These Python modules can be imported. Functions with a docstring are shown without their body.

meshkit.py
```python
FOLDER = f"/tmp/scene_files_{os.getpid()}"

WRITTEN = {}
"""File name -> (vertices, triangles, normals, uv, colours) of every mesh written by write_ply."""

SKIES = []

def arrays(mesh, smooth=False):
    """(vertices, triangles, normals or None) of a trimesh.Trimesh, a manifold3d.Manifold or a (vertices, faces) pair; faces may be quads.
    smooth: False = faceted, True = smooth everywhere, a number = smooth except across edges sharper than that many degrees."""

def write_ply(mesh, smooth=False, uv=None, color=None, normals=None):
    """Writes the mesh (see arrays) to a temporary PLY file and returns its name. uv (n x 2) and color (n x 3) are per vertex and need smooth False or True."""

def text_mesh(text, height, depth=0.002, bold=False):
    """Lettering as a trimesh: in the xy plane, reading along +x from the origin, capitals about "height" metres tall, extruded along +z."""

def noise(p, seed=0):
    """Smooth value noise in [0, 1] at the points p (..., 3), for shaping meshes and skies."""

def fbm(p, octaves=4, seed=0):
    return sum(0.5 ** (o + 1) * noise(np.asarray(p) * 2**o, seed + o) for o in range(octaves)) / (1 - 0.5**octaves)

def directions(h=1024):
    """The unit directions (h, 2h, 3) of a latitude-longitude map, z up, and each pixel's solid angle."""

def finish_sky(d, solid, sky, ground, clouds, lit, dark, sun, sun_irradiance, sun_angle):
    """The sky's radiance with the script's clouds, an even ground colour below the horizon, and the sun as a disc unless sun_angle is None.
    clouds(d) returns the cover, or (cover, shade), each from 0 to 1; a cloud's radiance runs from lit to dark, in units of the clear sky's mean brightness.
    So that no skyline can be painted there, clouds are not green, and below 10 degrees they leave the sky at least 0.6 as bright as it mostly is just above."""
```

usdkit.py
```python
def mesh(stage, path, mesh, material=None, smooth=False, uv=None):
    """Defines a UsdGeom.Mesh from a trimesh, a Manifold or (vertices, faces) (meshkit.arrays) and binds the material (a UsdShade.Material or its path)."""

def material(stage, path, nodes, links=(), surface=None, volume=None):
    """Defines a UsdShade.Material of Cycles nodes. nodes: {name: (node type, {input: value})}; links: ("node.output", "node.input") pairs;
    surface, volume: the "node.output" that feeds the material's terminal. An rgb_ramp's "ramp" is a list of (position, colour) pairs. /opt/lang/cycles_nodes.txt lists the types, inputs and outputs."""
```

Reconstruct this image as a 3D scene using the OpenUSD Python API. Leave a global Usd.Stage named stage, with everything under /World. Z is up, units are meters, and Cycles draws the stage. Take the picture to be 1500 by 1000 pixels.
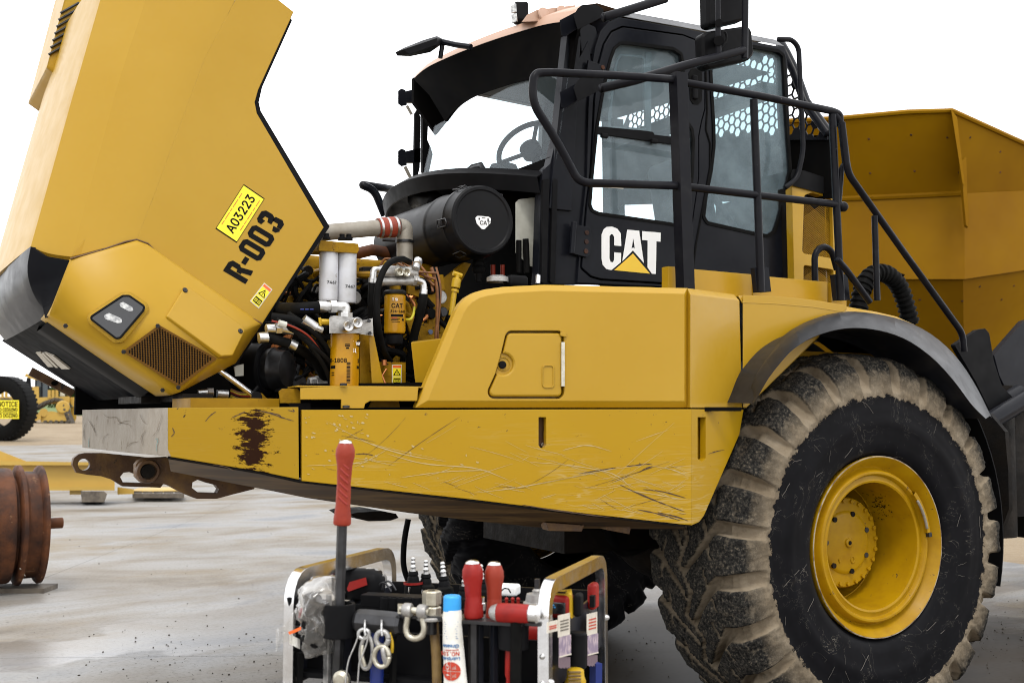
import math, random
import numpy as np, trimesh, usdkit, meshkit
from shapely.geometry import Polygon, LineString, Point, box as sbox
from shapely import affinity
from shapely.ops import unary_union
from pxr import Usd, UsdGeom, UsdLux, UsdShade, Gf, Sdf, Vt

stage = Usd.Stage.CreateInMemory()
UsdGeom.Xform.Define(stage, '/World'); UsdGeom.Scope.Define(stage, '/World/Looks')

# ------------------------------------------------------------------ camera
CAM = np.array([0, 0, 1.53]); F = 1667.0
YAW, PITCH = math.radians(60.5), math.radians(3.64)
FWD = np.array([math.cos(YAW) * math.cos(PITCH), math.sin(YAW) * math.cos(PITCH), math.sin(PITCH)])
RIGHT = np.array([math.sin(YAW), -math.cos(YAW), 0.0]); UP = np.cross(RIGHT, FWD)
HF = np.array([math.cos(YAW), math.sin(YAW), 0.0])
cam = UsdGeom.Camera.Define(stage, '/World/camera')
cam.CreateFocalLengthAttr(36.0 * F / 1500); cam.CreateHorizontalApertureAttr(36.0)
cam.CreateFStopAttr(5.6); cam.CreateFocusDistanceAttr(4.9); cam.CreateClippingRangeAttr(Gf.Vec2f(0.05, 5000))
M4 = np.eye(4); M4[0, :3], M4[1, :3], M4[2, :3], M4[3, :3] = RIGHT, UP, -FWD, CAM
cam.AddTransformOp().Set(Gf.Matrix4d(M4.tolist()))
cam.CreateExposureAttr(EXPOSURE := -0.02)

# ------------------------------------------------------------------ sky and sun (bright overcast)
SUN_EL, SUN_AZ = math.radians(58), math.radians(214)       # azimuth = atan2(x, y) of the direction towards the sun
usdkit.material(stage, '/World/Looks/sky', {
    'tc': ('texture_coordinate', {}),
    'sky': ('sky_texture', {'sky_type': 'single_scattering', 'sun_disc': False, 'sun_elevation': SUN_EL, 'sun_rotation': SUN_AZ, 'aerosol_density': 2.0}),
    'map': ('mapping', {'scale': (1.2, 1.2, 2.6)}),
    'n': ('noise_texture', {'scale': 1.6, 'detail': 5, 'roughness': 0.55}),
    'r': ('rgb_ramp', {'ramp': [(0.25, (17.5, 17.7, 18.2)), (0.75, (21.5, 21.6, 21.8))]}),
    'm': ('mix_color', {'fac': 0.93, 'use_clamp': False}),
    'bg': ('background_shader', {'strength': 0.10})},
    [('tc.generated', 'map.vector'), ('map.vector', 'n.vector'), ('n.fac', 'r.fac'), ('sky.color', 'm.a'), ('r.color', 'm.b'), ('m.result', 'bg.color')], surface='bg.background')
dome = UsdLux.DomeLight.Define(stage, '/World/sky')
UsdShade.MaterialBindingAPI.Apply(dome.GetPrim()).Bind(UsdShade.Material.Get(stage, '/World/Looks/sky'))
dome.GetPrim().SetCustomDataByKey('kind', 'structure')
sun = UsdLux.DistantLight.Define(stage, '/World/sun')
sun.CreateIntensityAttr(0.4); sun.CreateAngleAttr(14.0); sun.CreateColorAttr(Gf.Vec3f(1.0, 0.96, 0.9))
sun.GetPrim().CreateAttribute('inputs:normalize', Sdf.ValueTypeNames.Bool).Set(True)
sun.AddRotateZOp().Set(-math.degrees(SUN_AZ)); sun.AddRotateXOp().Set(-(90 - math.degrees(SUN_EL)))

# ------------------------------------------------------------------ geometry helpers
def ray(px, py):
    return FWD + (px - 750) / F * RIGHT + (500 - py) / F * UP
def yp(y): return (np.array([0, y, 0.0]), np.array([0, 1.0, 0]))
def xp(x): return (np.array([x, 0, 0.0]), np.array([1.0, 0, 0]))
def zp(z): return (np.array([0, 0, z * 1.0]), np.array([0, 0, 1.0 if z > 1.53 else -1.0]))
def dp(d): return (CAM * [1, 1, 0] + HF * d, HF.copy())
def vp(a, b):                                   # vertical plane through two ground points
    t = np.array([b[0] - a[0], b[1] - a[1], 0.0]); n = np.cross(np.array([0, 0, 1.0]), t); n /= np.linalg.norm(n)
    p = np.array([a[0], a[1], 0.0]); n = n if n @ (p - CAM * [1, 1, 0]) > 0 else -n
    return (p, n)
def pp(a, b, c):
    a, b, c = (np.asarray(q, float) for q in (a, b, c)); n = np.cross(b - a, c - a); n /= np.linalg.norm(n)
    return (a, n if n @ (a - CAM) > 0 else -n)
def off(pl, d): return (pl[0] + pl[1] * d, pl[1])
def hit(px, py, pl):
    r = ray(px, py); return CAM + r * (((pl[0] - CAM) @ pl[1]) / (r @ pl[1]))
def hits(l, pl): return np.array([hit(x, y, pl) for x, y in l])
def at(px, py, d): return hit(px, py, dp(d))
def frame(pl):
    n = pl[1]; u = np.cross(n, [0, 0, 1.0])
    u = u / np.linalg.norm(u) if np.linalg.norm(u) > 1e-3 else np.array([1.0, 0, 0])
    return u, np.cross(u, n), n
def to2(P, pl):
    u, v, n = frame(pl); q = np.asarray(P) - pl[0]; return np.stack([q @ u, q @ v], 1)
def to3(p2, pl, d=0.0):
    u, v, n = frame(pl); p2 = np.asarray(p2); return pl[0] + p2[:, :1] * u + p2[:, 1:2] * v + n * d
def fix(m):
    m = trimesh.Trimesh(m.vertices, m.faces, process=False)
    if m.is_watertight and m.volume < 0: m.invert()
    return m
def ext(poly, pl, t, d=0.0):                    # extrude a shapely polygon (plane coordinates) away from the camera
    out = []
    for g in getattr(poly, 'geoms', [poly]):
        if g.is_empty or g.area < 1e-9: continue
        e = trimesh.creation.extrude_polygon(g, t, engine='earcut')
        v = to3(e.vertices[:, :2], pl) + (e.vertices[:, 2:3] + d) * pl[1]
        out.append(trimesh.Trimesh(v, e.faces, process=False))
    m = cat(out); 
    if m.volume < 0: m.invert()
    return m
def cat(l): 
    l = [x for x in l if x is not None]
    return trimesh.util.concatenate(l) if len(l) > 1 else l[0]
def rounded(g, r):
    return g if not r else g.buffer(-r, quad_segs=6).buffer(2 * r, quad_segs=6).buffer(-r, quad_segs=6)
def poly(px, pl, rnd=0.0, holes=()):
    g = Polygon(to2(hits(px, pl), pl)).buffer(0); g = rounded(g, rnd)
    for h in holes: g = g.difference(h if hasattr(h, 'area') else poly(h, pl, rnd))
    return g
def slab(px, pl, t, rnd=0.0, holes=(), d=0.0): return ext(poly(px, pl, rnd, holes), pl, t, d)
def cham(g, pl, c, t, d=0.0):                   # slab with a chamfered front edge
    g = Polygon(g.exterior.coords) if not g.interiors else g
    P = np.array(g.exterior.coords)[:-1]
    if Polygon(P).exterior.is_ccw is False: P = P[::-1]
    a = P - np.roll(P, 1, 0); b = np.roll(P, -1, 0) - P
    a /= np.linalg.norm(a, axis=1, keepdims=True) + 1e-12; b /= np.linalg.norm(b, axis=1, keepdims=True) + 1e-12
    na, nb = np.stack([-a[:, 1], a[:, 0]], 1), np.stack([-b[:, 1], b[:, 0]], 1)
    m = na + nb; m /= np.maximum((m * na).sum(1, keepdims=True), 0.35)
    Q = P + m * c; n = len(P)
    L = [to3(Q, pl, d), to3(P, pl, d + c), to3(P, pl, d + t)]
    tri, ix = trimesh.creation.triangulate_polygon(Polygon(Q), engine='earcut')[::-1], None
    f = []
    tv, tf = trimesh.creation.triangulate_polygon(Polygon(Q), engine='earcut')
    from scipy.spatial import cKDTree
    mp = cKDTree(Q).query(tv)[1]; tf = mp[tf]
    for k in range(2):
        for i in range(n):
            j = (i + 1) % n; f += [[k * n + i, k * n + j, (k + 1) * n + j], [k * n + i, (k + 1) * n + j, (k + 1) * n + i]]
    f = np.vstack([f, tf, tf[:, ::-1] + 2 * n]); m = trimesh.Trimesh(np.vstack(L), f, process=False)
    trimesh.repair.fix_normals(m)
    return m
def quad(a, b, c, d): return trimesh.Trimesh(np.array([a, b, c, d]), [[0, 1, 2], [0, 2, 3]], process=False)
def sheet(G, t=0.0):                            # grid of points -> surface, given a thickness t (backwards along its normals)
    G = np.asarray(G, float); m, n = G.shape[:2]
    du, dv = np.gradient(G, axis=0), np.gradient(G, axis=1); N = np.cross(du, dv); N /= np.linalg.norm(N, axis=2, keepdims=True) + 1e-12
    i, j = np.meshgrid(np.arange(m - 1), np.arange(n - 1), indexing='ij'); q = np.stack([i * n + j, i * n + j + 1, (i + 1) * n + j + 1, (i + 1) * n + j], -1).reshape(-1, 4)
    tri = lambda q: np.vstack([q[:, [0, 1, 2]], q[:, [0, 2, 3]]])
    if not t: return trimesh.Trimesh(G.reshape(-1, 3), tri(q), process=False)
    s = 1.0 if (N * (G - CAM)).sum() > 0 else -1.0
    B = G + N * t * s; k = m * n; V = np.vstack([G.reshape(-1, 3), B.reshape(-1, 3)]); f = [tri(q), tri(q)[:, ::-1] + k]
    ed = [[(0, j), (0, j + 1)] for j in range(n - 1)] + [[(m - 1, j), (m - 1, j + 1)] for j in range(n - 1)] + [[(i, 0), (i + 1, 0)] for i in range(m - 1)] + [[(i, n - 1), (i + 1, n - 1)] for i in range(m - 1)]
    e = np.array([[a[0] * n + a[1], b[0] * n + b[1]] for a, b in ed]); f.append(tri(np.stack([e[:, 0], e[:, 1], e[:, 1] + k, e[:, 0] + k], 1)))
    mm = trimesh.Trimesh(V, np.vstack(f), process=False); trimesh.repair.fix_normals(mm); return mm
def fillet(P, r, seg=6):
    P = [np.asarray(p, float) for p in P]; out = [P[0]]
    for a, b, c in zip(P[:-2], P[1:-1], P[2:]):
        la, lc = np.linalg.norm(a - b), np.linalg.norm(c - b); q = min(r, la * 0.49, lc * 0.49)
        p, s = b + (a - b) / la * q, b + (c - b) / lc * q
        out += [(1 - t) ** 2 * p + 2 * t * (1 - t) * b + t * t * s for t in np.linspace(0, 1, seg + 1)]
    return np.array(out + [P[-1]])
def tube(P, r, sides=12, fr=0.0, caps=True):
    P = fillet(P, fr) if fr and len(P) > 2 else np.asarray(P, float); n = len(P)
    T = np.gradient(P, axis=0) if n > 2 else np.repeat((P[1:] - P[:1]), 2, 0); T /= np.linalg.norm(T, axis=1, keepdims=True) + 1e-12
    a = np.cross(T[0], [0, 0, 1.0] if abs(T[0][2]) < 0.9 else [1.0, 0, 0]); a /= np.linalg.norm(a); A = []
    for k in range(n):
        a = a - T[k] * (a @ T[k]); a /= np.linalg.norm(a); A.append(a)
    A = np.array(A); B = np.cross(T, A); R = np.broadcast_to(np.asarray(r, float), (n,)); g = np.arange(sides) * 2 * np.pi / sides
    V = P[:, None] + R[:, None, None] * (np.cos(g)[None, :, None] * A[:, None] + np.sin(g)[None, :, None] * B[:, None])
    i, j = np.meshgrid(np.arange(n - 1), np.arange(sides), indexing='ij'); j2 = (j + 1) % sides
    q = np.stack([i * sides + j, i * sides + j2, (i + 1) * sides + j2, (i + 1) * sides + j], -1).reshape(-1, 4)
    f = [q[:, [0, 1, 2]], q[:, [0, 2, 3]]]; V = V.reshape(-1, 3)
    if caps:
        for k, s in ((0, -1), (n - 1, 1)):
            V = np.vstack([V, P[k]]); c = len(V) - 1; r0 = k * sides + np.arange(sides); f.append(np.stack([np.full(sides, c), r0, np.roll(r0, -1)][::1] if s > 0 else [np.full(sides, c), np.roll(r0, -1), r0], 1))
    return trimesh.Trimesh(V, np.vstack(f), process=False)
def axes(d):
    d = np.asarray(d, float); d = d / np.linalg.norm(d); a = np.cross(d, [0, 0, 1.0] if abs(d[2]) < 0.9 else [1.0, 0, 0]); a /= np.linalg.norm(a); return a, np.cross(d, a), d
def lathe(p, d, prof, n=32, close=False):       # profile (distance along d, radius)
    a, b, d = axes(d); g = np.arange(n) * 2 * np.pi / n; prof = list(prof)
    V = np.array([np.asarray(p) + d * s + r * (math.cos(t) * a + math.sin(t) * b) for s, r in prof for t in g]); m = len(prof)
    i, j = np.meshgrid(np.arange(m if close else m - 1), np.arange(n), indexing='ij'); j2 = (j + 1) % n; i2 = (i + 1) % m
    q = np.stack([i * n + j, i * n + j2, i2 * n + j2, i2 * n + j], -1).reshape(-1, 4)
    return trimesh.Trimesh(V, np.vstack([q[:, [0, 1, 2]], q[:, [0, 2, 3]]]), process=False)
def cyl(p0, p1, r, n=20, r1=None, b=0.0):
    p0, p1 = np.asarray(p0, float), np.asarray(p1, float); L = np.linalg.norm(p1 - p0); r1 = r if r1 is None else r1
    return lathe(p0, p1 - p0, [(0, 1e-5), (0, r - b), (b, r), (L - b, r1), (L, r1 - b), (L, 1e-5)], n)
def bx(c, s, R=None):                           # box: centre, size, axes as rows
    m = trimesh.creation.box(s); v = m.vertices @ (np.eye(3) if R is None else np.asarray(R)); return trimesh.Trimesh(v + np.asarray(c), m.faces, process=False)
def rbox(c, s, r, R=None, sub=1):
    i = trimesh.creation.icosphere(sub, r).vertices; h = np.asarray(s) / 2 - r
    P = np.vstack([i + h * [x, y, z] for x in (-1, 1) for y in (-1, 1) for z in (-1, 1)]); m = trimesh.convex.convex_hull(P)
    v = m.vertices @ (np.eye(3) if R is None else np.asarray(R)); return trimesh.Trimesh(v + np.asarray(c), m.faces, process=False)
def hull(P): return trimesh.convex.convex_hull(np.asarray(P, float))
def bar(a, b, w, h):                            # square bar from a to b
    x, y, d = axes(np.asarray(b) - np.asarray(a)); return bx((np.asarray(a) + b) / 2, (w, h, np.linalg.norm(np.asarray(b) - a)), [x, y, d])
def ball(c, r, s=2, sc=(1, 1, 1)): 
    m = trimesh.creation.icosphere(s, r); return trimesh.Trimesh(m.vertices * sc + np.asarray(c), m.faces, process=False)
def diff(a, b):
    try:
        m = trimesh.boolean.difference([a, b] if not isinstance(b, list) else [a] + b, engine='manifold'); return m if len(m.faces) else a
    except Exception as e: print('boolean failed', e); return a
def surf(m, px, py, d=0.0):                       # point of a mesh under a pixel, and a plane through three such points
    t = m.triangles; r = ray(px, py); e1, e2 = t[:, 1] - t[:, 0], t[:, 2] - t[:, 0]; h = np.cross(r, e2); a = (e1 * h).sum(1); a = np.where(np.abs(a) < 1e-12, 1e-12, a); s = CAM - t[:, 0]
    u = (s * h).sum(1) / a; q = np.cross(s, e1); v = (q @ r) / a; w = (e2 * q).sum(1) / a; ok = (u >= -1e-6) & (v >= -1e-6) & (u + v <= 1 + 1e-6) & (w > 0)
    return CAM + r * w[ok].min()
def splane(m, *p): return pp(*[surf(m, *q) for q in p])
def bolt(p, n, r=0.012, h=0.008): return lathe(np.asarray(p), -np.asarray(n), [(0, r), (h, r), (h, 1e-5)], 6)
def text_px(s, o, T, U, pl, hpx, d=-0.0015, t=0.0012, bold=True, squeeze=1.0):
    """lettering laid on a plane: o = pixel of the start of the baseline, T and U = pixel directions along and up, hpx = capital height"""
    m = meshkit.text_mesh(s, 1.0, 0.1, bold); T, U = (np.asarray(q, float) / np.linalg.norm(q) for q in (T, U))
    v = m.vertices; q = np.asarray(o) + (v[:, :1] * squeeze * T + v[:, 1:2] * U) * hpx
    P = hits(q, pl) + pl[1] * (d + (0.1 - v[:, 2:3]) / 0.1 * t); mm = trimesh.Trimesh(P, m.faces, process=False); trimesh.repair.fix_normals(mm); return mm
def px_poly(pls, pl, d=-0.0015, t=0.0012, grow=0.0):      # flat print: several pixel polygons on a plane, t thick
    return cat([ext(Polygon(to2(hits(q, pl), pl)).buffer(grow, join_style=2), pl, t, d) for q in pls])

# ------------------------------------------------------------------ prim helpers
USED = {}
def number(parent, name):
    k = USED.get((parent, name), 0); USED[(parent, name)] = k + 1
    return f'{parent}/{name}' + (f'_{k:03d}' if k else '')
def meta(prim, label=None, cat_=None, group=None, kind=None):
    for k, v in (('label', label), ('category', cat_), ('group', group), ('kind', kind)):
        if v: prim.SetCustomDataByKey(k, v)
class Thing:
    def __init__(s, name, label, cat_, loc, group=None, kind=None):
        s.o = np.asarray(loc, float); s.path = number('/World', name); x = UsdGeom.Xform.Define(stage, s.path); x.AddTranslateOp().Set(Gf.Vec3d(*s.o.tolist()))
        meta(x.GetPrim(), label, cat_, group, kind)
    def add(s, name, mesh, mat, parent=None, smooth=35, label=None, uv=None, kind=None):
        if isinstance(mesh, list): mesh = cat(mesh)
        p = number(parent or s.path, name); m = trimesh.Trimesh(mesh.vertices - s.o, mesh.faces, process=False)
        q = usdkit.mesh(stage, p, m, MAT[mat], smooth=smooth, uv=uv); meta(q.GetPrim(), label, kind=kind); return p
def single(name, mesh, mat, label=None, cat_=None, group=None, kind=None, smooth=35, uv=None):
    if isinstance(mesh, list): mesh = cat(mesh)
    p = number('/World', name); q = usdkit.mesh(stage, p, mesh, MAT[mat], smooth=smooth, uv=uv); meta(q.GetPrim(), label, cat_, group, kind); return p

# ------------------------------------------------------------------ materials
MAT = {}
TONE = 0.64                                     # all paints and dirt are this much darker than first estimated: the bright sky does the rest
def tn_(c): return tuple(TONE * q for q in c)
def pm(name, col, rough=0.5, metal=0.0, coat=0.0, spec=0.5, n1=None, bump=None, bevel=0.0, rvar=0.0, chips=None, dust=None, dens=None):
    """principled paint: n1 = (scale, colour2, lo, hi) slow colour change; bump = (scale, distance); chips = (scale, threshold, colour); dust = (colour, amount) on upward faces"""
    k_ = 1.0 if metal > 0.5 or 'white' in name or 'card' in name or name.startswith(('screen', 'light', 'cap_', 'logo', 'sticker')) else TONE
    sc_ = lambda c: tuple(k_ * q for q in c)
    col = sc_(col); n1 = n1 and (n1[0], sc_(n1[1]), n1[2], n1[3]); chips = chips and (chips[0], chips[1], sc_(chips[2])); dust = dust and (sc_(dust[0]), dust[1])
    N = {'p': ('principled_bsdf', {'base_color': col, 'roughness': rough, 'metallic': metal, 'coat_weight': coat, 'coat_roughness': 0.08, 'specular_ior_level': spec}), 'g': ('geometry', {})}
    L = []; cur = None
    if n1:
        N['n1'] = ('noise_texture', {'scale': n1[0], 'detail': 5, 'roughness': 0.6}); N['m1'] = ('map_range', {'from_min': n1[2], 'from_max': n1[3], 'clamp': True})
        N['c1'] = ('mix_color', {'a': col, 'b': n1[1]}); L += [('g.position', 'n1.vector'), ('n1.fac', 'm1.value'), ('m1.result', 'c1.fac')]; cur = 'c1.result'
    if chips:
        N['n2'] = ('noise_texture', {'scale': chips[0], 'detail': 6, 'roughness': 0.7}); N['m2'] = ('map_range', {'from_min': chips[1], 'from_max': chips[1] + 0.02, 'clamp': True})
        N['c2'] = ('mix_color', {'a': col, 'b': chips[2]}); L += [('g.position', 'n2.vector'), ('n2.fac', 'm2.value'), ('m2.result', 'c2.fac')] + ([(cur, 'c2.a')] if cur else []); cur = 'c2.result'
    if dust:
        N['s'] = ('separate_xyz', {}); N['n3'] = ('noise_texture', {'scale': 7, 'detail': 6, 'roughness': 0.65}); N['md'] = ('map_range', {'from_min': 0.2, 'from_max': 1.0, 'to_max': dust[1], 'clamp': True})
        N['mu'] = ('math', {'math_type': 'multiply'}); N['c3'] = ('mix_color', {'a': col, 'b': dust[0]})
        L += [('g.normal', 's.vector'), ('s.z', 'md.value'), ('g.position', 'n3.vector'), ('md.result', 'mu.value1'), ('n3.fac', 'mu.value2'), ('mu.value', 'c3.fac')] + ([(cur, 'c3.a')] if cur else []); cur = 'c3.result'
    if cur: L.append((cur, 'p.base_color'))
    if rvar:
        N['nr'] = ('noise_texture', {'scale': 9, 'detail': 5, 'roughness': 0.65}); N['mr'] = ('map_range', {'from_min': 0.3, 'from_max': 0.7, 'to_min': max(0.03, rough - rvar), 'to_max': rough + rvar, 'clamp': True})
        L += [('g.position', 'nr.vector'), ('nr.fac', 'mr.value'), ('mr.result', 'p.roughness')]
    nrm = None
    if bevel: N['bv'] = ('bevel', {'radius': bevel, 'samples': 4}); nrm = 'bv.bevel'
    if bump:
        N['nb'] = ('noise_texture', {'scale': bump[0], 'detail': 5, 'roughness': 0.6}); N['b'] = ('bump', {'distance': bump[1], 'strength': 1.0})
        L += [('g.position', 'nb.vector'), ('nb.fac', 'b.height')] + ([(nrm, 'b.normal')] if nrm else []); nrm = 'b.normal'
    if nrm: L.append((nrm, 'p.normal'))
    MAT[name] = usdkit.material(stage, f'/World/Looks/{name}', N, L, surface='p.BSDF'); return MAT[name]
Y1, Y2 = (0.60, 0.342, 0.012), (0.63, 0.37, 0.022)
pm('yellow_paint', Y1, 0.33, spec=0.3, coat=0.06, n1=(1.6, Y2, 0.35, 0.7), bevel=0.006, rvar=0.06, chips=(46, 0.735, (0.10, 0.05, 0.02)), dust=((0.62, 0.47, 0.20), 0.25))
pm('yellow_rough', (0.48, 0.255, 0.004), 0.48, spec=0.2, n1=(5, (0.30, 0.15, 0.004), 0.4, 0.75), bevel=0.003, rvar=0.1, chips=(30, 0.66, (0.05, 0.028, 0.015)))
pm('yellow_engine', (0.56, 0.31, 0.003), 0.5, spec=0.15, n1=(7, (0.24, 0.115, 0.004), 0.35, 0.7), bevel=0.002, rvar=0.1, bump=(60, 0.002), chips=(22, 0.62, (0.035, 0.022, 0.014)))
pm('yellow_body', (0.38, 0.19, 0.002), 0.55, spec=0.08, n1=(0.9, (0.30, 0.135, 0.003), 0.4, 0.7), chips=(14, 0.735, (0.16, 0.045, 0.012)), bevel=0.006, rvar=0.08)
pm('yellow_rim', (0.54, 0.30, 0.003), 0.40, spec=0.2, n1=(8, (0.42, 0.215, 0.004), 0.45, 0.75), chips=(28, 0.655, (0.08, 0.05, 0.035)), bevel=0.003, rvar=0.1)
pm('yellow_filter', (0.66, 0.33, 0.003), 0.3, spec=0.4, n1=(9, (0.50, 0.23, 0.003), 0.4, 0.7), chips=(30, 0.68, (0.14, 0.07, 0.02)))
pm('brown_lug', (0.115, 0.05, 0.016), 0.5, n1=(9, (0.27, 0.14, 0.03), 0.45, 0.72), chips=(20, 0.62, (0.02, 0.013, 0.01)), bump=(40, 0.003), bevel=0.004, rvar=0.12)
pm('roof_tan', (0.72, 0.46, 0.33), 0.45, n1=(3, (0.64, 0.40, 0.28), 0.4, 0.7), bevel=0.008)
pm('black_paint', (0.009, 0.010, 0.014), 0.30, spec=0.13, n1=(4, (0.015, 0.015, 0.019), 0.45, 0.8), bevel=0.004, rvar=0.08, dust=((0.12, 0.115, 0.11), 0.12))
pm('rail_black', (0.008, 0.008, 0.011), 0.36, spec=0.12, n1=(12, (0.018, 0.018, 0.02), 0.5, 0.8), chips=(38, 0.70, (0.13, 0.12, 0.115)), rvar=0.1, bevel=0.002)
pm('black_plastic', (0.008, 0.008, 0.009), 0.5, spec=0.07, n1=(6, (0.014, 0.014, 0.015), 0.45, 0.75), bevel=0.004, rvar=0.1)
pm('yellow_far', (0.66, 0.42, 0.07), 0.5, n1=(0.8, (0.55, 0.33, 0.05), 0.4, 0.7))
pm('yellow_top', Y1, 0.42, spec=0.4, coat=0.12, n1=(1.6, Y2, 0.35, 0.7), bump=(1.2, 0.006), rvar=0.06)
pm('flare_plastic', (0.009, 0.0095, 0.012), 0.36, spec=0.25, n1=(5, (0.018, 0.018, 0.021), 0.45, 0.75), rvar=0.08, dust=((0.11, 0.107, 0.105), 0.22), bump=(14, 0.0012))
pm('black_rubber', (0.007, 0.007, 0.007), 0.55, spec=0.05, n1=(14, (0.013, 0.0125, 0.012), 0.4, 0.7), bump=(90, 0.001))
pm('dark_inside', (0.004, 0.004, 0.0045), 0.9, n1=(6, (0.008, 0.007, 0.006), 0.4, 0.7), spec=0.05)
pm('dark_oily', (0.007, 0.006, 0.0055), 0.65, spec=0.15, n1=(5, (0.020, 0.014, 0.009), 0.4, 0.7), bump=(25, 0.004), rvar=0.15)
pm('silver', (0.62, 0.62, 0.61), 0.33, metal=1.0, n1=(20, (0.42, 0.41, 0.40), 0.4, 0.7), bump=(110, 0.0006), rvar=0.12, bevel=0.002)
pm('cast_alloy', (0.42, 0.41, 0.39), 0.45, metal=0.85, n1=(26, (0.25, 0.24, 0.23), 0.4, 0.7), bump=(120, 0.0012), rvar=0.1, bevel=0.002)
pm('chrome', (0.83, 0.83, 0.84), 0.10, metal=1.0)
pm('brushed_alloy', (0.78, 0.78, 0.785), 0.17, metal=1.0, n1=(30, (0.66, 0.655, 0.65), 0.4, 0.7), rvar=0.06, bevel=0.002)
pm('zinc', (0.55, 0.52, 0.43), 0.34, metal=0.9, n1=(24, (0.36, 0.33, 0.26), 0.4, 0.7), rvar=0.14, bump=(80, 0.0008))
pm('steel_dark', (0.06, 0.06, 0.063), 0.40, metal=0.9, n1=(14, (0.03, 0.029, 0.028), 0.4, 0.7), rvar=0.12, bevel=0.002)
pm('pipe_grey', (0.47, 0.43, 0.36), 0.5, metal=0.3, n1=(10, (0.36, 0.31, 0.24), 0.4, 0.7), bump=(40, 0.0015), rvar=0.1)
pm('orange_hose', (0.42, 0.055, 0.018), 0.55, n1=(18, (0.28, 0.035, 0.013), 0.4, 0.7), bump=(60, 0.002))
pm('white_filter', (0.58, 0.585, 0.61), 0.30, coat=0.3, n1=(11, (0.46, 0.455, 0.45), 0.42, 0.72), chips=(26, 0.66, (0.22, 0.19, 0.15)))
pm('white_plastic', (0.50, 0.50, 0.44), 0.5, n1=(7, (0.38, 0.37, 0.31), 0.4, 0.7), rvar=0.1)
pm('white_print', (0.82, 0.82, 0.81), 0.4)
pm('black_print', (0.006, 0.006, 0.006), 0.55, spec=0.1, n1=(60, (0.02, 0.014, 0.008), 0.6, 0.85))
pm('logo_yellow', (0.78, 0.50, 0.02), 0.35)
pm('sticker_yellow', (0.85, 0.72, 0.02), 0.4)
pm('sticker_orange', (0.75, 0.13, 0.02), 0.4)
pm('grille_face', (0.21, 0.098, 0.014), 0.6, spec=0.2)
pm('grille_brown', (0.05, 0.024, 0.009), 0.7, n1=(10, (0.03, 0.015, 0.007), 0.4, 0.7))
pm('bone_paint', (0.40, 0.34, 0.26), 0.5, n1=(5, (0.30, 0.24, 0.17), 0.35, 0.7), chips=(9, 0.63, (0.16, 0.105, 0.04)), bump=(18, 0.003), bevel=0.004, rvar=0.1)
pm('red_handle', (0.38, 0.013, 0.008), 0.45, spec=0.3, n1=(26, (0.25, 0.010, 0.008), 0.5, 0.8), bump=(70, 0.001), rvar=0.1, chips=(60, 0.72, (0.06, 0.01, 0.008)))
pm('red_faded', (0.38, 0.042, 0.018), 0.5, spec=0.3, n1=(22, (0.28, 0.025, 0.013), 0.5, 0.8), bump=(70, 0.001), rvar=0.1, chips=(60, 0.70, (0.07, 0.015, 0.01)))
pm('tool_yellow', (0.74, 0.46, 0.012), 0.4, n1=(30, (0.6, 0.36, 0.01), 0.5, 0.8), bevel=0.002)
pm('tool_blue', (0.01, 0.03, 0.22), 0.4)
pm('cap_blue', (0.03, 0.32, 0.72), 0.4, n1=(40, (0.025, 0.27, 0.62), 0.4, 0.7))
pm('tube_white', (0.74, 0.73, 0.68), 0.38, n1=(24, (0.62, 0.60, 0.53), 0.45, 0.75), bump=(22, 0.003))
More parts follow.
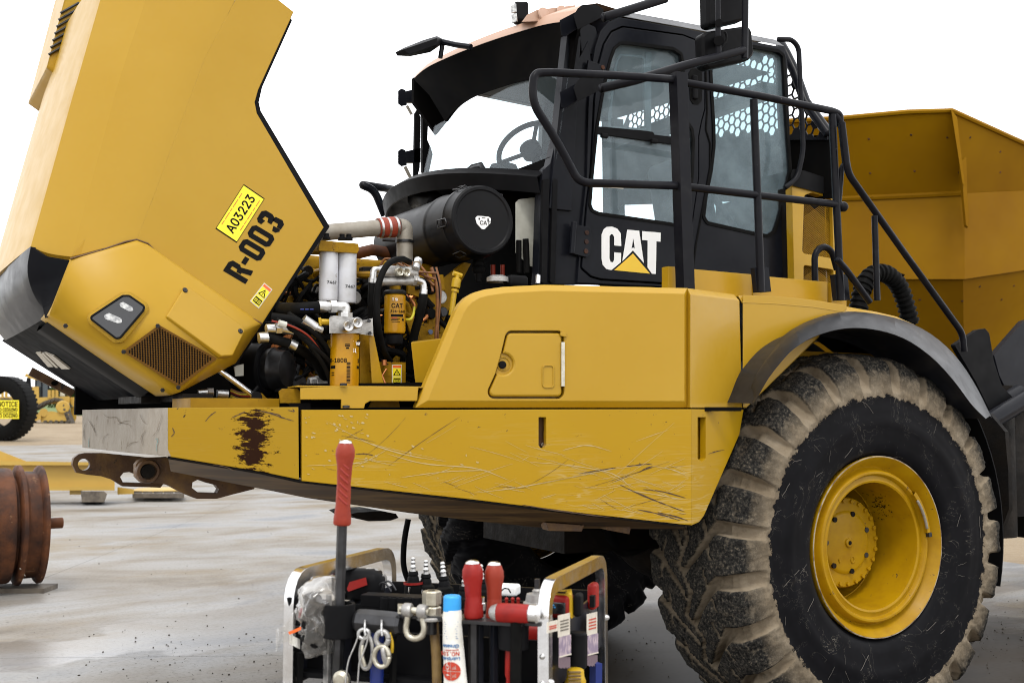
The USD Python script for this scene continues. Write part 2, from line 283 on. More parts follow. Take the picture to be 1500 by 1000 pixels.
pm('print_blue', (0.03, 0.20, 0.52), 0.45)
pm('print_red', (0.72, 0.07, 0.03), 0.45)
pm('card_cream', (0.62, 0.57, 0.48), 0.6, n1=(40, (0.52, 0.46, 0.37), 0.45, 0.7))
pm('card_photo', (0.22, 0.17, 0.24), 0.45, n1=(45, (0.50, 0.40, 0.42), 0.45, 0.62))
pm('wood_handle', (0.30, 0.19, 0.06), 0.55, n1=(20, (0.16, 0.09, 0.03), 0.4, 0.7))
pm('old_wood', (0.20, 0.165, 0.125), 0.8, n1=(9, (0.09, 0.07, 0.055), 0.4, 0.7), bump=(30, 0.006))
pm('rust', (0.17, 0.058, 0.020), 0.62, spec=0.25, n1=(5, (0.045, 0.020, 0.013), 0.36, 0.64), chips=(6, 0.62, (0.24, 0.12, 0.06)), bump=(45, 0.003), rvar=0.12)
pm('seat_cloth', (0.03, 0.032, 0.035), 0.85)
pm('light_lens', (0.55, 0.55, 0.53), 0.15, metal=0.5, n1=(60, (0.25, 0.25, 0.25), 0.4, 0.6))
pm('lamp_black', (0.008, 0.008, 0.009), 0.12, coat=0.6)
pm('wire_orange', (0.30, 0.11, 0.02), 0.6, n1=(30, (0.14, 0.05, 0.015), 0.4, 0.7))
pm('wire_yellow', (0.68, 0.60, 0.03), 0.5)
pm('blue_paint', (0.12, 0.17, 0.30), 0.5)
pm('copper', (0.42, 0.16, 0.06), 0.4, metal=0.9)
def glass(name, tint, dust):
    MAT[name] = usdkit.material(stage, f'/World/Looks/{name}', {'f': ('layer_weight', {'blend': 0.5}), 'pw': ('math', {'math_type': 'power', 'value2': 5.0}), 'ma': ('math', {'math_type': 'multiply_add', 'value2': 0.4, 'value3': 0.015}), 't': ('transparent_bsdf', {'color': tint}), 'g': ('glossy_bsdf', {'color': (0.95, 0.97, 1.0), 'roughness': 0.015}), 'm': ('mix_closure', {}),
        'df': ('diffuse_bsdf', {'color': (0.40, 0.47, 0.50)}), 'md': ('mix_closure', {}), 'ge': ('geometry', {}), 'n': ('noise_texture', {'scale': 5.0, 'detail': 6, 'roughness': 0.7}), 'nm': ('map_range', {'from_min': 0.3, 'from_max': 0.75, 'to_min': dust * 0.6, 'to_max': dust * 1.5, 'clamp': True})},  # diffuse film: dust together with a painted grey-blue haze of reflected sky
        [('f.facing', 'pw.value1'), ('pw.value', 'ma.value1'), ('ma.value', 'm.fac'), ('t.BSDF', 'md.closure1'), ('df.BSDF', 'md.closure2'), ('ge.position', 'n.vector'), ('n.fac', 'nm.value'), ('nm.result', 'md.fac'), ('md.closure', 'm.closure1'), ('g.BSDF', 'm.closure2')], surface='m.closure')
glass('screen_clear', (0.90, 0.96, 0.975), 0.008); glass('pane_clear', (0.84, 0.92, 0.94), 0.065); glass('pane_tint', (0.66, 0.78, 0.81), 0.095)
# ------------------------------------------------------------------ ground
def terr(x, y):                                  # gentle rise of the field beyond the yard
    d = np.maximum(0, np.asarray(y) - 62.0 + 0.0 * np.asarray(x)); return 0.85 * (1 - np.exp(-d / 26)) + 0.011 * d
def grid_ground(xs, ys, z0, fn=None):
    X, Y = np.meshgrid(xs, ys, indexing='ij'); Z = (fn(X, Y) if fn else 0 * X) + z0; return sheet(np.stack([X, Y, Z], 2))
MAT['sand'] = usdkit.material(stage, '/World/Looks/sand', {
    'g': ('geometry', {}), 'm': ('mapping', {'scale': (1, 1, 1)}), 'n': ('noise_texture', {'scale': 0.35, 'detail': 7, 'roughness': 0.65}), 'r': ('rgb_ramp', {'ramp': [(0.3, (0.192, 0.1376, 0.08)), (0.55, (0.256, 0.1952, 0.1216)), (0.8, (0.2944, 0.2368, 0.16))]}),
    'n2': ('noise_texture', {'scale': 9, 'detail': 5}), 'b': ('bump', {'distance': 0.06}), 'p': ('principled_bsdf', {'roughness': 0.95})},
    [('g.position', 'n.vector'), ('g.position', 'n2.vector'), ('n.fac', 'r.fac'), ('r.color', 'p.base_color'), ('n2.fac', 'b.height'), ('b.normal', 'p.normal')], surface='p.BSDF')
MAT['grass_far'] = usdkit.material(stage, '/World/Looks/grass_far', {
    'g': ('geometry', {}), 'n': ('noise_texture', {'scale': 0.5, 'detail': 8, 'roughness': 0.7}), 'r': ('rgb_ramp', {'ramp': [(0.3, (0.064, 0.1088, 0.0192)), (0.6, (0.1088, 0.16, 0.0352)), (0.8, (0.16, 0.1792, 0.064))]}), 'p': ('principled_bsdf', {'roughness': 0.95})},
    [('g.position', 'n.vector'), ('n.fac', 'r.fac'), ('r.color', 'p.base_color')], surface='p.BSDF')
# worn concrete: broad streaks, stains, dark specks, smooth wet patches; damp under the truck with its shadow painted in
MAT['concrete'] = usdkit.material(stage, '/World/Looks/concrete', {
    'g': ('geometry', {}), 'ms': ('mapping', {'rotation': (0, 0, -0.45), 'scale': (0.50, 0.8, 1)}),
    'n1': ('noise_texture', {'scale': 0.9, 'detail': 8, 'roughness': 0.62, 'distortion': 0.4}), 'r1': ('rgb_ramp', {'ramp': [(0.30, (0.14, 0.118, 0.09)), (0.42, (0.22, 0.197, 0.167)), (0.50, (0.255, 0.242, 0.222)), (0.57, (0.285, 0.28, 0.272)), (0.66, (0.22, 0.226, 0.236))]}),
    'n2': ('noise_texture', {'scale': 34, 'detail': 6, 'roughness': 0.7}), 'r2': ('rgb_ramp', {'ramp': [(0.30, (0.55, 0.52, 0.49)), (0.47, (0.96, 0.95, 0.94)), (0.75, (1.1, 1.1, 1.1))]}), 'mul': ('mix_color', {'blend_type': 'multiply', 'fac': 0.8}),
    'tan': ('mix_color', {'b': (0.20, 0.155, 0.095)}), 'n5': ('noise_texture', {'scale': 0.55, 'detail': 7, 'roughness': 0.7}), 'n5m': ('map_range', {'from_min': 0.54, 'from_max': 0.66, 'to_max': 0.7, 'clamp': True}), 'n5v': ('vector_math', {'math_type': 'add', 'vector2': (7.3, 2.1, 0)}), 'v': ('voronoi_texture', {'scale': 5.0, 'randomness': 1.0}), 'vm': ('map_range', {'from_min': 0.02, 'from_max': 0.09, 'to_min': 1, 'to_max': 0, 'clamp': True}), 'n4': ('noise_texture', {'scale': 0.9, 'detail': 4}), 'n4m': ('map_range', {'from_min': 0.42, 'from_max': 0.56, 'clamp': True}), 'vv': ('math', {'math_type': 'multiply'}), 'sp': ('mix_color', {'b': (0.03, 0.026, 0.022)}),
    'n3': ('noise_texture', {'scale': 0.85, 'detail': 6, 'roughness': 0.58, 'distortion': 0.5}), 'wet': ('map_range', {'from_min': 0.50, 'from_max': 0.525, 'clamp': True}),
    'us': ('vector_math', {'math_type': 'subtract', 'vector2': (4.9, 4.4, 0)}), 'um': ('vector_math', {'math_type': 'multiply', 'vector2': (0.36, 0.30, 0)}), 'ul': ('vector_math', {'math_type': 'length'}), 'ua': ('math', {'math_type': 'multiply_add', 'value2': 1.6, 'value3': -0.8}), 'ub': ('math', {'math_type': 'add'}), 'wet_shade': ('map_range', {'from_min': 0.75, 'from_max': 1.05, 'to_min': 1, 'to_max': 0, 'clamp': True}), 'wx': ('math', {'math_type': 'maximum'}), 'xyz': ('separate_xyz', {}), 'near': ('map_range', {'from_min': 5.0, 'from_max': 14.0, 'to_min': 1, 'to_max': 0.0, 'clamp': True}), 'wn': ('math', {'math_type': 'multiply'}),
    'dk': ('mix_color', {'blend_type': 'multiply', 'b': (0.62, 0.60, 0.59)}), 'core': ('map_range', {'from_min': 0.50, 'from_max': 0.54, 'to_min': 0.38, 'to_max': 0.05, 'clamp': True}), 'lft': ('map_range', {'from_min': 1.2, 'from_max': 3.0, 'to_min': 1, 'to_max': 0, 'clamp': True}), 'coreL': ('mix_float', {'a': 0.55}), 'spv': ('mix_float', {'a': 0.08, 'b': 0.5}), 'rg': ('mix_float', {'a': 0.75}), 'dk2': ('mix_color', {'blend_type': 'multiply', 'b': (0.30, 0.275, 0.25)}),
    'inv': ('math', {'math_type': 'subtract', 'value1': 1.0}), 'hb': ('math', {'math_type': 'multiply'}), 'b': ('bump', {'distance': 0.006}), 'p': ('principled_bsdf', {})},
    [('g.position', 'ms.vector'), ('ms.vector', 'n1.vector'), ('n1.fac', 'r1.fac'), ('g.position', 'n2.vector'), ('n2.fac', 'r2.fac'), ('r1.color', 'mul.a'), ('r2.color', 'mul.b'),
     ('g.position', 'v.vector'), ('v.distance', 'vm.value'), ('g.position', 'n4.vector'), ('n4.fac', 'n4m.value'), ('vm.result', 'vv.value1'), ('n4m.result', 'vv.value2'), ('vv.value', 'sp.fac'), ('ms.vector', 'n5v.vector1'), ('n5v.vector', 'n5.vector'), ('n5.fac', 'n5m.value'), ('n5m.result', 'tan.fac'), ('mul.result', 'tan.a'), ('tan.result', 'sp.a'),
     ('ms.vector', 'n3.vector'), ('n3.fac', 'wet.value'), ('g.position', 'xyz.vector'), ('xyz.y', 'near.value'), ('wet.result', 'wn.value1'), ('near.result', 'wn.value2'),
     ('g.position', 'us.vector1'), ('us.vector', 'um.vector1'), ('um.vector', 'ul.vector1'), ('n3.fac', 'ua.value1'), ('ul.value', 'ub.value1'), ('ua.value', 'ub.value2'), ('ub.value', 'wet_shade.value'), ('wet_shade.result', 'wx.value1'), ('wn.value', 'wx.value2'),
     ('sp.result', 'dk.a'), ('wx.value', 'dk.fac'), ('dk.result', 'dk2.a'), ('wet_shade.result', 'dk2.fac'), ('dk2.result', 'p.base_color'), ('n3.fac', 'core.value'), ('wx.value', 'rg.fac'), ('xyz.x', 'lft.value'), ('lft.result', 'coreL.fac'), ('core.result', 'coreL.b'), ('coreL.result', 'rg.b'), ('lft.result', 'spv.fac'), ('spv.result', 'p.specular_ior_level'), ('rg.result', 'p.roughness'),
     ('wx.value', 'inv.value2'), ('inv.value', 'hb.value1'), ('n2.fac', 'hb.value2'), ('hb.value', 'b.height'), ('b.normal', 'p.normal')], surface='p.BSDF')
xs = np.unique(np.r_[-900:-60:9j, -60:80:36j, 80:1200:9j]); ys = np.unique(np.r_[-200:-6:6j, -6:60:34j, 60:200:60j, 200:1500:10j])
single('ground', grid_ground(xs, ys, -0.012, terr), 'sand', kind='structure', smooth=True)
rng = np.random.default_rng(5)
edge = [(10.4 + 0.5 * math.sin(t * 1.7) + 0.3 * rng.standard_normal(), t) for t in np.linspace(-8, 56, 60)]
far_e = [(x, 59.5 + 0.8 * math.sin(x * 0.3) + 0.3 * rng.standard_normal()) for x in np.linspace(9.5, -60, 70)]
g = Polygon(edge + far_e + [(-60, -8)]).buffer(0)
# concrete slabs with sawn joints, poured at the angle of the yard
ja = math.radians(-27); slabs = []
big = Polygon([(-90, -90), (90, -90), (90, 90), (-90, 90)])
def slab_sheet(gg, z): 
    return cat([trimesh.Trimesh(np.c_[v, np.full(len(v), z)], f, process=False) for v, f in [trimesh.creation.triangulate_polygon(q, engine='earcut') for q in getattr(gg, 'geoms', [gg])]])
joints = unary_union([LineString([(-120, k * 6.1 + 1.3), (120, k * 6.1 + 1.3)]).buffer(0.0025) for k in range(-14, 15)] + [LineString([(k * 6.1 + 2.2, -120), (k * 6.1 + 2.2, 120)]).buffer(0.0025) for k in range(-16, 16)])
joints = affinity.rotate(joints, math.degrees(ja), origin=(0, 0))
def crack(p, a, L, s):
    q = [np.array(p, float)]; r = np.random.default_rng(s)
    for _ in range(int(L / 0.12)): a += r.normal(0, 0.22); q.append(q[-1] + 0.12 * np.array([math.cos(a), math.sin(a)]))
    return LineString(q).buffer(0.004)
cracks = unary_union([crack((0.4, 7.5), 0.9, 3.5, 1), crack((-0.6, 9.0), 0.2, 3.0, 2), crack((2.4, 11.5), 2.6, 4, 3), crack((-1.2, 6.2), 1.4, 2.4, 4)])
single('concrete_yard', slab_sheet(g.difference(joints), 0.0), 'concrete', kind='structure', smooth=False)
pm('joint_dirt', (0.09, 0.075, 0.055), 0.9)
single('joint_bed', slab_sheet(g, -0.006), 'joint_dirt', kind='structure', smooth=False)
xs2 = np.linspace(-260, 420, 60); ys2 = np.linspace(118, 420, 60)
single('grass_field', grid_ground(xs2, ys2, 0.05, terr), 'grass_far', kind='structure', smooth=True)

# ------------------------------------------------------------------ articulated dump truck
T = Thing('dump_truck', 'yellow articulated dump truck with its hood tilted open and black cab', 'dump truck', (4.22, 5.55, 0))
YC = 5.55
PP = vp((1.0, 4.25), (3.06, 3.86)); PF = vp((3.06, 3.86), (3.46, 4.01))
pm('yellow_soft', Y1, 0.36, spec=0.25, n1=(1.6, Y2, 0.35, 0.7), bevel=0.03, rvar=0.05, dust=((0.62, 0.47, 0.20), 0.25))
# worn paint of the bumper and lower side panel
def worn(name, base, patch=None, amount=1.0):
    base = tn_(base)
    N = {'g': ('geometry', {}), 'p': ('principled_bsdf', {'roughness': 0.38, 'coat_weight': 0.03, 'coat_roughness': 0.12, 'specular_ior_level': 0.25}), 'bv': ('bevel', {'radius': 0.006, 'samples': 4}), 'xyz': ('separate_xyz', {}),
         'n1': ('noise_texture', {'scale': 2.2, 'detail': 5}), 'm1': ('map_range', {'from_min': 0.35, 'from_max': 0.7, 'clamp': True}), 'c1': ('mix_color', {'a': base, 'b': (base[0] * 1.03, base[1] * 1.06, base[2] * 1.5)}),
         'zone': ('noise_texture', {'scale': 3.1, 'detail': 2}), 'zm': ('map_range', {'from_min': 0.42, 'from_max': 0.62, 'clamp': True}), 'zz': ('map_range', {'from_min': 1.50, 'from_max': 1.18, 'to_min': 0.05, 'to_max': 1.0, 'clamp': True}), 'zmul': ('math', {'math_type': 'multiply'})}
    L = [('g.position', 'n1.vector'), ('n1.fac', 'm1.value'), ('m1.result', 'c1.fac'), ('g.position', 'zone.vector'), ('zone.fac', 'zm.value'), ('g.position', 'xyz.vector'), ('xyz.z', 'zz.value'), ('zm.result', 'zmul.value1'), ('zz.result', 'zmul.value2'), ('bv.bevel', 'p.normal')]
    cur = 'c1.result'
    for k, (rot, sc, w, col, am) in enumerate([(0.30, (1.1, 1, 22), 0.010, (0.48, 0.40, 0.22), 0.85), (-0.18, (0.9, 1, 18), 0.009, (0.48, 0.40, 0.22), 0.8), (0.75, (1.6, 1, 17), 0.007, (0.48, 0.40, 0.22), 0.7), (-0.55, (1.4, 1, 16), 0.007, (0.48, 0.40, 0.22), 0.6), (0.42, (2.2, 1, 26), 0.006, (0.10, 0.055, 0.025), 0.75)]):
        a = f's{k}'
        N |= {a + 'm': ('mapping', {'rotation': (0, rot, 0), 'scale': sc, 'location': (k * 3.7, 0, k * 1.3)}), a + 'n': ('noise_texture', {'scale': 1.0, 'detail': 2.5, 'roughness': 0.5}), a + 's': ('math', {'math_type': 'subtract', 'value2': 0.5}), a + 'a': ('math', {'math_type': 'absolute'}),
              a + 'r': ('map_range', {'from_min': w * 0.4, 'from_max': w, 'to_min': am * amount, 'to_max': 0, 'clamp': True}), a + 'x': ('math', {'math_type': 'multiply'}), a + 'c': ('mix_color', {'b': col})}
        L += [('g.position', a + 'm.vector'), (a + 'm.vector', a + 'n.vector'), (a + 'n.fac', a + 's.value1'), (a + 's.value', a + 'a.value1'), (a + 'a.value', a + 'r.value'), (a + 'r.result', a + 'x.value1'), ('zmul.value', a + 'x.value2'), (a + 'x.value', a + 'c.fac'), (cur, a + 'c.a')]; cur = a + 'c.result'
    N |= {'cn': ('noise_texture', {'scale': 30, 'detail': 6, 'roughness': 0.72}), 'cm': ('map_range', {'from_min': 0.665, 'from_max': 0.685, 'clamp': True}), 'cc': ('mix_color', {'b': (0.045, 0.026, 0.016)})}
    L += [('g.position', 'cn.vector'), ('cn.fac', 'cm.value'), ('cm.result', 'cc.fac'), (cur, 'cc.a')]; cur = 'cc.result'
    if patch is not None:
        N |= {'ps': ('vector_math', {'math_type': 'subtract', 'vector2': tuple(patch[0])}), 'pv': ('vector_math', {'math_type': 'multiply', 'vector2': patch[1]}), 'pl': ('vector_math', {'math_type': 'length'}),
              'pmx': ('mapping', {'scale': (5, 5, 15), 'rotation': (0, 0.3, 0)}), 'pn': ('noise_texture', {'scale': 2.0, 'detail': 9, 'roughness': 0.8, 'distortion': 0.3}), 'pa': ('math', {'math_type': 'multiply_add', 'value2': 6.6, 'value3': -3.25}), 'pad': ('math', {'math_type': 'add'}), 'pr': ('map_range', {'from_min': 0.93, 'from_max': 1.0, 'to_min': 1, 'to_max': 0, 'clamp': True}),
              'pc': ('mix_color', {'b': (0.022, 0.009, 0.005)}), 'rr': ('map_range', {'from_min': 0, 'from_max': 1, 'to_min': 0.38, 'to_max': 0.75}), 'rs': ('map_range', {'from_min': 0, 'from_max': 1, 'to_min': 0.25, 'to_max': 0.02})}
        L += [('g.position', 'ps.vector1'), ('ps.vector', 'pv.vector1'), ('pv.vector', 'pl.vector1'), ('g.position', 'pmx.vector'), ('pmx.vector', 'pn.vector'), ('pn.fac', 'pa.value1'), ('pl.value', 'pad.value1'), ('pa.value', 'pad.value2'), ('pad.value', 'pr.value'), ('pr.result', 'pc.fac'), (cur, 'pc.a'), ('pr.result', 'rr.value'), ('rr.result', 'p.roughness'), ('pr.result', 'rs.value'), ('rs.result', 'p.specular_ior_level')]; cur = 'pc.result'
    L.append((cur, 'p.base_color')); MAT[name] = usdkit.material(stage, f'/World/Looks/{name}', N, L, surface='p.BSDF')
worn('worn_panel', (0.57, 0.325, 0.003), None, 0.35); worn('worn_bumper', (0.49, 0.28, 0.003), (hit(371, 645, PP), (17.0, 0.0, 8.2)), 0.2)

pm('scratch_light', (0.66, 0.50, 0.22), 0.55); pm('scratch_dark', (0.085, 0.042, 0.016), 0.6); pm('crack_tan', (0.17, 0.11, 0.045), 0.7); pm('teal_mark', (0.10, 0.30, 0.28), 0.6)
# --- lower side panel, bumper and underside
slot1 = [(789, 611), (800, 611), (800, 652), (797, 656), (792, 656), (789, 652)]; slot2 = [(1022, 611), (1034, 611), (1034, 671), (1030, 675), (1026, 675), (1022, 671)]
sp = T.add('side_panel', slab([(442, 600), (1013, 599), (1013, 768), (1003, 768), (860, 752), (700, 732), (442, 704)], PP, 0.03, holes=[slot1]), 'worn_panel', label='scratched lower side panel')
T.add('slot_plate', slab([(780, 605), (810, 605), (810, 662), (780, 662)], off(PP, 0.05), 0.01), 'brown_lug', sp)
T.add('slot_bolt', bolt(hit(795, 651, off(PP, 0.045)), PP[1], 0.010, 0.010), 'silver', sp)
fp = T.add('side_panel', slab([(1013, 599), (1089, 600), (1083, 636), (1031, 755), (1024, 764), (1013, 769)], PF, 0.03, holes=[slot2]), 'worn_panel', label='angled end of the lower side panel')
T.add('slot_plate', slab([(1015, 605), (1042, 605), (1042, 681), (1015, 681)], off(PF, 0.04), 0.01), 'yellow_rough', fp)
T.add('slot_latch', [bar(hit(1028.5, 615, off(PF, 0.035)), hit(1028.5, 658, off(PF, 0.035)), 0.018, 0.012), bolt(hit(1028, 618, off(PF, 0.03)), PF[1], 0.008, 0.006), bolt(hit(1028, 655, off(PF, 0.03)), PF[1], 0.008, 0.006)], 'silver', fp)
XF = hit(245.5, 630, PP)[0]
bp = T.add('bumper_panel', slab([(246, 597), (437, 596), (438, 702), (380, 690), (246, 668)], PP, 0.03), 'worn_bumper', label='yellow bumper side with a large rusty bare patch')
T.add('bumper_front', slab([(120, 600), (245, 597), (245, 668), (180, 662), (120, 655)], xp(XF), 0.03, d=0.002), 'bone_paint', label='bumper front with cracked bone coloured paint')
# scratches scored into the paint: long shallow arcs, a few deep brown gouges
sr = np.random.default_rng(21); sc_l, sc_d = [], []
def scratch(pts, w0, w1, pl, out):
    q = np.array(pts, float); k = np.linspace(0, 1, len(q)); t = np.linspace(0, 1, max(8, len(q) * 5)); from_ = [np.interp(t, k, q[:, i]) for i in (0, 1)]
    p = np.stack(from_, 1); p = np.stack([np.convolve(np.pad(p[:, i], 2, mode='edge'), np.ones(5) / 5, 'valid') for i in (0, 1)], 1); d = np.gradient(p, axis=0); n = np.stack([-d[:, 1], d[:, 0]], 1); n /= np.linalg.norm(n, axis=1, keepdims=True) + 1e-9
    w = (w0 + (w1 - w0) * np.sin(np.pi * t)) * sr.uniform(.35, 1.0, len(t)); w[[0, -1]] = 0.05; g_ = np.stack([hits(p - n * w[:, None] / 2, pl), hits(p + n * w[:, None] / 2, pl)]) - pl[1] * 0.0012; out.append(sheet(g_))
for k in range(95):
    x = sr.uniform(455, 1000) if k % 3 else sr.uniform(820, 1005); lo = 700 + (x - 440) * .115; y = sr.triangular(618, lo - 6, lo - 4); L = sr.uniform(12, 90) * (1 if k % 4 else 2.0); a = sr.choice([0.12, 0.28, 0.5, -0.25, -0.5]) + sr.normal(0, .12); c = sr.normal(0, .0012)
    P = [(x + s * math.cos(a + c * s), y + s * math.sin(a + c * s)) for s in np.linspace(0, L, 6)]; P = [(u, v) for u, v in P if 446 < u < 1010 and 606 < v < 700 + (u - 440) * .113 - 3]
    if len(P) >= 3: scratch(P, .3, sr.uniform(.5, 1.1), PP, sc_l if sr.random() > .17 else sc_d)
for P in ([(752, 714), (800, 706), (850, 696), (900, 686), (950, 680)], [(690, 722), (760, 714), (830, 700), (880, 690)], [(950, 681), (985, 687), (1008, 697)], [(770, 676), (830, 680), (890, 690), (910, 700), (925, 715)], [(560, 662), (620, 680), (700, 684), (750, 705)], [(442, 682), (500, 680), (545, 676)], [(820, 660), (860, 650), (900, 662)], [(470, 612), (540, 650), (600, 668), (660, 676)], [(580, 700), (650, 690), (720, 688)], [(900, 715), (950, 722), (1005, 732)]): scratch(P, .5, 1.7, PP, sc_l)
for P in ([(905, 708), (925, 718), (960, 733), (1008, 751)], [(938, 716), (970, 719), (1008, 730)], [(915, 683), (940, 680), (957, 679)], [(930, 745), (965, 752), (1000, 763)], [(845, 694), (880, 688), (905, 684)], [(519, 665), (535, 664), (548, 667)], [(935, 692), (945, 686), (957, 682)], [(760, 738), (800, 745), (850, 752), (900, 758)], [(960, 749), (990, 756), (1010, 763)]): scratch(P, .7, 2.6, PP, sc_d)
for k in range(46):
    x, y = (sr.uniform(446, 545), sr.uniform(604, 640)) if k < 26 else (sr.uniform(446, 700), sr.uniform(640, 700)); w, h = sr.uniform(.8, 4), sr.uniform(.5, 2.2)
    g_ = Polygon([(x + w * math.cos(t) * sr.uniform(.5, 1), y + h * math.sin(t) * sr.uniform(.5, 1) + w * .2 * math.cos(t)) for t in np.linspace(0, 6.28, 9)[:-1]]).buffer(0); sc_l.append(px_poly([list(g_.exterior.coords)], PP, -.0012, .001)) if g_.geom_type == 'Polygon' and g_.area > .3 else None
T.add('paint_scratches', sc_l, 'scratch_light', sp, kind='stuff'); T.add('paint_gouges', sc_d, 'scratch_dark', sp, kind='stuff')
fs = []; scratch([(1036, 665), (1048, 661), (1063, 658)], .6, 2.2, PF, fs); T.add('paint_gouges', fs, 'scratch_dark', fp)
bs = []
for P in ([(300, 618), (308, 608), (317, 602)], [(374, 600), (396, 605), (415, 612), (433, 617)], [(380, 601), (410, 607), (412, 613)], [(420, 600), (432, 603), (428, 598)], [(338, 612), (352, 606), (360, 602)], [(268, 612), (272, 606)] * 2, [(310, 680), (330, 683), (345, 690)], [(252, 625), (256, 634), (250, 640)]): scratch(P, .6, 2.0, PP, bs)
T.add('paint_gouges', bs, 'scratch_dark', bp, kind='stuff')
gs = []; gf = xp(XF - 0.001); rj = np.random.default_rng(8)
for P in ([(150, 604), (158, 612), (172, 610), (174, 619), (190, 621), (193, 628)], [(172, 622), (180, 617), (192, 616)], [(128, 612), (136, 625), (142, 640)], [(205, 606), (209, 616), (216, 622)], [(150, 650), (152, 640), (160, 634)], [(222, 640), (230, 632), (233, 622), (238, 606)], [(126, 618), (122, 630), (124, 645)], [(186, 655), (192, 648), (205, 646)], [(215, 628), (206, 640), (210, 655)]): scratch(P, .4, .9, gf, gs)
T.add('paint_cracks', gs, 'crack_tan', f'{T.path}/bumper_front', kind='stuff')
tm = []
for P in ([(227, 645), (230, 641), (232, 646), (229, 652), (230, 662)], [(131, 640), (130, 648), (130, 656)]): scratch(P, .6, 1.1, gf, tm)
T.add('paint_mark', tm, 'teal_mark', f'{T.path}/bumper_front', kind='stuff')
# underside flank: slopes inwards from the lower edge
top = hits([(246, 669), (380, 691), (438, 704), (600, 722), (700, 733), (860, 753), (1003, 769)], off(PP, 0.012))
low = hits([(250, 690), (385, 716), (450, 729), (600, 751), (700, 763), (800, 773), (1000, 775)], off(PP, 0.34))
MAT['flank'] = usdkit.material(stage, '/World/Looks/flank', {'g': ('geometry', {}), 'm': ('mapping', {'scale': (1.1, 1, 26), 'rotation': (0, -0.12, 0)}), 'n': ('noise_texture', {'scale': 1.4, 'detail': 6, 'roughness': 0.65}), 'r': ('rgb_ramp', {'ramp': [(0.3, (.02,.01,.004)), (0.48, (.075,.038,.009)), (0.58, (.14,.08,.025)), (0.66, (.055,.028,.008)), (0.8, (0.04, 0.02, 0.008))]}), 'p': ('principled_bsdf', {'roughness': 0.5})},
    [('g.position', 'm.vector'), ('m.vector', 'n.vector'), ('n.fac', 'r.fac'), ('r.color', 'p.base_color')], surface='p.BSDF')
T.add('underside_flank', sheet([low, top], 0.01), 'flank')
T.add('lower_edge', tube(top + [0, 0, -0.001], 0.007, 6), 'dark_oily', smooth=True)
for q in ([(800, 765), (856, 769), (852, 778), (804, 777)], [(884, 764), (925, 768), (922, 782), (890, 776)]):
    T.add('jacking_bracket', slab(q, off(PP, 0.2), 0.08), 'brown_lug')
# tow plates below the bumper
ring = lambda x, y, r, n=18, k=1.0: [(x + r * math.cos(t), y + r * k * math.sin(t)) for t in np.linspace(0, 2 * np.pi, n, endpoint=False)]
near = [(199, 680), (204, 674), (213, 670), (226, 670), (246, 669), (320, 680), (384, 692), (372, 716), (340, 724), (318, 730), (288, 730), (268, 722), (246, 710), (222, 706), (207, 706), (199, 698)]
tw = T.add('tow_plate', slab(near, yp(4.9), 0.05, holes=[[(282, 706), (290, 702), (304, 707), (316, 710), (321, 716), (318, 722), (290, 721), (281, 714)]]), 'brown_lug', label='near tow plate with a pin boss and oval eye')
c = hit(216, 690, yp(4.9))
T.add('pin_boss', lathe(c + [0, -0.02, 0], [0, 1, 0], [(0, 0.034), (0, 0.046), (0.01, 0.050), (0.05, 0.050)], 28), 'brown_lug', tw)
T.add('pin', cyl(c + [0, -0.012, 0], c + [0, 0.05, 0], 0.029, 14), 'dark_oily', tw)
far = [(106, 680), (108, 671), (115, 665), (124, 663), (150, 663), (240, 672), (246, 700), (235, 714), (212, 713), (180, 712), (164, 702), (148, 697), (128, 695), (112, 692)]
T.add('tow_plate', slab(far, yp(6.5), 0.05, holes=[ring(123, 680, 9, k=0.95), [(176, 698), (181, 692), (190, 691), (206, 697), (208, 707), (180, 706)]]), 'brown_lug', label='far tow plate with a round eye')
T.add('frame_nose', bx((1.6, 5.6, 1.44), (1.0, 1.9, 0.12)), 'dark_oily')
T.add('skid_plate', slab([(513, 753), (524, 750), (560, 748), (580, 752), (584, 758), (572, 762), (540, 763), (522, 759)], yp(5.3), 0.3), 'dark_oily')

# --- upper body side (tank and battery box) with a locker door
def lock(m, *a): return m
fend = [(611, 597), (670, 455), (677, 443), (686, 434), (698, 427), (712, 423), (740, 419), (800, 416), (1011, 421), (1011, 597)]
gF = poly(fend, PP); fb = cham(gF, PP, 0.028, 0.08)
door = rounded(poly([(744, 487), (824, 487), (824, 581), (713, 581), (728, 548), (736, 520)], PP), 0.02)
groove = ext(door.buffer(0.008, quad_segs=4), PP, 0.06, -0.01)
hf = T.add('body_side', diff(fb, groove), 'yellow_paint', label='flat yellow body side with a locker door')
dcut = poly(ring(737, 533, 16), PP)
ld = T.add('locker_door', cham(door.buffer(-0.002).difference(dcut).buffer(0), PP, 0.006, 0.03, 0.001) if not hasattr(door.difference(dcut), 'geoms') else ext(door, PP, 0.03, 0.001), 'yellow_paint', hf)
T.add('latch_recess', ext(dcut.intersection(door).buffer(0.002), PP, 0.02, 0.016), 'yellow_paint', ld)
T.add('latch_ring', lathe(hit(737, 533, off(PP, 0.017)), PP[1], [(0, 0.030), (-0.006, 0.028), (-0.006, 0.026), (0, 0.024)], 24), 'yellow_paint', ld)
T.add('latch_lock', cyl(hit(736, 534, off(PP, 0.004)), hit(736, 534, off(PP, 0.02)), 0.016, 16, b=0.003), 'black_plastic', ld)
pk = rounded(poly([(795, 535), (811, 535), (811, 567), (795, 567)], PP), 0.012)
T.add('pull_rim', ext(pk.buffer(0.003).difference(pk.buffer(-0.003)), PP, 0.006, -0.003), 'yellow_paint', ld)
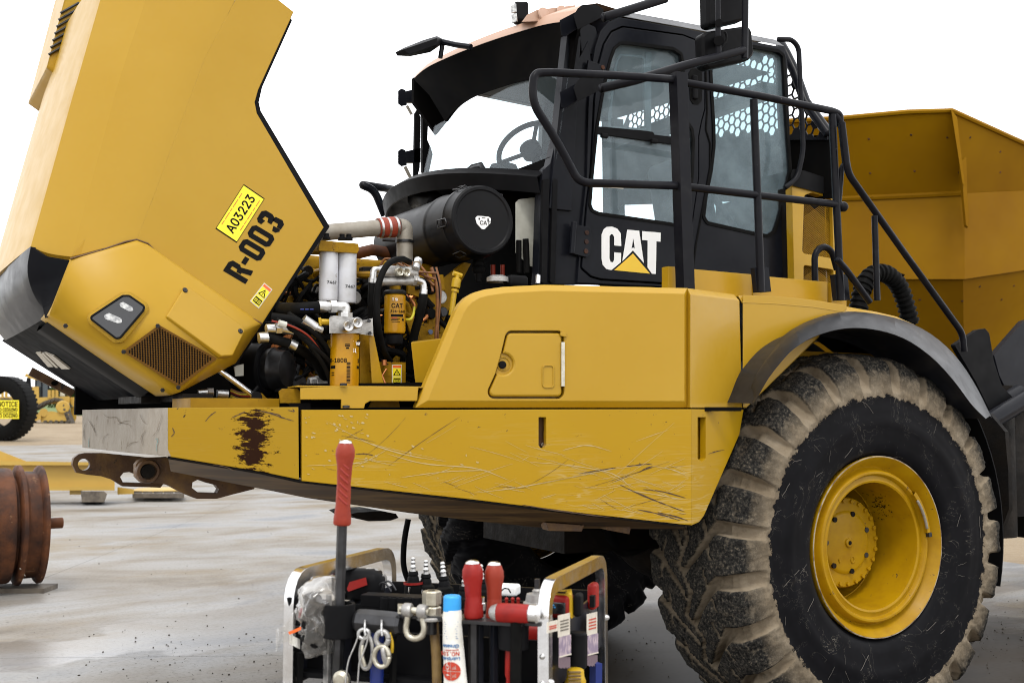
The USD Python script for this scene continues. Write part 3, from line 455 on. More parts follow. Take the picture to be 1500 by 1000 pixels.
T.add('hinge', cyl(hit(824.5, 501, off(PP, -0.004)), hit(824.5, 566, off(PP, -0.004)), 0.009, 10, b=0.001), 'zinc', hf)
T.add('hinge_stop', slab([(820, 486), (829, 488), (829, 494), (820, 492)], PP, 0.006, d=-0.008), 'yellow_paint', hf)
A = hits([(1011, 430), (1083, 440), (1087, 597), (1011, 597)], PF); B = A[:2] + np.array([-PF[1] * -0.03 + [0, 0, 0.03]])
A[0] = hit(1011, 421, PP) + PP[1] * 0.0 + np.array([0, 0, -0.03]); B[0] = A[0] + PP[1] * 0.028 + [0, 0, 0.03]; B[1] = A[1] + PF[1] * 0.028 + [0, 0, 0.03]
bk = [B[0] + PP[1] * 0.45, B[1] + PF[1] * 0.45, A[2] + PF[1] * 0.45, A[3] + PP[1] * 0.45]
T.add('body_side', hull([*A, *B, *bk]), 'yellow_paint', label='angled rear facet of the yellow body side')
T.add('gap_backing', slab([(440, 562), (1010, 555), (1010, 604), (440, 604)], off(PP, 0.30), 0.02), 'dark_inside'); T.add('gap_backing', slab([(425, 590), (455, 590), (455, 704), (425, 696)], off(PP, 0.035), 0.02), 'dark_inside')
T.add('shadow_gap', slab([(610, 596), (1086, 596), (1086, 602), (443, 602), (443, 597)], off(PP, 0.06), 0.02), 'dark_inside')

# --- rear fender and its black flare over the wheel
WX, WY, WZ = 4.215, 4.22, 0.90                   # front wheel centre
PR = vp((3.46, 4.01), (5.2, 4.10))
rf = [(1087, 432), (1135, 434), (1190, 439), (1240, 447), (1290, 456), (1320, 463), (1345, 476), (1365, 492), (1300, 500), (1240, 490), (1190, 505), (1150, 540), (1112, 590), (1090, 600)]
T.add('rear_fender', hull(np.vstack([hits([(1088, 432), (1140, 434), (1190, 439), (1240, 447), (1240, 452), (1190, 460), (1150, 480), (1120, 520), (1100, 555), (1093, 597), (1088, 597)], off(PR, 0.002)), hits([(1095, 440), (1140, 442), (1240, 455)], off(PR, 0.35))])), 'yellow_paint')
topc = [(1088, 432), (1135, 434), (1190, 439), (1240, 447), (1290, 456), (1320, 463), (1345, 474), (1370, 492)]
T.add('fender_top', sheet([hits(topc, PR) + [0, 0, -0.035], hits(topc, PR) + PR[1] * 0.03, hits(topc, PR) + PR[1] * 0.3 + [0, 0, 0.004]], 0.006), 'yellow_paint')
outc = [(1096, 590), (1097, 553), (1112, 530), (1131, 507), (1152, 487), (1176, 473), (1210, 460), (1246, 455), (1290, 460), (1330, 470), (1370, 492), (1402, 522), (1430, 564), (1453, 612)]
inc = [(1104, 590), (1112, 578), (1124, 556), (1140, 535), (1160, 512), (1186, 495), (1220, 483), (1254, 479), (1294, 484), (1330, 497), (1368, 524), (1400, 560), (1424, 594), (1444, 613)]
O = hits(outc, yp(4.0)); I = hits(inc, yp(3.80)); Im = I * 0.6 + O * 0.4 + (I - [WX, I[0][1], WZ]) * np.array([1, 0, 1]) / 1.1 * 0.025
O, I, Im = (fillet(q, 0.2, 3) for q in (O, I, Im))
fl = sheet([O, Im, I, I + [0, 0.010, 0] - (I - [WX, 0, WZ]) * [1, 0, 1] * 0.004, I + [0, 0.26, 0] + (I - [WX, 0, WZ]) * [1, 0, 1] * 0.01, I + [0, 0.3, 0] - (I - [WX, 0, WZ]) * [1, 0, 1] * 0.02], 0.0)
T.add('fender_flare', fl, 'flare_plastic', smooth=60)
a = np.linspace(math.radians(-15), math.radians(165), 40)
arc = lambda r, y, dx=0: np.stack([WX + dx + r * np.cos(a), np.full_like(a, y), WZ + r * np.sin(a)], 1)
ln = T.add('wheel_arch_liner', sheet([arc(1.10, 4.06), arc(1.14, 4.3), arc(1.14, 4.75)], 0.01), 'black_plastic', smooth=True)
a2 = a[2:24]; T.add('liner_rib', tube(np.stack([WX + 1.085 * np.cos(a2), np.full_like(a2, 4.2), WZ + 1.085 * np.sin(a2)], 1), 0.016, 8), 'yellow_rough', ln, smooth=True)
T.add('arch_wall', ext(Polygon(to2(arc(1.13, 4.78), yp(4.78))), yp(4.78), 0.02), 'dark_inside')
for px, py in ((1330, 486), (1384, 530), (1418, 586)): T.add('flare_bolt', bolt(hit(px, py, yp(3.98)), [0, 1, 0], 0.014), 'steel_dark')
# --- wheels
def wheel_mats():
    MAT['tyre'] = usdkit.material(stage, '/World/Looks/tyre', {
        'u': ('uvmap', {'attribute': 'st'}), 's': ('separate_xyz', {}), 'g': ('geometry', {}), 'p': ('principled_bsdf', {'specular_ior_level': 0.06}),
        'n1': ('noise_texture', {'scale': 7, 'detail': 6, 'roughness': 0.65}), 'n2': ('noise_texture', {'scale': 80, 'detail': 5, 'roughness': 0.7}), 'n3': ('noise_texture', {'scale': 22, 'detail': 6, 'roughness': 0.7}),
        'mud': ('rgb_ramp', {'ramp': [(0.25, (0.1216, 0.0928, 0.0608)), (0.5, (0.2112, 0.1696, 0.1184)), (0.75, (0.2752, 0.2304, 0.1696))]}),
        'rub': ('rgb_ramp', {'ramp': [(0.38, (0.008, 0.0078, 0.0075)), (0.50, (0.022, 0.021, 0.019)), (0.58, (0.042, 0.038, 0.032)), (0.68, (0.13, 0.108, 0.08))]}),
        'side': ('rgb_ramp', {'ramp': [(0.3, (0.00384, 0.00384, 0.00448)), (0.6, (0.0064, 0.0064, 0.00768)), (0.8, (0.0192, 0.01664, 0.0128))]}),
        'top': ('map_range', {'from_min': 0.72, 'from_max': 0.93, 'to_min': 1, 'to_max': 0, 'clamp': True}), 'tn': ('math', {'math_type': 'multiply_add', 'value2': 2.1, 'value3': -1.02}), 'ta': ('math', {'math_type': 'add', 'use_clamp': True}),
        'sh': ('map_range', {'from_min': 1.10, 'from_max': 1.48, 'to_min': 0.72, 'to_max': -0.15, 'clamp': True}), 'tb': ('math', {'math_type': 'add', 'use_clamp': True}),
        'c1': ('mix_color', {}), 'sn': ('math', {'math_type': 'multiply_add', 'value2': 0.36, 'value3': -0.18}), 'sa': ('math', {'math_type': 'add'}), 'sm': ('map_range', {'from_min': 0.985, 'from_max': 1.0, 'clamp': True}), 'c2': ('mix_color', {}),
        'rr': ('map_range', {'from_min': 0, 'from_max': 1, 'to_min': 0.5, 'to_max': 0.92}), 'b': ('bump', {'distance': 0.004}), 'bmix': ('math', {'math_type': 'multiply'}),
        # dry scuffs on the side wall
        'vm': ('mapping', {'scale': (2.2, 1, 2.2)}), 'v': ('noise_texture', {'scale': 2.0, 'detail': 4, 'roughness': 0.7, 'distortion': 1.4}), 'vs': ('math', {'math_type': 'subtract', 'value2': 0.5}), 'va': ('math', {'math_type': 'absolute'}), 'vr': ('map_range', {'from_min': 0.001, 'from_max': 0.0035, 'to_min': 0.8, 'to_max': 0, 'clamp': True}), 'vz': ('map_range', {'from_min': 0.46, 'from_max': 0.6, 'clamp': True}), 'vx': ('math', {'math_type': 'multiply'}), 'cs': ('mix_color', {'b': (0.16, 0.145, 0.12)})},
        [('u.UV', 's.vector'), ('g.position', 'n1.vector'), ('g.position', 'n2.vector'), ('g.position', 'n3.vector'), ('n1.fac', 'mud.fac'), ('n2.fac', 'rub.fac'), ('n1.fac', 'side.fac'),
         ('s.x', 'top.value'), ('n3.fac', 'tn.value1'), ('top.result', 'ta.value1'), ('tn.value', 'ta.value2'), ('s.y', 'sh.value'), ('ta.value', 'tb.value1'), ('sh.result', 'tb.value2'),
         ('tb.value', 'c1.fac'), ('rub.color', 'c1.a'), ('mud.color', 'c1.b'), ('n3.fac', 'sn.value1'), ('s.y', 'sa.value1'), ('sn.value', 'sa.value2'), ('sa.value', 'sm.value'), ('sm.result', 'c2.fac'),
         ('g.position', 'vm.vector'), ('vm.vector', 'v.vector'), ('v.fac', 'vs.value1'), ('vs.value', 'va.value1'), ('va.value', 'vr.value'), ('n1.fac', 'vz.value'), ('vr.result', 'vx.value1'), ('vz.result', 'vx.value2'), ('side.color', 'cs.a'), ('vx.value', 'cs.fac'),
         ('cs.result', 'c2.a'), ('c1.result', 'c2.b'), ('c2.result', 'p.base_color'), ('sm.result', 'rr.value'), ('rr.result', 'p.roughness'), ('n2.fac', 'bmix.value1'), ('sm.result', 'bmix.value2'), ('bmix.value', 'b.height'), ('b.normal', 'p.normal')], surface='p.BSDF')
wheel_mats()
def make_tyre(cx, cy, cz, face, nu=900, nv=96, seed=0, far=False):
    """face = -1: outer side towards -y. Returns mesh and uv (height 0..1, profile 0 bead / 1 tread shoulder / 2 tread)"""
    prof = np.array([(0.425, 0.285, 0), (0.45, 0.325, 0.1), (0.50, 0.342, 0.3), (0.58, 0.352, 0.55), (0.66, 0.352, 0.78), (0.715, 0.345, 0.95), (0.728, 0.344, 1.0), (0.77, 0.350, 1.12), (0.83, 0.342, 1.3), (0.885, 0.322, 1.5), (0.925, 0.285, 1.75), (0.945, 0.22, 2.0), (0.953, 0.11, 2.0), (0.955, 0.0, 2.0)])
    prof[:, 0] = np.where(prof[:, 0] > .5, .5 + (prof[:, 0] - .5) * .945, prof[:, 0])
    d = np.r_[0, np.cumsum(np.linalg.norm(np.diff(prof[:, :2], axis=0), axis=1))]; t = np.r_[np.linspace(0, d[6], 14)[:-1], np.linspace(d[6], d[-1], nv // 2 - 13)]
    half = np.stack([np.interp(t, d, prof[:, k]) for k in range(3)], 1); other = half[::-1][1:].copy(); other[:, 1] *= -1
    P = np.vstack([half, other]); n = len(P); s = P[:, 1] / 0.35                           # s: +1 outer shoulder, -1 inner
    th = np.linspace(0, 2 * np.pi, nu, endpoint=False); S, TH = np.meshgrid(s, th); R = np.broadcast_to(P[:, 0], S.shape); V = np.broadcast_to(P[:, 2], S.shape)
    NL = 24; pitch = 2 * np.pi / NL; Rm = 0.95
    sh = np.clip(np.abs(S), 0, 1)
    side = np.where(S >= 0, 0.0, 0.5)
    prg = meshkit.noise(np.stack([np.cos(TH) * 9, np.sin(TH) * 9, S * 3], -1), seed) - 0.5
    shift = -0.95 * (1 - np.minimum(sh / 0.62, 1)) ** 1.1 + 0.10 * prg                    # grooves sweep forward towards the centre
    ph = (TH / pitch + shift + side) % 1.0; dg = np.abs(ph - 0.5) * pitch * Rm
    wv = 0.012 + 0.014 * np.clip((sh - 0.25) / 0.6, 0, 1)
    lat = np.clip((dg - wv) / 0.017, 0, 1)
    zc = 0.10 * (np.abs(((TH / pitch + 0.25) % 1.0) - 0.5) * 4 - 1); dc = np.abs(S - zc) * 0.35; cen = np.clip((dc - 0.006) / 0.01, 0, 1)
    s2 = 0.46 + 0.16 * (ph - 0.5); sipe = np.clip((np.abs(sh - s2) * 0.35 - 0.003) / 0.008, 0, 1)
    h = np.minimum(np.minimum(lat, cen), 0.55 + 0.45 * sipe); h = h * h * (3 - 2 * h)
    on = np.clip((V - 1.03) / 0.25, 0, 1)                                                 # lugs fade into the shoulder
    q = np.stack([np.cos(TH) * R, S * 0.35, np.sin(TH) * R], -1)
    wear = (meshkit.fbm(q * 16, 3, seed + 3) - 0.5) * 0.02 + (meshkit.fbm(q * 45, 2, seed + 5) - 0.5) * 0.010
    D = on * (-(0.060 - 0.018 * np.clip((sh - 0.7) / 0.3, 0, 1)) * (1 - h)) + np.where(V > 1.0, wear, 0) + np.where((V > 0.97) & (V < 1.1), 0.006, 0) + np.where(np.abs(V - 0.62) < 0.035, 0.006, 0) + np.where(np.abs(V - 0.22) < 0.03, 0.005, 0)
    dP = np.gradient(P[:, :2], axis=0); nr, ny = -dP[:, 1], dP[:, 0]; L = np.hypot(nr, ny) + 1e-9; nr, ny = nr / L, ny / L
    nr2 = nr; ny2 = ny
    RR = R + D * nr2; YY = P[:, 1] + D * ny2
    G = np.stack([cx + RR * np.cos(TH), cy + face * YY, cz + RR * np.sin(TH)], -1)
    i, j = np.meshgrid(np.arange(nu), np.arange(n - 1), indexing='ij'); i2 = (i + 1) % nu
    qd = np.stack([i * n + j, i * n + j + 1, i2 * n + j + 1, i2 * n + j], -1).reshape(-1, 4); f = np.vstack([qd[:, [0, 1, 2]], qd[:, [0, 2, 3]]])
    if far: V = np.where(S < -0.2, np.minimum(V, 0.9), V)  # inner half of the far tyre loses its mud colour to imitate deep shade
    hh = np.where(V > 1.0, 1 - on * (1 - h), 1.0)
    m = trimesh.Trimesh(G.reshape(-1, 3), f, process=False)
    Nf = m.face_normals[:200]; c = m.triangles_center[:200] - [cx, cy, cz]; c[:, 1] *= 1
    return m, np.stack([hh.ravel(), V.ravel()], 1)
def make_wheel(cx, cy, cz, face, detail=True):
    m, uv = make_tyre(cx, cy, cz, face, 900 if detail else 420, 100 if detail else 64, 0, not detail)
    if (np.cross(m.triangles[:, 1] - m.triangles[:, 0], m.triangles[:, 2] - m.triangles[:, 0]) * (m.triangles_center - [cx, cy, cz])).sum() < 0: m.invert()
    w = T.add('tyre', m, 'tyre', smooth=True, uv=uv, label='front near tyre caked in dry mud' if detail else 'front far tyre')
    o = np.array([cx, cy + face * 0.315, cz]); n = np.array([0, -face, 0.0])              # n points inwards
    W = T.add('rim', lathe(o, n, [(s_, q_ * .967) for s_, q_ in [(0.06, 0.425), (0.0, 0.446), (-0.008, 0.445), (-0.012, 0.438), (0.0, 0.428), (0.03, 0.405), (0.048, 0.395), (0.055, 0.388), (0.045, 0.378), (0.02, 0.374), (0.012, 0.366), (0.012, 0.356), (0.02, 0.350), (0.032, 0.346), (0.030, 0.330), (0.026, 0.322), (0.03, 0.312), (0.05, 0.308), (0.10, 0.306), (0.30, 0.300), (0.31, 0.296), (0.46, 0.296), (0.50, 0.22), (0.50, 0.02)]], 96), 'yellow_rim', smooth=40)
    oh = o + n * 0.045
    h = T.add('hub', lathe(oh, n, [(0.145, 1e-4), (0.145, 0.035), (0.15, 0.05), (0.15, 0.135), (0.158, 0.15), (0.165, 0.155), (0.165, 0.215), (0.175, 0.222), (0.42, 0.222)], 64), 'yellow_rim', W)
    if detail:
        T.add('hub_cap', [cyl(oh + n * 0.135, oh + n * 0.16, 0.022, 20, b=0.003)], 'yellow_rim', h); T.add('drain_plug', cyl(oh + n * 0.132, oh + n * 0.15, 0.010, 10), 'dark_oily', h)
        for k in range(24):
            t = k * 2 * np.pi / 24 + 0.05; p = oh + n * 0.166 + 0.203 * np.array([math.cos(t), 0, math.sin(t)]); T.add('hub_bolt', lathe(p, -n, [(0, 0.0115), (0.012, 0.011), (0.012, 1e-4)], 6), 'yellow_rim', h)
        for k in range(7):
            t = k * 2 * np.pi / 7 + 0.4; p = oh + n * 0.152 + 0.142 * np.array([math.cos(t), 0, math.sin(t)]); T.add('plug', cyl(p - n * 0.006, p + n * 0.004, 0.013, 12), 'steel_dark' if k % 3 == 0 else 'dark_oily', h)
        T.add('cast_mark', tube([oh + n * 0.149 + np.array([0.03 + 0.012 * math.cos(t), 0, -0.085 + 0.016 * math.sin(t)]) for t in np.linspace(0, 2 * np.pi, 14)], 0.003, 5), 'yellow_rim', h, smooth=True); T.add('cast_mark', tube([oh + n * 0.149 + np.array(q) for q in ((-0.065, 0, -0.075), (-0.06, 0, -0.095), (-0.05, 0, -0.075))], 0.003, 5), 'yellow_rim', h, smooth=True)
        g = np.linspace(math.radians(8), math.radians(44), 16)                              # lock ring driver and its key
        T.add('lock_key', sheet([[o + n * z + r * np.array([math.cos(t), 0, math.sin(t)]) for t in g] for r, z in ((0.340, 0.022), (0.340, -0.004), (0.360, -0.004), (0.366, 0.03))]), 'yellow_rim', W)
        T.add('lock_key', bar(o + n * 0.0 + 0.353 * np.array([math.cos(g[0]), 0, math.sin(g[0])]), o + n * 0.0 + 0.353 * np.array([math.cos(g[0] - 0.06), 0, math.sin(g[0] - 0.06)]), 0.02, 0.02), 'steel_dark', W)
        g = np.linspace(math.radians(12), math.radians(38), 12)
        T.add('lock_bar', tube([o + n * -0.008 + 0.337 * np.array([math.cos(t), 0, math.sin(t)]) for t in g], 0.007, 6), 'pipe_grey', W, smooth=True)
        T.add('rim_edge', tube([o + n * -0.009 + 0.427 * np.array([math.cos(t), 0, math.sin(t)]) for t in np.linspace(0, 2 * np.pi, 120)], 0.0035, 6), 'worn_edge', W, smooth=True)
        T.add('weld_bead', tube([o + n * 0.29 + 0.290 * np.array([math.cos(t), 0, math.sin(t)]) for t in np.linspace(0, 2 * np.pi, 80)], 0.004, 6), 'yellow_rim', W, smooth=True)
    return w, W
def wheel_wear(w, W):
    r = np.random.default_rng(17); l = []; yr = lambda q: np.interp(q, [.45, .50, .575, .65, .70], [.325, .342, .352, .352, .345])
    for k in range(30):
        t, q = r.uniform(0, 6.28), r.uniform(.47, .695); a_ = r.uniform(-1.2, 1.2) + (1.57 if k % 2 else 0); L = r.uniform(.03, .16); P = []
        for s_ in np.linspace(0, L, 6): tt, qq = t + s_ * math.cos(a_) / q, np.clip(q + s_ * math.sin(a_) + r.normal(0, .0015), .46, .70); P.append([WX + qq * math.cos(tt), WY - yr(qq) - .0022, WZ + qq * math.sin(tt)])
        l.append(tube(P, r.uniform(.0003, .0008), 4))
    T.add('scuff', l, 'scuff_grey', w, kind='stuff'); l = []
    for k in range(90):
        t, d = r.normal(math.radians(38), .16), r.normal(.20, .035); s_ = r.uniform(.001, .006); q = .2895; e = lambda tt, dd: [WX + q * math.cos(tt), WY - .315 + dd, WZ + q * math.sin(tt)]
        l.append(hull([e(t + s_ * 2.5 * math.cos(u) * r.uniform(.6, 1.3), d + s_ * math.sin(u)) for u in np.linspace(0, 6.28, 7)[:-1]] + [[WX + (q - .002) * math.cos(t), WY - .315 + d, WZ + (q - .002) * math.sin(t)]]))
    T.add('grease_spots', l, 'dark_oily', W, kind='stuff')
pm('scuff_grey', (0.30, 0.27, 0.23), 0.7)
pm('worn_edge', (0.50, 0.42, 0.30), 0.6, n1=(16, (0.14, 0.08, 0.04), 0.42, 0.6))
WW = make_wheel(WX, WY, WZ, -1); wheel_wear(*WW); make_wheel(WX, 2 * YC - WY, WZ, 1, False)
T.add('front_axle', [cyl((WX, WY + 0.2, WZ), (WX, 2 * YC - WY - 0.2, WZ), 0.17, 24), ball((WX, YC, WZ), 0.36, 3, (1, 1, 1))], 'dark_oily')
T.add('frame_rail', [bx((4.5, YC - 0.55, 1.22), (3.2, 0.16, 0.42)), bx((4.5, YC + 0.55, 1.22), (3.2, 0.16, 0.42)), bx((3.7, YC, 1.30), (1.8, 1.0, 0.3)), bx((3.6, YC, 1.0), (0.8, 0.9, 0.4))], 'dark_oily')
T.add('belly_plate', [bx((2.6, YC - 0.05, 1.50), (2.9, 2.5, 0.03))], 'dark_inside')
T.add('oil_pan', [hull([(2.9, YC - 0.45, 1.15), (2.9, YC + 0.45, 1.15), (3.5, YC - 0.4, 0.85), (3.5, YC + 0.4, 0.85), (2.7, YC - 0.5, 1.5), (2.7, YC + 0.5, 1.5), (3.9, YC - 0.5, 1.5), (3.9, YC + 0.5, 1.5)])], 'dark_inside')
T.add('brake_hose', tube([at(598, 760, 7.4), at(592, 790, 7.4), at(590, 830, 7.4), at(602, 860, 7.4)], 0.02, 8, 0.1), 'black_rubber', smooth=True)
T.add('step_cable', tube([(3.3, 5.0, 1.4), (3.5, 5.1, 0.8), (3.8, 5.3, 0.75), (4.1, 5.3, 0.9)], 0.03, 8, 0.2), 'black_rubber', smooth=True)
T.add('mud_flap', slab([(1395, 600), (1450, 606), (1472, 632), (1477, 690), (1478, 745), (1458, 800), (1440, 858), (1380, 858)], xp(5.42), 0.03), 'dark_oily')
T.add('rear_chassis', [bx((6.6, YC, 1.15), (2.6, 1.2, 0.5)), bx((5.6, YC, 1.2), (0.8, 1.5, 0.7))], 'dark_oily')
# --- hood, tilted forward
YS = 4.65; PS = yp(YS)
side = [(105, 376), (175, 115), (212, 5), (227, -55), (330, -62), (406, -1), (430, 18), (378, 132), (373, 150), (376, 166), (474, 333), (384, 474), (266, 413), (240, 383), (217, 357), (200, 351), (184, 354)]
fold = lambda t: (222 + (345 - 222) * t, 295 - 295 * t)
flat_ = [(372, -60), (400, -50), (406, -1), (430, 18), (378, 132), (373, 150), (376, 166), (474, 333), (384, 474), (266, 413), (240, 383), (217, 357), (200, 351), (222, 295), (300, 85), (345, 0)]
hood = T.add('hood_side', slab(flat_, PS, 0.03), 'yellow_paint', label='tilted hood side with stencilled fleet number')
fa, fb_ = fillet(hits([(200, 351.5), (222, 295), (300, 85), (345, 0), (372, -60)], PS), .1, 3), fillet(hits([(105, 376), (140, 245), (175, 115), (212, 5), (227, -55)], yp(4.715)), .1, 3)
tt_ = np.linspace(0, 1, 12); T.add('hood_side', sheet([fa * (1 - t) + fb_ * t + np.array([0, 1.0, 0]) * (.065 * t ** 1.7 - .065 * t) for t in tt_]), 'yellow_paint', smooth=50, label='front part of the hood side, curving away')
T.add('hood_side', slab([(105, 376), (150, 366), (184, 354), (200, 350), (215, 330), (140, 330)], yp(4.70), .01), 'yellow_paint', hood)
# soft pressed fold running up the side: a shallow raised field towards the back edge
ra = [(196, 372), (226, 290), (302, 85), (348, -40)]
seal = [(428, 30), (384, 128), (379, 150), (382, 163), (483, 332), (345, 537), (332, 532), (356, 484), (474, 333), (372, 166), (369, 150), (374, 132), (420, 20)]
T.add('edge_seal', slab(seal, off(PS, 0.012), 0.07, rnd=0.006), 'black_plastic', hood)
L0 = hits([(105, 376), (140, 245), (175, 115), (212, 5), (227, -55)], yp(4.715)); L1 = hits([(45, 361), (74, 258), (104, 150), (147, 0), (163, -57)], yp(4.82))
L0 = fb_; L1f = fillet(L1, .1, 3); mid = 0.5 * (L0 + L1f); outw = (L1[0] - hits([(300, 200)], yp(4.82))[0]) * [1, 0, 1]; outw /= np.linalg.norm(outw)
band = [L0 * (1 - t) + L1f * t + outw * 0.012 * math.sin(math.pi * t) for t in np.linspace(0, 1, 7)]
T.add('hood_shoulder', sheet(band), 'yellow_paint', smooth=50)
rows = []
for y, o_ in ((4.82, 0.0), (4.86, 0.012), (5.0, 0.035), (5.3, 0.07), (5.6, 0.085), (5.9, 0.07), (6.2, 0.035), (6.34, 0.012), (6.38, 0)):
    rows.append(L1 + [0, y - 4.82, 0] + outw * o_)
up = (L1[-1] - L1[0]); up /= np.linalg.norm(up)
T.add('hood_top', sheet(rows, 0.02), 'yellow_top', smooth=60)
T.add('hood_side', slab([(x, y) for x, y in side], PS, 0.03).apply_translation([0, 6.52 - YS, 0]) if False else ext(poly(side, PS), yp(6.52), 0.03), 'yellow_paint', label='far side of the tilted hood')
T.add('hood_shoulder', sheet([b * [1, -1, 1] + [0, 2 * 5.6, 0] for b in band], 0.02), 'yellow_paint', label='far shoulder of the hood')
# raised air scoop with a louvred mouth near the far top of the hood
s0 = L1[3] + [0, 0.75, 0] + outw * 0.03 - up * 0.0; s1 = s0 + [0, 0.7, 0]
scoop = hull([s0 - up * 0.12, s1 - up * 0.12, s0 - up * 0.02 + outw * 0.10, s1 - up * 0.02 + outw * 0.10, s0 + up * 0.6 + outw * 0.12, s1 + up * 0.6 + outw * 0.12, s0 + up * 0.6 - outw * 0.05, s1 + up * 0.6 - outw * 0.05, s0 - outw * 0.05, s1 - outw * 0.05])
sc_ = T.add('air_scoop', scoop, 'yellow_soft')
for k in range(7):
    q = s0 + up * (0.05 + 0.035 * k) + outw * 0.112 + [0, 0.0, 0]; T.add('louvre', tube([q + [0, -0.004, 0], q + [0, -0.012, 0] - outw * 0.1], 0.006, 5), 'steel_dark', sc_)
# nose and front face
Q = fillet(hits([(45, 361), (38, 398), (50, 436), (72, 462)], yp(4.80)), 0.1, 4)
T.add('nose', sheet([Q + [0, d, 0] + outw * o_ for d, o_ in ((0, 0), (0.06, 0.015), (0.4, 0.05), (0.8, 0.06), (1.2, 0.05), (1.55, 0.015), (1.6, 0))], 0.02), 'nose_grey', smooth=60) if 'nose_grey' in MAT else None
pm('nose_ridge', (0.022, 0.021, 0.020), 0.6, spec=0.1)
pm('nose_black', (0.007, 0.007, 0.009), 0.55, spec=0.03, n1=(3, (0.010, 0.014, 0.016), 0.4, 0.7), rvar=0.08, bevel=0.01)
pm('nose_gloss', (0.010, 0.010, 0.012), 0.36, spec=0.3, rvar=0.08)
T.add('nose', sheet([Q + [0, d, 0] + outw * o_ for d, o_ in ((0, 0), (0.06, 0.015), (0.4, 0.05), (0.8, 0.06), (1.2, 0.05), (1.55, 0.015), (1.6, 0))], 0.02), 'nose_gloss', smooth=60)
C0 = hits([(101, 381), (99, 398), (84, 432), (73, 461)], yp(4.655)); C0 = fillet(C0, 0.05, 4)
ci = np.linspace(0, len(Q) - 1, len(C0)); Qi = np.stack([np.interp(ci, np.arange(len(Q)), Q[:, k]) for k in range(3)], 1)
T.add('nose_corner', sheet([C0, 0.5 * (C0 + Qi) + outw * 0.02, Qi], 0.02), 'nose_black', smooth=60)
f0, f1 = hit(72, 462, yp(4.66)), hit(250, 580, yp(4.66)); W_ = np.array([0, 1.75, 0]); fn = np.cross(f1 - f0, W_); fn /= np.linalg.norm(fn); fn = fn if fn @ (CAM - f0) > 0 else -fn
fr = T.add('front_grille', sheet([[f0, f1], [f0 + W_, f1 + W_]], 0.04), 'nose_black', smooth=False)
PG = (f0, -fn)
fl_n = (f1 - f0) / np.linalg.norm(f1 - f0); T.add('grille_ridge', sheet([[f0 + W_ * q + fn * h + fl_n * e for q, h in ((.10, 0), (.14, .03), (.20, .035), (.25, 0))] for e in (0.02, np.linalg.norm(f1 - f0) - .05)]), 'nose_ridge', fr, smooth=True)
em = [[(53, 513), (68, 512), (104, 537), (88, 537)], ]
T.add('emblem', px_poly([[(54, 514), (61, 514), (80, 535), (72, 535)], [(62, 515), (66, 515), (87, 536), (83, 536)], [(67, 514), (80, 519), (104, 538), (92, 538)]], PG, -0.01, 0.008), 'card_cream', fr)
T.add('tow_strap_plate', slab([(48, 538), (42, 549), (104, 581), (112, 572)], yp(6.38), 0.03), 'brown_lug')
T.add('plate_hole', slab(ring(80, 561, 5, k=0.7), yp(6.375), 0.02), 'dark_inside')
# headlamp housing: faceted box standing out from the hood side
V = {k: hit(x, y, yp(d)) for k, (x, y, d) in {'a': (103, 379, 4.65), 'b': (200, 352, 4.64), 'c': (268, 415, 4.645), 'd': (384, 474, 4.65), 'b2': (216, 358, 4.60), 'e': (72, 461, 4.64), 'm1': (241, 467, 4.47), 'm2': (322, 524, 4.49), 'r': (358, 484, 4.56), 'g': (180, 514, 4.52), 'h': (264, 574, 4.55), 'h2': (249, 579, 4.58), 'k': (345, 532, 4.58), 'q': (150, 452, 4.53)}.items()}
bk = [V[k] + [0, 0.25, 0] for k in ('a', 'c', 'd', 'e', 'h2', 'k')]
hbm = hull([*V.values(), *bk]); hb = T.add('lamp_housing', hbm, 'yellow_soft')
T.add('housing_seam', tube(np.array([hit(x, y, yp(4.645)) for x, y in ((103, 379), (150, 366), (184, 354), (200, 351), (217, 357), (240, 382), (267, 414), (320, 440), (384, 474))]), 0.004, 6), 'brown_lug', hb, smooth=True)
P1 = splane(hbm, (136, 462), (180, 440), (176, 490)); P1 = off(P1, -0.012)
lamp = rounded(poly([(130, 466), (180, 433), (190, 433), (213, 449), (211, 456), (177, 496), (170, 497)], P1), 0.012)
T.add('headlamp_recess', ext(lamp.buffer(0.014), P1, 0.05, -0.004), 'yellow_soft', hb)
hl = T.add('headlamp', cham(lamp, P1, 0.004, 0.05, -0.010), 'lamp_black', hb)
T.add('lamp_rim', ext(lamp.buffer(0.001).difference(lamp.buffer(-0.006)), P1, 0.012, -0.014), 'black_plastic', hl)
for q in ([(175, 445), (181, 443), (195, 451), (196, 456), (190, 457), (177, 450)], [(152, 463), (160, 459), (178, 467), (180, 473), (173, 474), (155, 468)]):
    T.add('lamp_reflector', ext(rounded(poly(q, P1), 0.006), P1, 0.006, -0.0125), 'light_lens', hl)
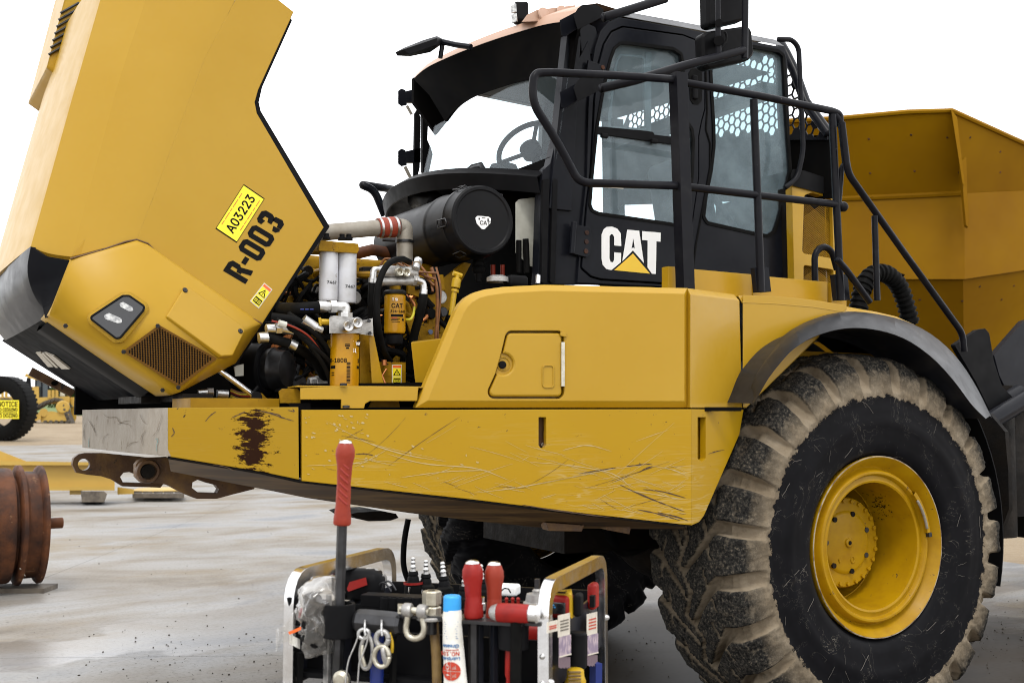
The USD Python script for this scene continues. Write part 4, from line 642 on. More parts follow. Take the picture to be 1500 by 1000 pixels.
# access panel: upper half and perforated lower half
P2 = splane(hbm, (270, 430), (246, 466), (335, 500))
ap = T.add('access_panel', cham(rounded(poly([(269, 421), (275, 422), (352, 478), (357, 486), (339, 522), (322, 523), (242, 465)], P2), 0.006), P2, 0.003, 0.02, -0.012), 'yellow_paint', hb)
for x, y in ((271, 425), (352, 485)): T.add('screw', lathe(hit(x, y, off(P2, -0.012)), -P2[1], [(0, 0.011), (0.004, 0.010), (0.005, 0.005), (0.002, 1e-4)], 14), 'steel_dark', ap)
P3 = splane(hbm, (238, 480), (305, 522), (190, 515))
P3f = off(P3, -0.012)
gr = poly([(233, 476), (318, 525), (263, 567), (180, 515)], P3f); B2 = to2(hits([(233, 476), (318, 525), (263, 567), (180, 515)], P3f), P3f)
holes = []
nu_, nv_ = 40, 26
for i in range(nu_):
    for j in range(nv_):
        if (i + j) % 2: continue
        u_, v_ = 0.04 + 0.92 * (i + .5) / nu_, 0.05 + 0.90 * (j + .5) / nv_
        p = (1 - v_) * ((1 - u_) * B2[0] + u_ * B2[1]) + v_ * ((1 - u_) * B2[3] + u_ * B2[2]); r = 0.0042
        holes.append([(p[0] + r * math.cos(t), p[1] + r * math.sin(t)) for t in np.linspace(0, 2 * np.pi, 6, endpoint=False)])
gg = Polygon(gr.exterior.coords, holes)
gp = T.add('perforated_grille', ext(gg, P3f, 0.006), 'grille_face', ap); T.add('grille_back', ext(gr.buffer(-0.004), P3f, 0.004, 0.010), 'grille_brown', gp)
for x, y in ((231, 477), (261, 567), (181, 515), (238, 571), (96, 477)): T.add('screw', bolt(hit(x, y, off(P3f, -0.002)), P3[1], 0.009, 0.004), 'steel_dark', ap)
# dark interior of the hood
T.add('hood_inside', ext(poly([(110, 385), (235, -30), (400, 10), (366, 150), (466, 333), (340, 520), (250, 560), (90, 450)], yp(4.7)), yp(4.72), 0.02), 'dark_inside')
T.add('hood_hinge', [bx(hit(268, 583, yp(4.8)), (0.12, 0.5, 0.03)), bx(hit(215, 586, yp(5.2)), (0.15, 0.5, 0.03))], 'dark_oily')
# lettering and stickers on the hood side
PO = PS
def stencil(origin, h):
    Tt, Uu = np.array([0.545, -0.838]), np.array([-0.858, -0.513]); out = []
    def r(x0, y0, x1, y1): out.append([tuple(np.array(origin) + h * (x * Tt + y * Uu)) for x, y in ((x0, y0), (x1, y0), (x1, y1), (x0, y1))])
    def pg(l): out.append([tuple(np.array(origin) + h * (x * Tt + y * Uu)) for x, y in l])
    x = 0                                                       # R
    r(0, 0, .15, 1); pg([(.20, .85), (.20, 1), (.38, 1), (.5, .9), (.5, .58), (.42, .5), (.55, 0.02), (.40, 0), (.30, .38), (.24, .38), (.24, .52), (.35, .54), (.35, .85)])
    pg([(.66, .42), (.9, .42), (.9, .56), (.66, .56)])          # dash
    for x in (1.05, 1.72):                                      # 0 0
        pg([(x, .12), (x + .1, 0), (x + .22, 0), (x + .22, .13), (x + .14, .16), (x + .14, .84), (x + .22, .87), (x + .22, 1), (x + .1, 1), (x, .88)])
        pg([(x + .28, 0), (x + .40, 0), (x + .50, .12), (x + .50, .88), (x + .40, 1), (x + .28, 1), (x + .28, .87), (x + .36, .84), (x + .36, .16), (x + .28, .13)])
    x = 2.42                                                    # 3
    pg([(x, .78), (x + .14, .74), (x + .15, .98), (x + .1, 1), (x, .9)]); pg([(x + .2, 1), (x + .2, .86), (x + .36, .82), (x + .36, .62), (x + .2, .57), (x + .2, .44), (x + .44, .44), (x + .52, .6), (x + .52, .88), (x + .42, 1)])
    pg([(x + .36, .42), (x + .5, .40), (x + .52, .12), (x + .42, 0), (x + .22, 0), (x + .22, .13), (x + .36, .16)]); pg([(x, .22), (x + .14, .26), (x + .15, .02), (x + .1, 0), (x, .1)])
    return out
T.add('fleet_number', px_poly(stencil((359, 414.5), 36), PO, grow=.0032), 'black_print', hood, label='black stencilled fleet number R-003')
qd = [(357, 270), (387.6, 291), (346.4, 355.6), (315.6, 335)]
stk = T.add('asset_sticker', px_poly([qd], PO, -0.0012, 0.001), 'black_print', hood, label='black bordered yellow asset sticker')
cq = np.mean(qd, 0); T.add('sticker_face', px_poly([[tuple(cq + (np.array(p) - cq) * 0.955) for p in qd]], PO, -0.0020, 0.0008), 'sticker_yellow', stk)
T.add('sticker_text', text_px('A03223', (340.5, 343), (0.545, -0.838), (-0.84, -0.55), PO, 13.5, -0.0028, squeeze=0.86), 'black_print', stk)
T.add('sticker_text', [text_px('Property of the equipment yard', (325, 329), (0.545, -0.838), (-0.84, -0.55), PO, 2.2, -0.0028, bold=False), text_px('return to yard office if found here', (353.5, 337), (0.545, -0.838), (-0.84, -0.55), PO, 2.2, -0.0028, bold=False)] if False else
      px_poly([[(325 + a * .545, 329 - a * .838), (325 + (a + l) * .545, 329 - (a + l) * .838), (324.3 + (a + l) * .545, 328.5 - (a + l) * .838), (324.3 + a * .545, 328.5 - a * .838)] for a, l in ((0, 7), (9, 12), (23, 5), (30, 14), (46, 8))] + [[(352 + a * .545, 338 - a * .838), (352 + (a + l) * .545, 338 - (a + l) * .838), (351.3 + (a + l) * .545, 337.5 - (a + l) * .838), (351.3 + a * .545, 337.5 - a * .838)] for a, l in ((0, 9), (11, 6), (19, 13), (34, 6), (42, 10))], PO, -0.0028, 0.0008), 'print_red', stk)
def warn(px, lab, pl, parent, horiz=False):
    """small warning sticker: quad px = corner at top, then clockwise; orange header, triangle with exclamation mark, open book"""
    q = np.array(px, float); f = lambda u, v: tuple((1 - v) * ((1 - u) * q[0] + u * q[1]) + v * ((1 - u) * q[3] + u * q[2]))
    R = lambda u0, v0, u1, v1: [f(u0, v0), f(u1, v0), f(u1, v1), f(u0, v1)]
    s = T.add('warning_sticker', px_poly([R(0, 0, 1, 1)], pl, -0.0012, 0.001), 'card_cream', parent)
    T.add('sticker_face', px_poly([R(.08, .17, .92, .56), R(.08, .59, .92, .96)], pl, -0.0018, 0.0006), 'sticker_yellow', s)
    T.add('sticker_header', px_poly([R(.08, .04, .92, .15)], pl, -0.0018, 0.0006), 'sticker_orange', s)
    tri = lambda u, v, a: [f(u, v - a * .5), f(u + a, v + a * .42), f(u - a, v + a * .42)]
    T.add('sticker_symbol', px_poly([[f(.5, .20), f(.88, .52), f(.12, .52)]], pl, -0.0024, 0.0006) , 'black_print', s)
    T.add('sticker_face', px_poly([[f(.5, .275), f(.74, .495), f(.26, .495)]], pl, -0.0028, 0.0004), 'sticker_yellow', s)
    T.add('sticker_symbol', px_poly([R(.46, .34, .54, .43), R(.46, .45, .54, .48), R(.14, .66, .48, .71), R(.14, .71, .20, .86), R(.14, .86, .48, .90), R(.52, .66, .86, .71), R(.80, .71, .86, .86), R(.52, .86, .86, .90), R(.47, .66, .53, .92), R(.26, .75, .42, .77), R(.26, .80, .42, .82), R(.58, .75, .74, .77), R(.58, .80, .74, .82)], pl, -0.0030, 0.0005), 'black_print', s)
warn([(399, 425), (387, 414), (366, 441), (379, 452)][1:2] + [(399, 424), (379, 452), (366, 441)], '', PO, hood)
# --- engine bay
E = lambda x, y, d: hit(x, y, yp(d))
def vcyl(x, y0, y1, rpx, d, mat, name, parent=None, prof=None, n=28, label=None):
    a, b = E(x, y0, d), E(x, y1, d); Z = (a - CAM) @ FWD; r = rpx / F * Z; b = np.array([a[0], a[1], b[2]]); L = a[2] - b[2]
    pr = prof(L, r) if prof else [(0, 1e-4), (0, r * 0.82), (0.008, r), (L - 0.012, r), (L - 0.003, r * 0.93), (L, r * 0.8), (L, 1e-4)]
    return T.add(name, lathe(a, [0, 0, -1], pr, n), mat, parent, smooth=40, label=label), a, b, r
# block, covers and dark backdrop
T.add('engine_block', [hull(np.vstack([hits([(420, 420), (455, 385), (560, 392), (640, 420), (690, 440), (690, 590), (420, 590)], yp(5.25)), hits([(420, 430), (690, 450), (690, 590), (420, 590)], yp(5.9))]))], 'dark_oily')
T.add('bay_back', [bx((1.9, 6.35, 1.85), (1.9, 0.04, 0.65))], 'dark_inside')
eb = T.add('valve_cover', [rbox(E(520, 398, 5.35), (0.75, 0.3, 0.10), 0.03)], 'yellow_engine')
r_ = np.random.default_rng(11)
clut = {'yellow_engine': [], 'dark_oily': [], 'cast_alloy': [], 'black_rubber': [], 'copper': [], 'steel_dark': []}
for k in range(240):
    x, y = r_.uniform(415, 660), r_.uniform(395, 575); d = r_.uniform(4.92, 5.2)
    if y < 395 + max(0, (x - 560)) * 0.25 : continue
    s = r_.uniform(0.02, 0.085, 3); m = ['yellow_engine'] * 4 + ['dark_oily'] * 5 + ['steel_dark', 'cast_alloy']
    an = r_.uniform(-.4, .4); R = [[math.cos(an), 0, math.sin(an)], [0, 1, 0], [-math.sin(an), 0, math.cos(an)]]
    p = E(x, y, d); kind = r_.integers(3)
    clut[m[r_.integers(len(m))]].append(rbox(p, s, 0.006, R) if kind else cyl(p, p + [0, -0.05 - 0.05 * r_.random(), 0], s[0] * .5, 12, b=0.003))
for k in range(120):
    x, y = r_.uniform(410, 640), r_.uniform(400, 570); d = r_.uniform(4.75, 5.05); P = [E(x, y, d)]
    for j in range(4): x += r_.uniform(-34, 34); y += r_.uniform(-22, 38); P.append(E(x, min(max(y, 402 + max(0, x - 600) * .3), 588), d + r_.uniform(-.06, .06)))
    mt = ['black_rubber'] * 9 + ['copper'] * 2 + ['yellow_engine'] * 3
    clut[mt[r_.integers(len(mt))]].append(tube(P, r_.choice([0.006, 0.008, 0.012, 0.016]), 7, 0.12))
for m, l in clut.items():
    T.add('engine_fittings', l, m, kind='stuff')
# intake pipe, clamps and elbow
T.add('intake_pipe', tube([E(425, 345, 5.05), E(562, 333, 5.05)], 0.039, 20), 'pipe_grey', smooth=40)
oh = T.add('hose_joint', lathe(E(553, 334, 5.05), E(589, 332, 5.05) - E(553, 334, 5.05), [(0, 0.040), (0, 0.046), (0.015, 0.047), (0.02, 0.050), (0.045, 0.050), (0.05, 0.045), (0.06, 0.051), (0.085, 0.051), (0.09, 0.045), (0.105, 0.046), (0.105, 0.038)], 24), 'orange_hose')
for k in (0.012, 0.052, 0.094):
    a, b = E(553, 334, 5.05), E(589, 332, 5.05); d_ = (b - a) / np.linalg.norm(b - a); T.add('hose_clamp', lathe(a + d_ * (k - 0.006), d_, [(0, 0.046), (0, 0.0495), (0.012, 0.0495), (0.012, 0.046)], 24), 'silver', oh)
T.add('elbow_pipe', tube([E(584, 332, 5.05), E(593, 333, 5.05), E(593, 345, 5.05), E(593, 420, 5.05)], 0.040, 20, 0.09), 'pipe_grey', smooth=40)
T.add('elbow_clamp', [lathe(E(593, 352, 5.05), [0, 0, -1], [(0, 0.041), (0, 0.044), (0.014, 0.044), (0.014, 0.041)], 24), cyl(E(560, 351, 4.99), E(578, 352, 4.99), 0.008, 8)], 'steel_dark')
T.add('far_hose', tube([E(520, 372, 5.5), E(545, 366, 5.5), E(580, 372, 5.5), E(600, 380, 5.5)], 0.030, 12), 'rust', smooth=True)
# air cleaner canister with end cap, latches and shield label
ac = E(708, 322, 4.70); R0 = 0.163
air = T.add('air_cleaner', lathe(ac + [0, 0.085, 0], [0, 1, 0], [(0, R0 + 0.012), (0.02, R0 + 0.012), (0.03, R0), (0.20, R0 + 0.004), (0.21, R0 + 0.008), (0.23, R0 + 0.008), (0.24, R0), (0.86, R0), (0.9, R0 - 0.04), (0.9, 1e-4)], 72), 'canister', smooth=35) if False else None
pm('canister', (0.008, 0.008, 0.009), 0.34, spec=0.12, n1=(5, (0.012, 0.012, 0.013), 0.4, 0.7), rvar=0.06)
air = T.add('air_cleaner', lathe(ac + [0, 0.085, 0], [0, 1, 0], [(0, R0 + 0.012), (0.02, R0 + 0.012), (0.03, R0), (0.20, R0 + 0.004), (0.21, R0 + 0.008), (0.23, R0 + 0.008), (0.24, R0), (0.86, R0), (0.9, R0 - 0.04), (0.9, 1e-4)], 72), 'canister', smooth=35, label='black air cleaner canister')
cp = T.add('end_cap', lathe(ac, [0, 1, 0], [(0.006, 1e-4), (0.006, R0 - 0.024), (0.0, R0 - 0.018), (0.0, R0 - 0.006), (0.008, R0 + 0.002), (0.07, R0 + 0.006), (0.085, R0 + 0.012)], 72), 'canister', air)
PA = (ac, np.array([0, 1.0, 0]))
T.add('shield_label', ext(rounded(Polygon(to2(hits([(697, 319), (700, 316), (716, 317), (720, 320), (719, 327), (710, 336), (706, 335), (699, 327)], PA), PA)), 0.006), PA, 0.0015, 0.0045), 'white_print', cp)
T.add('label_text', [text_px('CAT', (702.5, 329), (1, .04), (0, -1), off(PA, 0.004), 5.6, -0.0002, .0006)] + [px_poly([[(701, 319), (703, 319), (703, 322), (701, 322)], [(714, 320), (716, 320), (716, 324), (714, 324)], [(706, 318.5), (711, 319), (711, 320), (706, 319.6)]], off(PA, 0.004), -0.0002, 0.0006)], 'black_print', cp)
for t in (2.05, 3.25, 4.25, 0.85):
    p = ac + [(R0 + 0.008) * math.cos(t), 0.05, (R0 + 0.008) * math.sin(t)]; q = np.array([math.cos(t), 0, math.sin(t)]); s = np.array([-math.sin(t), 0, math.cos(t)])
    T.add('latch', tube([p + s * .018 + q * .004, p + s * .018 + q * .012 + [0, .07, 0], p - s * .018 + q * .012 + [0, .07, 0], p - s * .018 + q * .004, p + q * .01 + [0, -.02, 0], p + s * .018 + q * .004], 0.0035, 6), 'steel_dark', air, smooth=True)
T.add('drain_valve', lathe(E(701, 371, 4.85), [0, 0, -1], [(0, 0.028), (0.04, 0.026), (0.045, 0.033), (0.06, 0.033), (0.065, 0.026), (0.075, 0.033), (0.09, 0.030), (0.10, 0.018), (0.14, 0.014), (0.14, 1e-4)], 16), 'black_rubber', air)
T.add('duct_outlet', tube([E(640, 300, 5.4), E(620, 285, 5.6), E(612, 292, 5.9)], 0.06, 14, .05), 'black_plastic', air, smooth=True)
T.add('dust_print', [text_px(t, (x, y), (1, -.06), (0, -1), xp(2.895), 5, -0.004) for t, x, y in (('SERVICE', 765, 282),)] if False else [bx((2.88, 5.2, 2.55), (0.005, 0.3, 0.02))], 'dark_inside')
# coolant bottle
bo = T.add('coolant_bottle', hull(np.vstack([hits([(755, 297), (760, 292), (786, 289), (791, 291), (791, 386), (786, 391), (776, 390), (770, 380), (762, 374), (755, 370)], yp(4.86)), hits([(757, 297), (791, 291), (791, 388), (757, 370)], yp(5.1))])), 'white_plastic')
T.add('bottle_neck', [cyl(E(760, 352, 4.84), E(760, 400, 4.84), 0.014, 10), cyl(E(770, 350, 4.84), E(772, 400, 4.84), 0.016, 10)], 'black_rubber', bo)
T.add('drain_pipe', cyl(E(788, 402, 4.62), E(788, 416, 4.62), 0.012, 12, b=0.004), 'chrome'); T.add('filler_cap', lathe(E(729, 413, 4.5), [0, 0, 1], [(0, 0.05), (0.02, 0.05), (0.03, 0.03), (0.03, 1e-4)], 16), 'cast_alloy'); T.add('relay_box', rbox(E(755, 412, 4.5), (0.1, 0.08, 0.05), 0.015), 'black_plastic')
for x in (722, 736): T.add('red_hose', tube([E(x, 388, 4.95), E(x, 412, 4.95)], 0.012, 8), 'red_faded')
# twin white filters under a yellow bracket
T.add('filter_bracket', [slab([(467, 361), (470, 352), (525, 357), (526, 366), (523, 371), (467, 367)], yp(4.70), 0.13)], 'yellow_engine')
for x, a0, a1, nm in ((481.5, 366, 442, 'left'), (508.5, 369, 445, 'right')):
    w, a, b, r = vcyl(x, a0, a1, 13.8, 4.75, 'white_filter', 'fuel_filter', label='white cartridge filter with a number written on it')
    pl = (a + [0, -r - 0.0005, 0], np.array([0, 1.0, 0]))
    for s, o, h in (('7467', (x - 3, (a0 + a1) / 2 + 11 + (x > 500) * 3), 4.2),):
        m = text_px(s, (x - 2.5, o[1]), (1, .06), (0, -1), pl, h, 0, bold=True); q = m.vertices; c_ = a[:2]; ang = (q[:, 0] - a[0]) / r; m.vertices = np.stack([a[0] + (r + 0.0012 + 0.0006 * (q[:, 1] - q[:, 1].min()) / 0.001) * np.sin(ang), a[1] - (r + 0.0012) * np.cos(ang), q[:, 2]], 1); T.add('filter_mark', m, 'black_print', w)
    l2 = [lathe(a + [0, 0, 0], [0, 0, -1], [(0.0, r * .9), (-0.012, r * .95), (-0.02, r * .8)], 20)]; T.add('filter_head', l2, 'cast_alloy', w)
for x, y in ((478, 351), (501, 352), (511, 352)): T.add('sender', [cyl(E(x, y, 4.8), E(x, y - 9, 4.8), 0.012, 10), cyl(E(x, y, 4.8), E(x, y - 4, 4.8), 0.018, 6)], 'black_plastic')
# large yellow filter with its alloy head, ports and elbow
def wrap_marks(fx, a, r, marks, parent, mat):
    """marks: (angle, width, z0 below the top, height) as thin curved patches on a cylinder"""
    l = []
    for an, w, z0, h in marks:
        t = np.linspace(an - w / 2, an + w / 2, 5); l.append(sheet([[np.array([a[0] + (r + .0008) * math.sin(u), a[1] - (r + .0008) * math.cos(u), a[2] - z]) for u in t] for z in (z0, z0 + h)], 0.0005))
    T.add('filter_print', l, mat, parent)
def wrap_text(s, a, r, an, z, h, parent, mat='black_print', bold=True):
    m = meshkit.text_mesh(s, h, 0.0008, bold); v = m.vertices; th = an + v[:, 0] / r; R_ = r + 0.0004 + v[:, 2]
    m.vertices = np.stack([a[0] + R_ * np.sin(th), a[1] - R_ * np.cos(th), a[2] - z + v[:, 1]], 1); trimesh.repair.fix_normals(m); T.add('filter_text', m, mat, parent)
big, a, b, r = vcyl(505, 487, 568, 21, 4.42, 'yellow_filter', 'oil_filter', label='large yellow oil filter')
VA = math.atan2(-(0 - a[0]), 1) ; VA = -math.atan2(a[0], a[1])          # direction of the camera round the cylinder
wrap_text('CAT', a, r, VA + 0.95, 0.058, 0.026, big); wrap_text('1R-1808', a, r, VA - 1.5, 0.125, 0.016, big); wrap_text('1R-1808', a, r, VA + 1.05, 0.125, 0.016, big)
wrap_marks(0, a, r, [(VA - 0.95, 0.55, 0.138, 0.012), (VA + 1.25, 0.5, 0.138, 0.012), *[(VA + 0.28, 0.26, 0.125 + k * 0.0058, 0.0028 if k % 3 else 0.004) for k in range(15)], (VA + .2, .34, 0.050, 0.004), (VA + .2, .34, 0.056, 0.004), (VA + .2, .2, 0.064, .006), (VA - .9, .3, .165, .004), (VA - .9, .3, .175, .004)], big, 'black_print')
T.add('filter_note', [text_px('T w', (513, 505), (1, 0.05), (0, -1), (a + [0, -r * 0.93, 0], np.array([0, 1.0, 0])), 6), text_px('5l', (514, 516), (1, 0.05), (0, -1), (a + [0, -r * 0.93, 0], np.array([0, 1.0, 0])), 6)], 'white_print', big)
hd_ = T.add('filter_head', [hull(np.vstack([hits([(482, 488), (482, 466), (490, 462), (512, 464), (528, 467), (530, 488)], yp(4.36)), hits([(484, 488), (484, 463), (528, 466), (528, 488)], yp(4.52))])), hull(np.vstack([hits([(526, 470), (546, 466), (547, 492), (526, 489)], yp(4.40)), hits([(526, 470), (546, 466), (547, 492), (526, 489)], yp(4.44))]))], 'cast_alloy', label='cast alloy head of the large oil filter')
for x, y, rr in ((508.5, 478, 8.5), (522, 473, 8.5)):
    c_ = E(x, y, 4.33); q = rr / F * 4.6; T.add('port', lathe(c_ + [0, -.015, 0], [0, 1, 0], [(0.012, 1e-4), (0.010, q * .32), (0, q * .4), (-0.004, q * .85), (0.002, q), (0.05, q * 1.05)], 24), 'silver', hd_)
for x, y in ((540, 470), (541, 488), (489, 472)): T.add('head_bolt', bolt(E(x, y, 4.39), [0, 1, 0], 0.008, 0.008), 'steel_dark', hd_)
T.add('elbow_fitting', [tube([E(468, 449, 4.45), E(501, 449, 4.45), E(506, 449, 4.45), E(506, 464, 4.45)], 0.021, 14, 0.02), cyl(E(466, 449, 4.45), E(478, 449, 4.45), 0.024, 12), cyl(E(483, 449, 4.45), E(492, 449, 4.45), 0.028, 6), cyl(E(506, 458, 4.45), E(506, 466, 4.45), 0.030, 6)], 'silver')
T.add('brass_valve', [cyl(E(470, 471, 4.4), E(484, 472, 4.4), 0.012, 8), tube([E(468, 465, 4.4), E(470, 477, 4.4)], 0.006, 6)], 'tool_yellow')
# small yellow filter
sm_, a, b, r = vcyl(578.5, 431, 489, 15.6, 4.62, 'yellow_filter', 'fuel_filter', label='small yellow filter with printed part number')
VA = -math.atan2(a[0], a[1]); wrap_text('CAT', a, r, VA - 0.35, 0.064, 0.019, sm_); wrap_text('326-1643', a, r, VA - 0.42, 0.084, 0.0105, sm_)
wrap_marks(0, a, r, [(VA + .25, 1.2, 0.092, 0.011), (VA + 0.1, 0.8, 0.110, 0.003), (VA + 0.0, 0.7, 0.116, 0.003), (VA + .1, .8, .124, .0025), (VA + .85, .25, .110, .010)], sm_, 'black_print')
wrap_marks(0, a, r, [(VA - .05, .55, 0.106, 0.003)], sm_, 'print_red')
vcyl(578.5, 425, 432, 17, 4.62, 'steel_dark', 'filter_collar', sm_); vcyl(578.5, 489, 505, 12, 4.62, 'black_plastic', 'water_bowl', sm_)
vcyl(579, 414, 426, 8, 4.62, 'yellow_engine', 'filter_neck', sm_)
T.add('filter_note', text_px('T 5l', (574, 440), (1, 0.05), (0, -1), (a + [0, -r * 0.97, 0], np.array([0, 1.0, 0])), 3.5), 'white_print', sm_)
mn = T.add('fuel_manifold', [tube([E(556, 413, 4.6), E(606, 412, 4.6)], 0.018, 14), rbox(E(583, 399, 4.62), (0.19, 0.06, 0.055), 0.02), cyl(E(604, 411, 4.6), E(612, 412, 4.6), 0.026, 6)], 'cast_alloy')
for x, y in ((586, 398), (596, 399)):
    c_ = E(x, y, 4.57); T.add('port', lathe(c_, [0, 1, 0], [(0.012, 1e-4), (0.010, .008), (0, .01), (-0.004, .016), (0.002, .019), (0.03, .019)], 20), 'zinc', mn)
T.add('manifold_elbow', [tube([E(560, 396, 4.58), E(548, 395, 4.58), E(547, 400, 4.58), E(546, 415, 4.58)], 0.015, 12, .03), cyl(E(546, 407, 4.58), E(546, 414, 4.58), 0.018, 12)], 'silver', mn, smooth=40); T.add('manifold_elbow', [tube([E(610, 411, 4.58), E(620, 413, 4.58), E(621, 428, 4.58)], 0.016, 12, .03), cyl(E(621, 424, 4.58), E(620.5, 431, 4.58), 0.018, 12)], 'silver', mn, smooth=40)
T.add('bleed_valve', [cyl(E(609, 394, 4.58), E(613, 380, 4.6), 0.018, 12), cyl(E(611, 388, 4.58), E(612, 384, 4.6), 0.021, 6)], 'silver', mn)
hz = lambda n, P, r, m='black_rubber', f=0.1: T.add(n, tube([E(*p) for p in P], r, 10, f), m, smooth=True)
hz('fuel_hose', [(546, 414, 4.58), (545, 450, 4.6), (546, 500, 4.7), (552, 560, 4.8)], 0.020)
hz('fuel_hose', [(620.5, 430, 4.58), (617, 455, 4.6), (606, 490, 4.65), (600, 540, 4.7)], 0.020)
hz('looped_hose', [(600, 384, 4.7), (588, 378, 4.55), (566, 385, 4.5), (552, 420, 4.5), (552, 470, 4.5), (560, 510, 4.55), (572, 530, 4.7)], 0.014, f=.15)
hz('high_pressure_hose', [(404, 451, 4.72), (425, 452, 4.55), (440, 452, 4.47), (468, 450, 4.45)], 0.026)
for x in (440, 447, 454): T.add('hose_stripe', cyl(E(x, 453, 4.418), E(x + 5, 453, 4.418), 0.003, 6), 'tool_blue')
hz('hydraulic_hose', [(398, 464, 4.45), (425, 467, 4.42), (452, 478, 4.40), (475, 484, 4.45)], 0.018); T.add('hose_ferrule', [cyl(E(444, 468, 4.40), E(462, 480, 4.40), 0.023, 12), cyl(E(462, 480, 4.40), E(472, 484, 4.40), 0.015, 8)], 'silver')
T.add('hose_ferrule', [cyl(E(390, 482, 4.42), E(402, 481, 4.42), 0.020, 12), cyl(E(403, 481, 4.42), E(412, 481, 4.42), 0.023, 6), cyl(E(412, 481, 4.42), E(430, 483, 4.42), 0.021, 12)], 'silver')
T.add('hose_ferrule', cyl(E(379, 495, 4.42), E(392, 494, 4.42), 0.022, 12), 'silver'); T.add('hose_ferrule', cyl(E(424, 503, 4.42), E(434, 507, 4.42), 0.020, 12), 'silver')
hz('hydraulic_hose', [(391, 494, 4.42), (425, 503, 4.42), (455, 520, 4.5), (480, 560, 4.6)], 0.02)
for k, (y0, dy) in enumerate(((468, 60), (474, 75), (478, 95), (460, 80), (486, 70))):
    hz('cable', [(405 + 6 * k, y0, 4.40 + .02 * k), (440 + 3 * k, y0 + 16, 4.38), (468 + 4 * k, y0 + dy * .6, 4.42), (484 + 2 * k, y0 + dy, 4.5)], 0.009 + 0.002 * (k % 2), f=.2)
hz('red_cable', [(398, 470, 4.39), (425, 476, 4.37), (452, 490, 4.38), (470, 515, 4.42)], 0.004, 'red_faded'); T.add('cable_sleeve', cyl(E(408, 473, 4.37), E(419, 476, 4.37), 0.013, 10), 'white_plastic')
hz('yellow_wire', [(595, 468, 4.6), (602, 468, 4.58), (606, 460, 4.6), (607, 450, 4.65)], 0.006, 'wire_yellow')
for k in range(4): hz('orange_wire', [(556 + 9 * k, 392 + 2 * k, 4.8), (563 + 8 * k, 378 + 3 * k, 4.78), (575 + 12 * k, 380 + k, 4.75), (603 + 9 * k, 398 + 3 * k, 4.7), (640 - 2 * k, 400 + 9 * k, 4.65)], 0.006, 'wire_orange', .2)
for k in range(3): hz('wire_loom', [(632 + 3 * k, 392, 4.68), (641 + 2 * k, 420, 4.66), (641 + k, 450, 4.66), (640 - k, 500, 4.66), (642, 520, 4.7)], 0.009, 'wire_orange' if k != 1 else 'black_rubber', .2)
# brackets and plates on the near side
T.add('filter_mount', hull(np.vstack([hits([(540, 490), (547, 488), (563, 566), (545, 566)], yp(4.45)), hits([(540, 490), (547, 488), (563, 566), (545, 566)], yp(4.47))])), 'yellow_paint'); T.add('mount_face', slab([(527, 488), (541, 489), (545, 566), (527, 566)], yp(4.5), 0.02), 'yellow_engine')
pb = slab([(598, 402), (612, 394), (636, 402), (640, 418), (640, 490), (606, 494), (600, 470), (586, 460), (596, 452), (606, 470), (628, 474), (630, 440), (618, 436), (598, 430)], yp(4.78), 0.02); T.add('mounting_plate', pb, 'yellow_engine')
T.add('mounting_plate', slab([(590, 456), (602, 452), (612, 490), (606, 500)], yp(4.76), 0.02), 'yellow_engine'); T.add('mounting_plate', slab([(604, 494), (650, 488), (656, 496), (604, 504)], yp(4.72), 0.03), 'yellow_engine'); T.add('mounting_plate', slab([(646, 412), (680, 384), (690, 386), (672, 420), (650, 470), (644, 462)], yp(4.95), 0.03), 'yellow_engine')
for x, y in ((633, 423), (633, 459)): T.add('grommet', lathe(E(x, y, 4.76), [0, 1, 0], [(0, 1e-4), (0, 0.022), (0.008, 0.026), (0.02, 0.026)], 18), 'black_rubber')
T.add('plate_bolt', bolt(E(630, 486, 4.77), [0, 1, 0], 0.012), 'blue_paint')
T.add('valve_box', [bx(E(578, 548, 4.52) + [0, .06, 0], (0.105, 0.12, 0.105))], 'yellow_engine'); warn([(574, 534), (588.5, 534), (588, 564), (574, 564)], '', yp(4.519), None)
T.add('box_fitting', [cyl(E(563, 535, 4.5), E(563, 527, 4.5), 0.012, 8), tube([E(566, 540, 4.48), E(560, 550, 4.48), E(566, 565, 4.46)], 0.004, 6)], 'copper')
T.add('side_tank', hull(np.vstack([hits([(602, 502), (646, 496), (660, 500), (650, 566), (609, 566), (607, 540)], yp(4.42)), hits([(604, 500), (650, 495), (650, 566), (612, 566)], yp(4.6))])), 'yellow_paint')
dk = T.add('dipstick', cyl(E(661, 462, 4.7), E(666, 424, 4.7), 0.013, 10), 'tool_yellow'); T.add('dipstick_handle', [cyl(E(667, 422, 4.7), E(669, 408, 4.7), 0.021, 12, b=.003), tube([E(664, 400, 4.7), E(676, 404, 4.7)], 0.012, 8), cyl(E(669, 408, 4.7), E(670, 402, 4.7), .012, 8), cyl(E(666, 428, 4.7), E(667, 424, 4.7), .018, 10)], 'tool_yellow', dk)
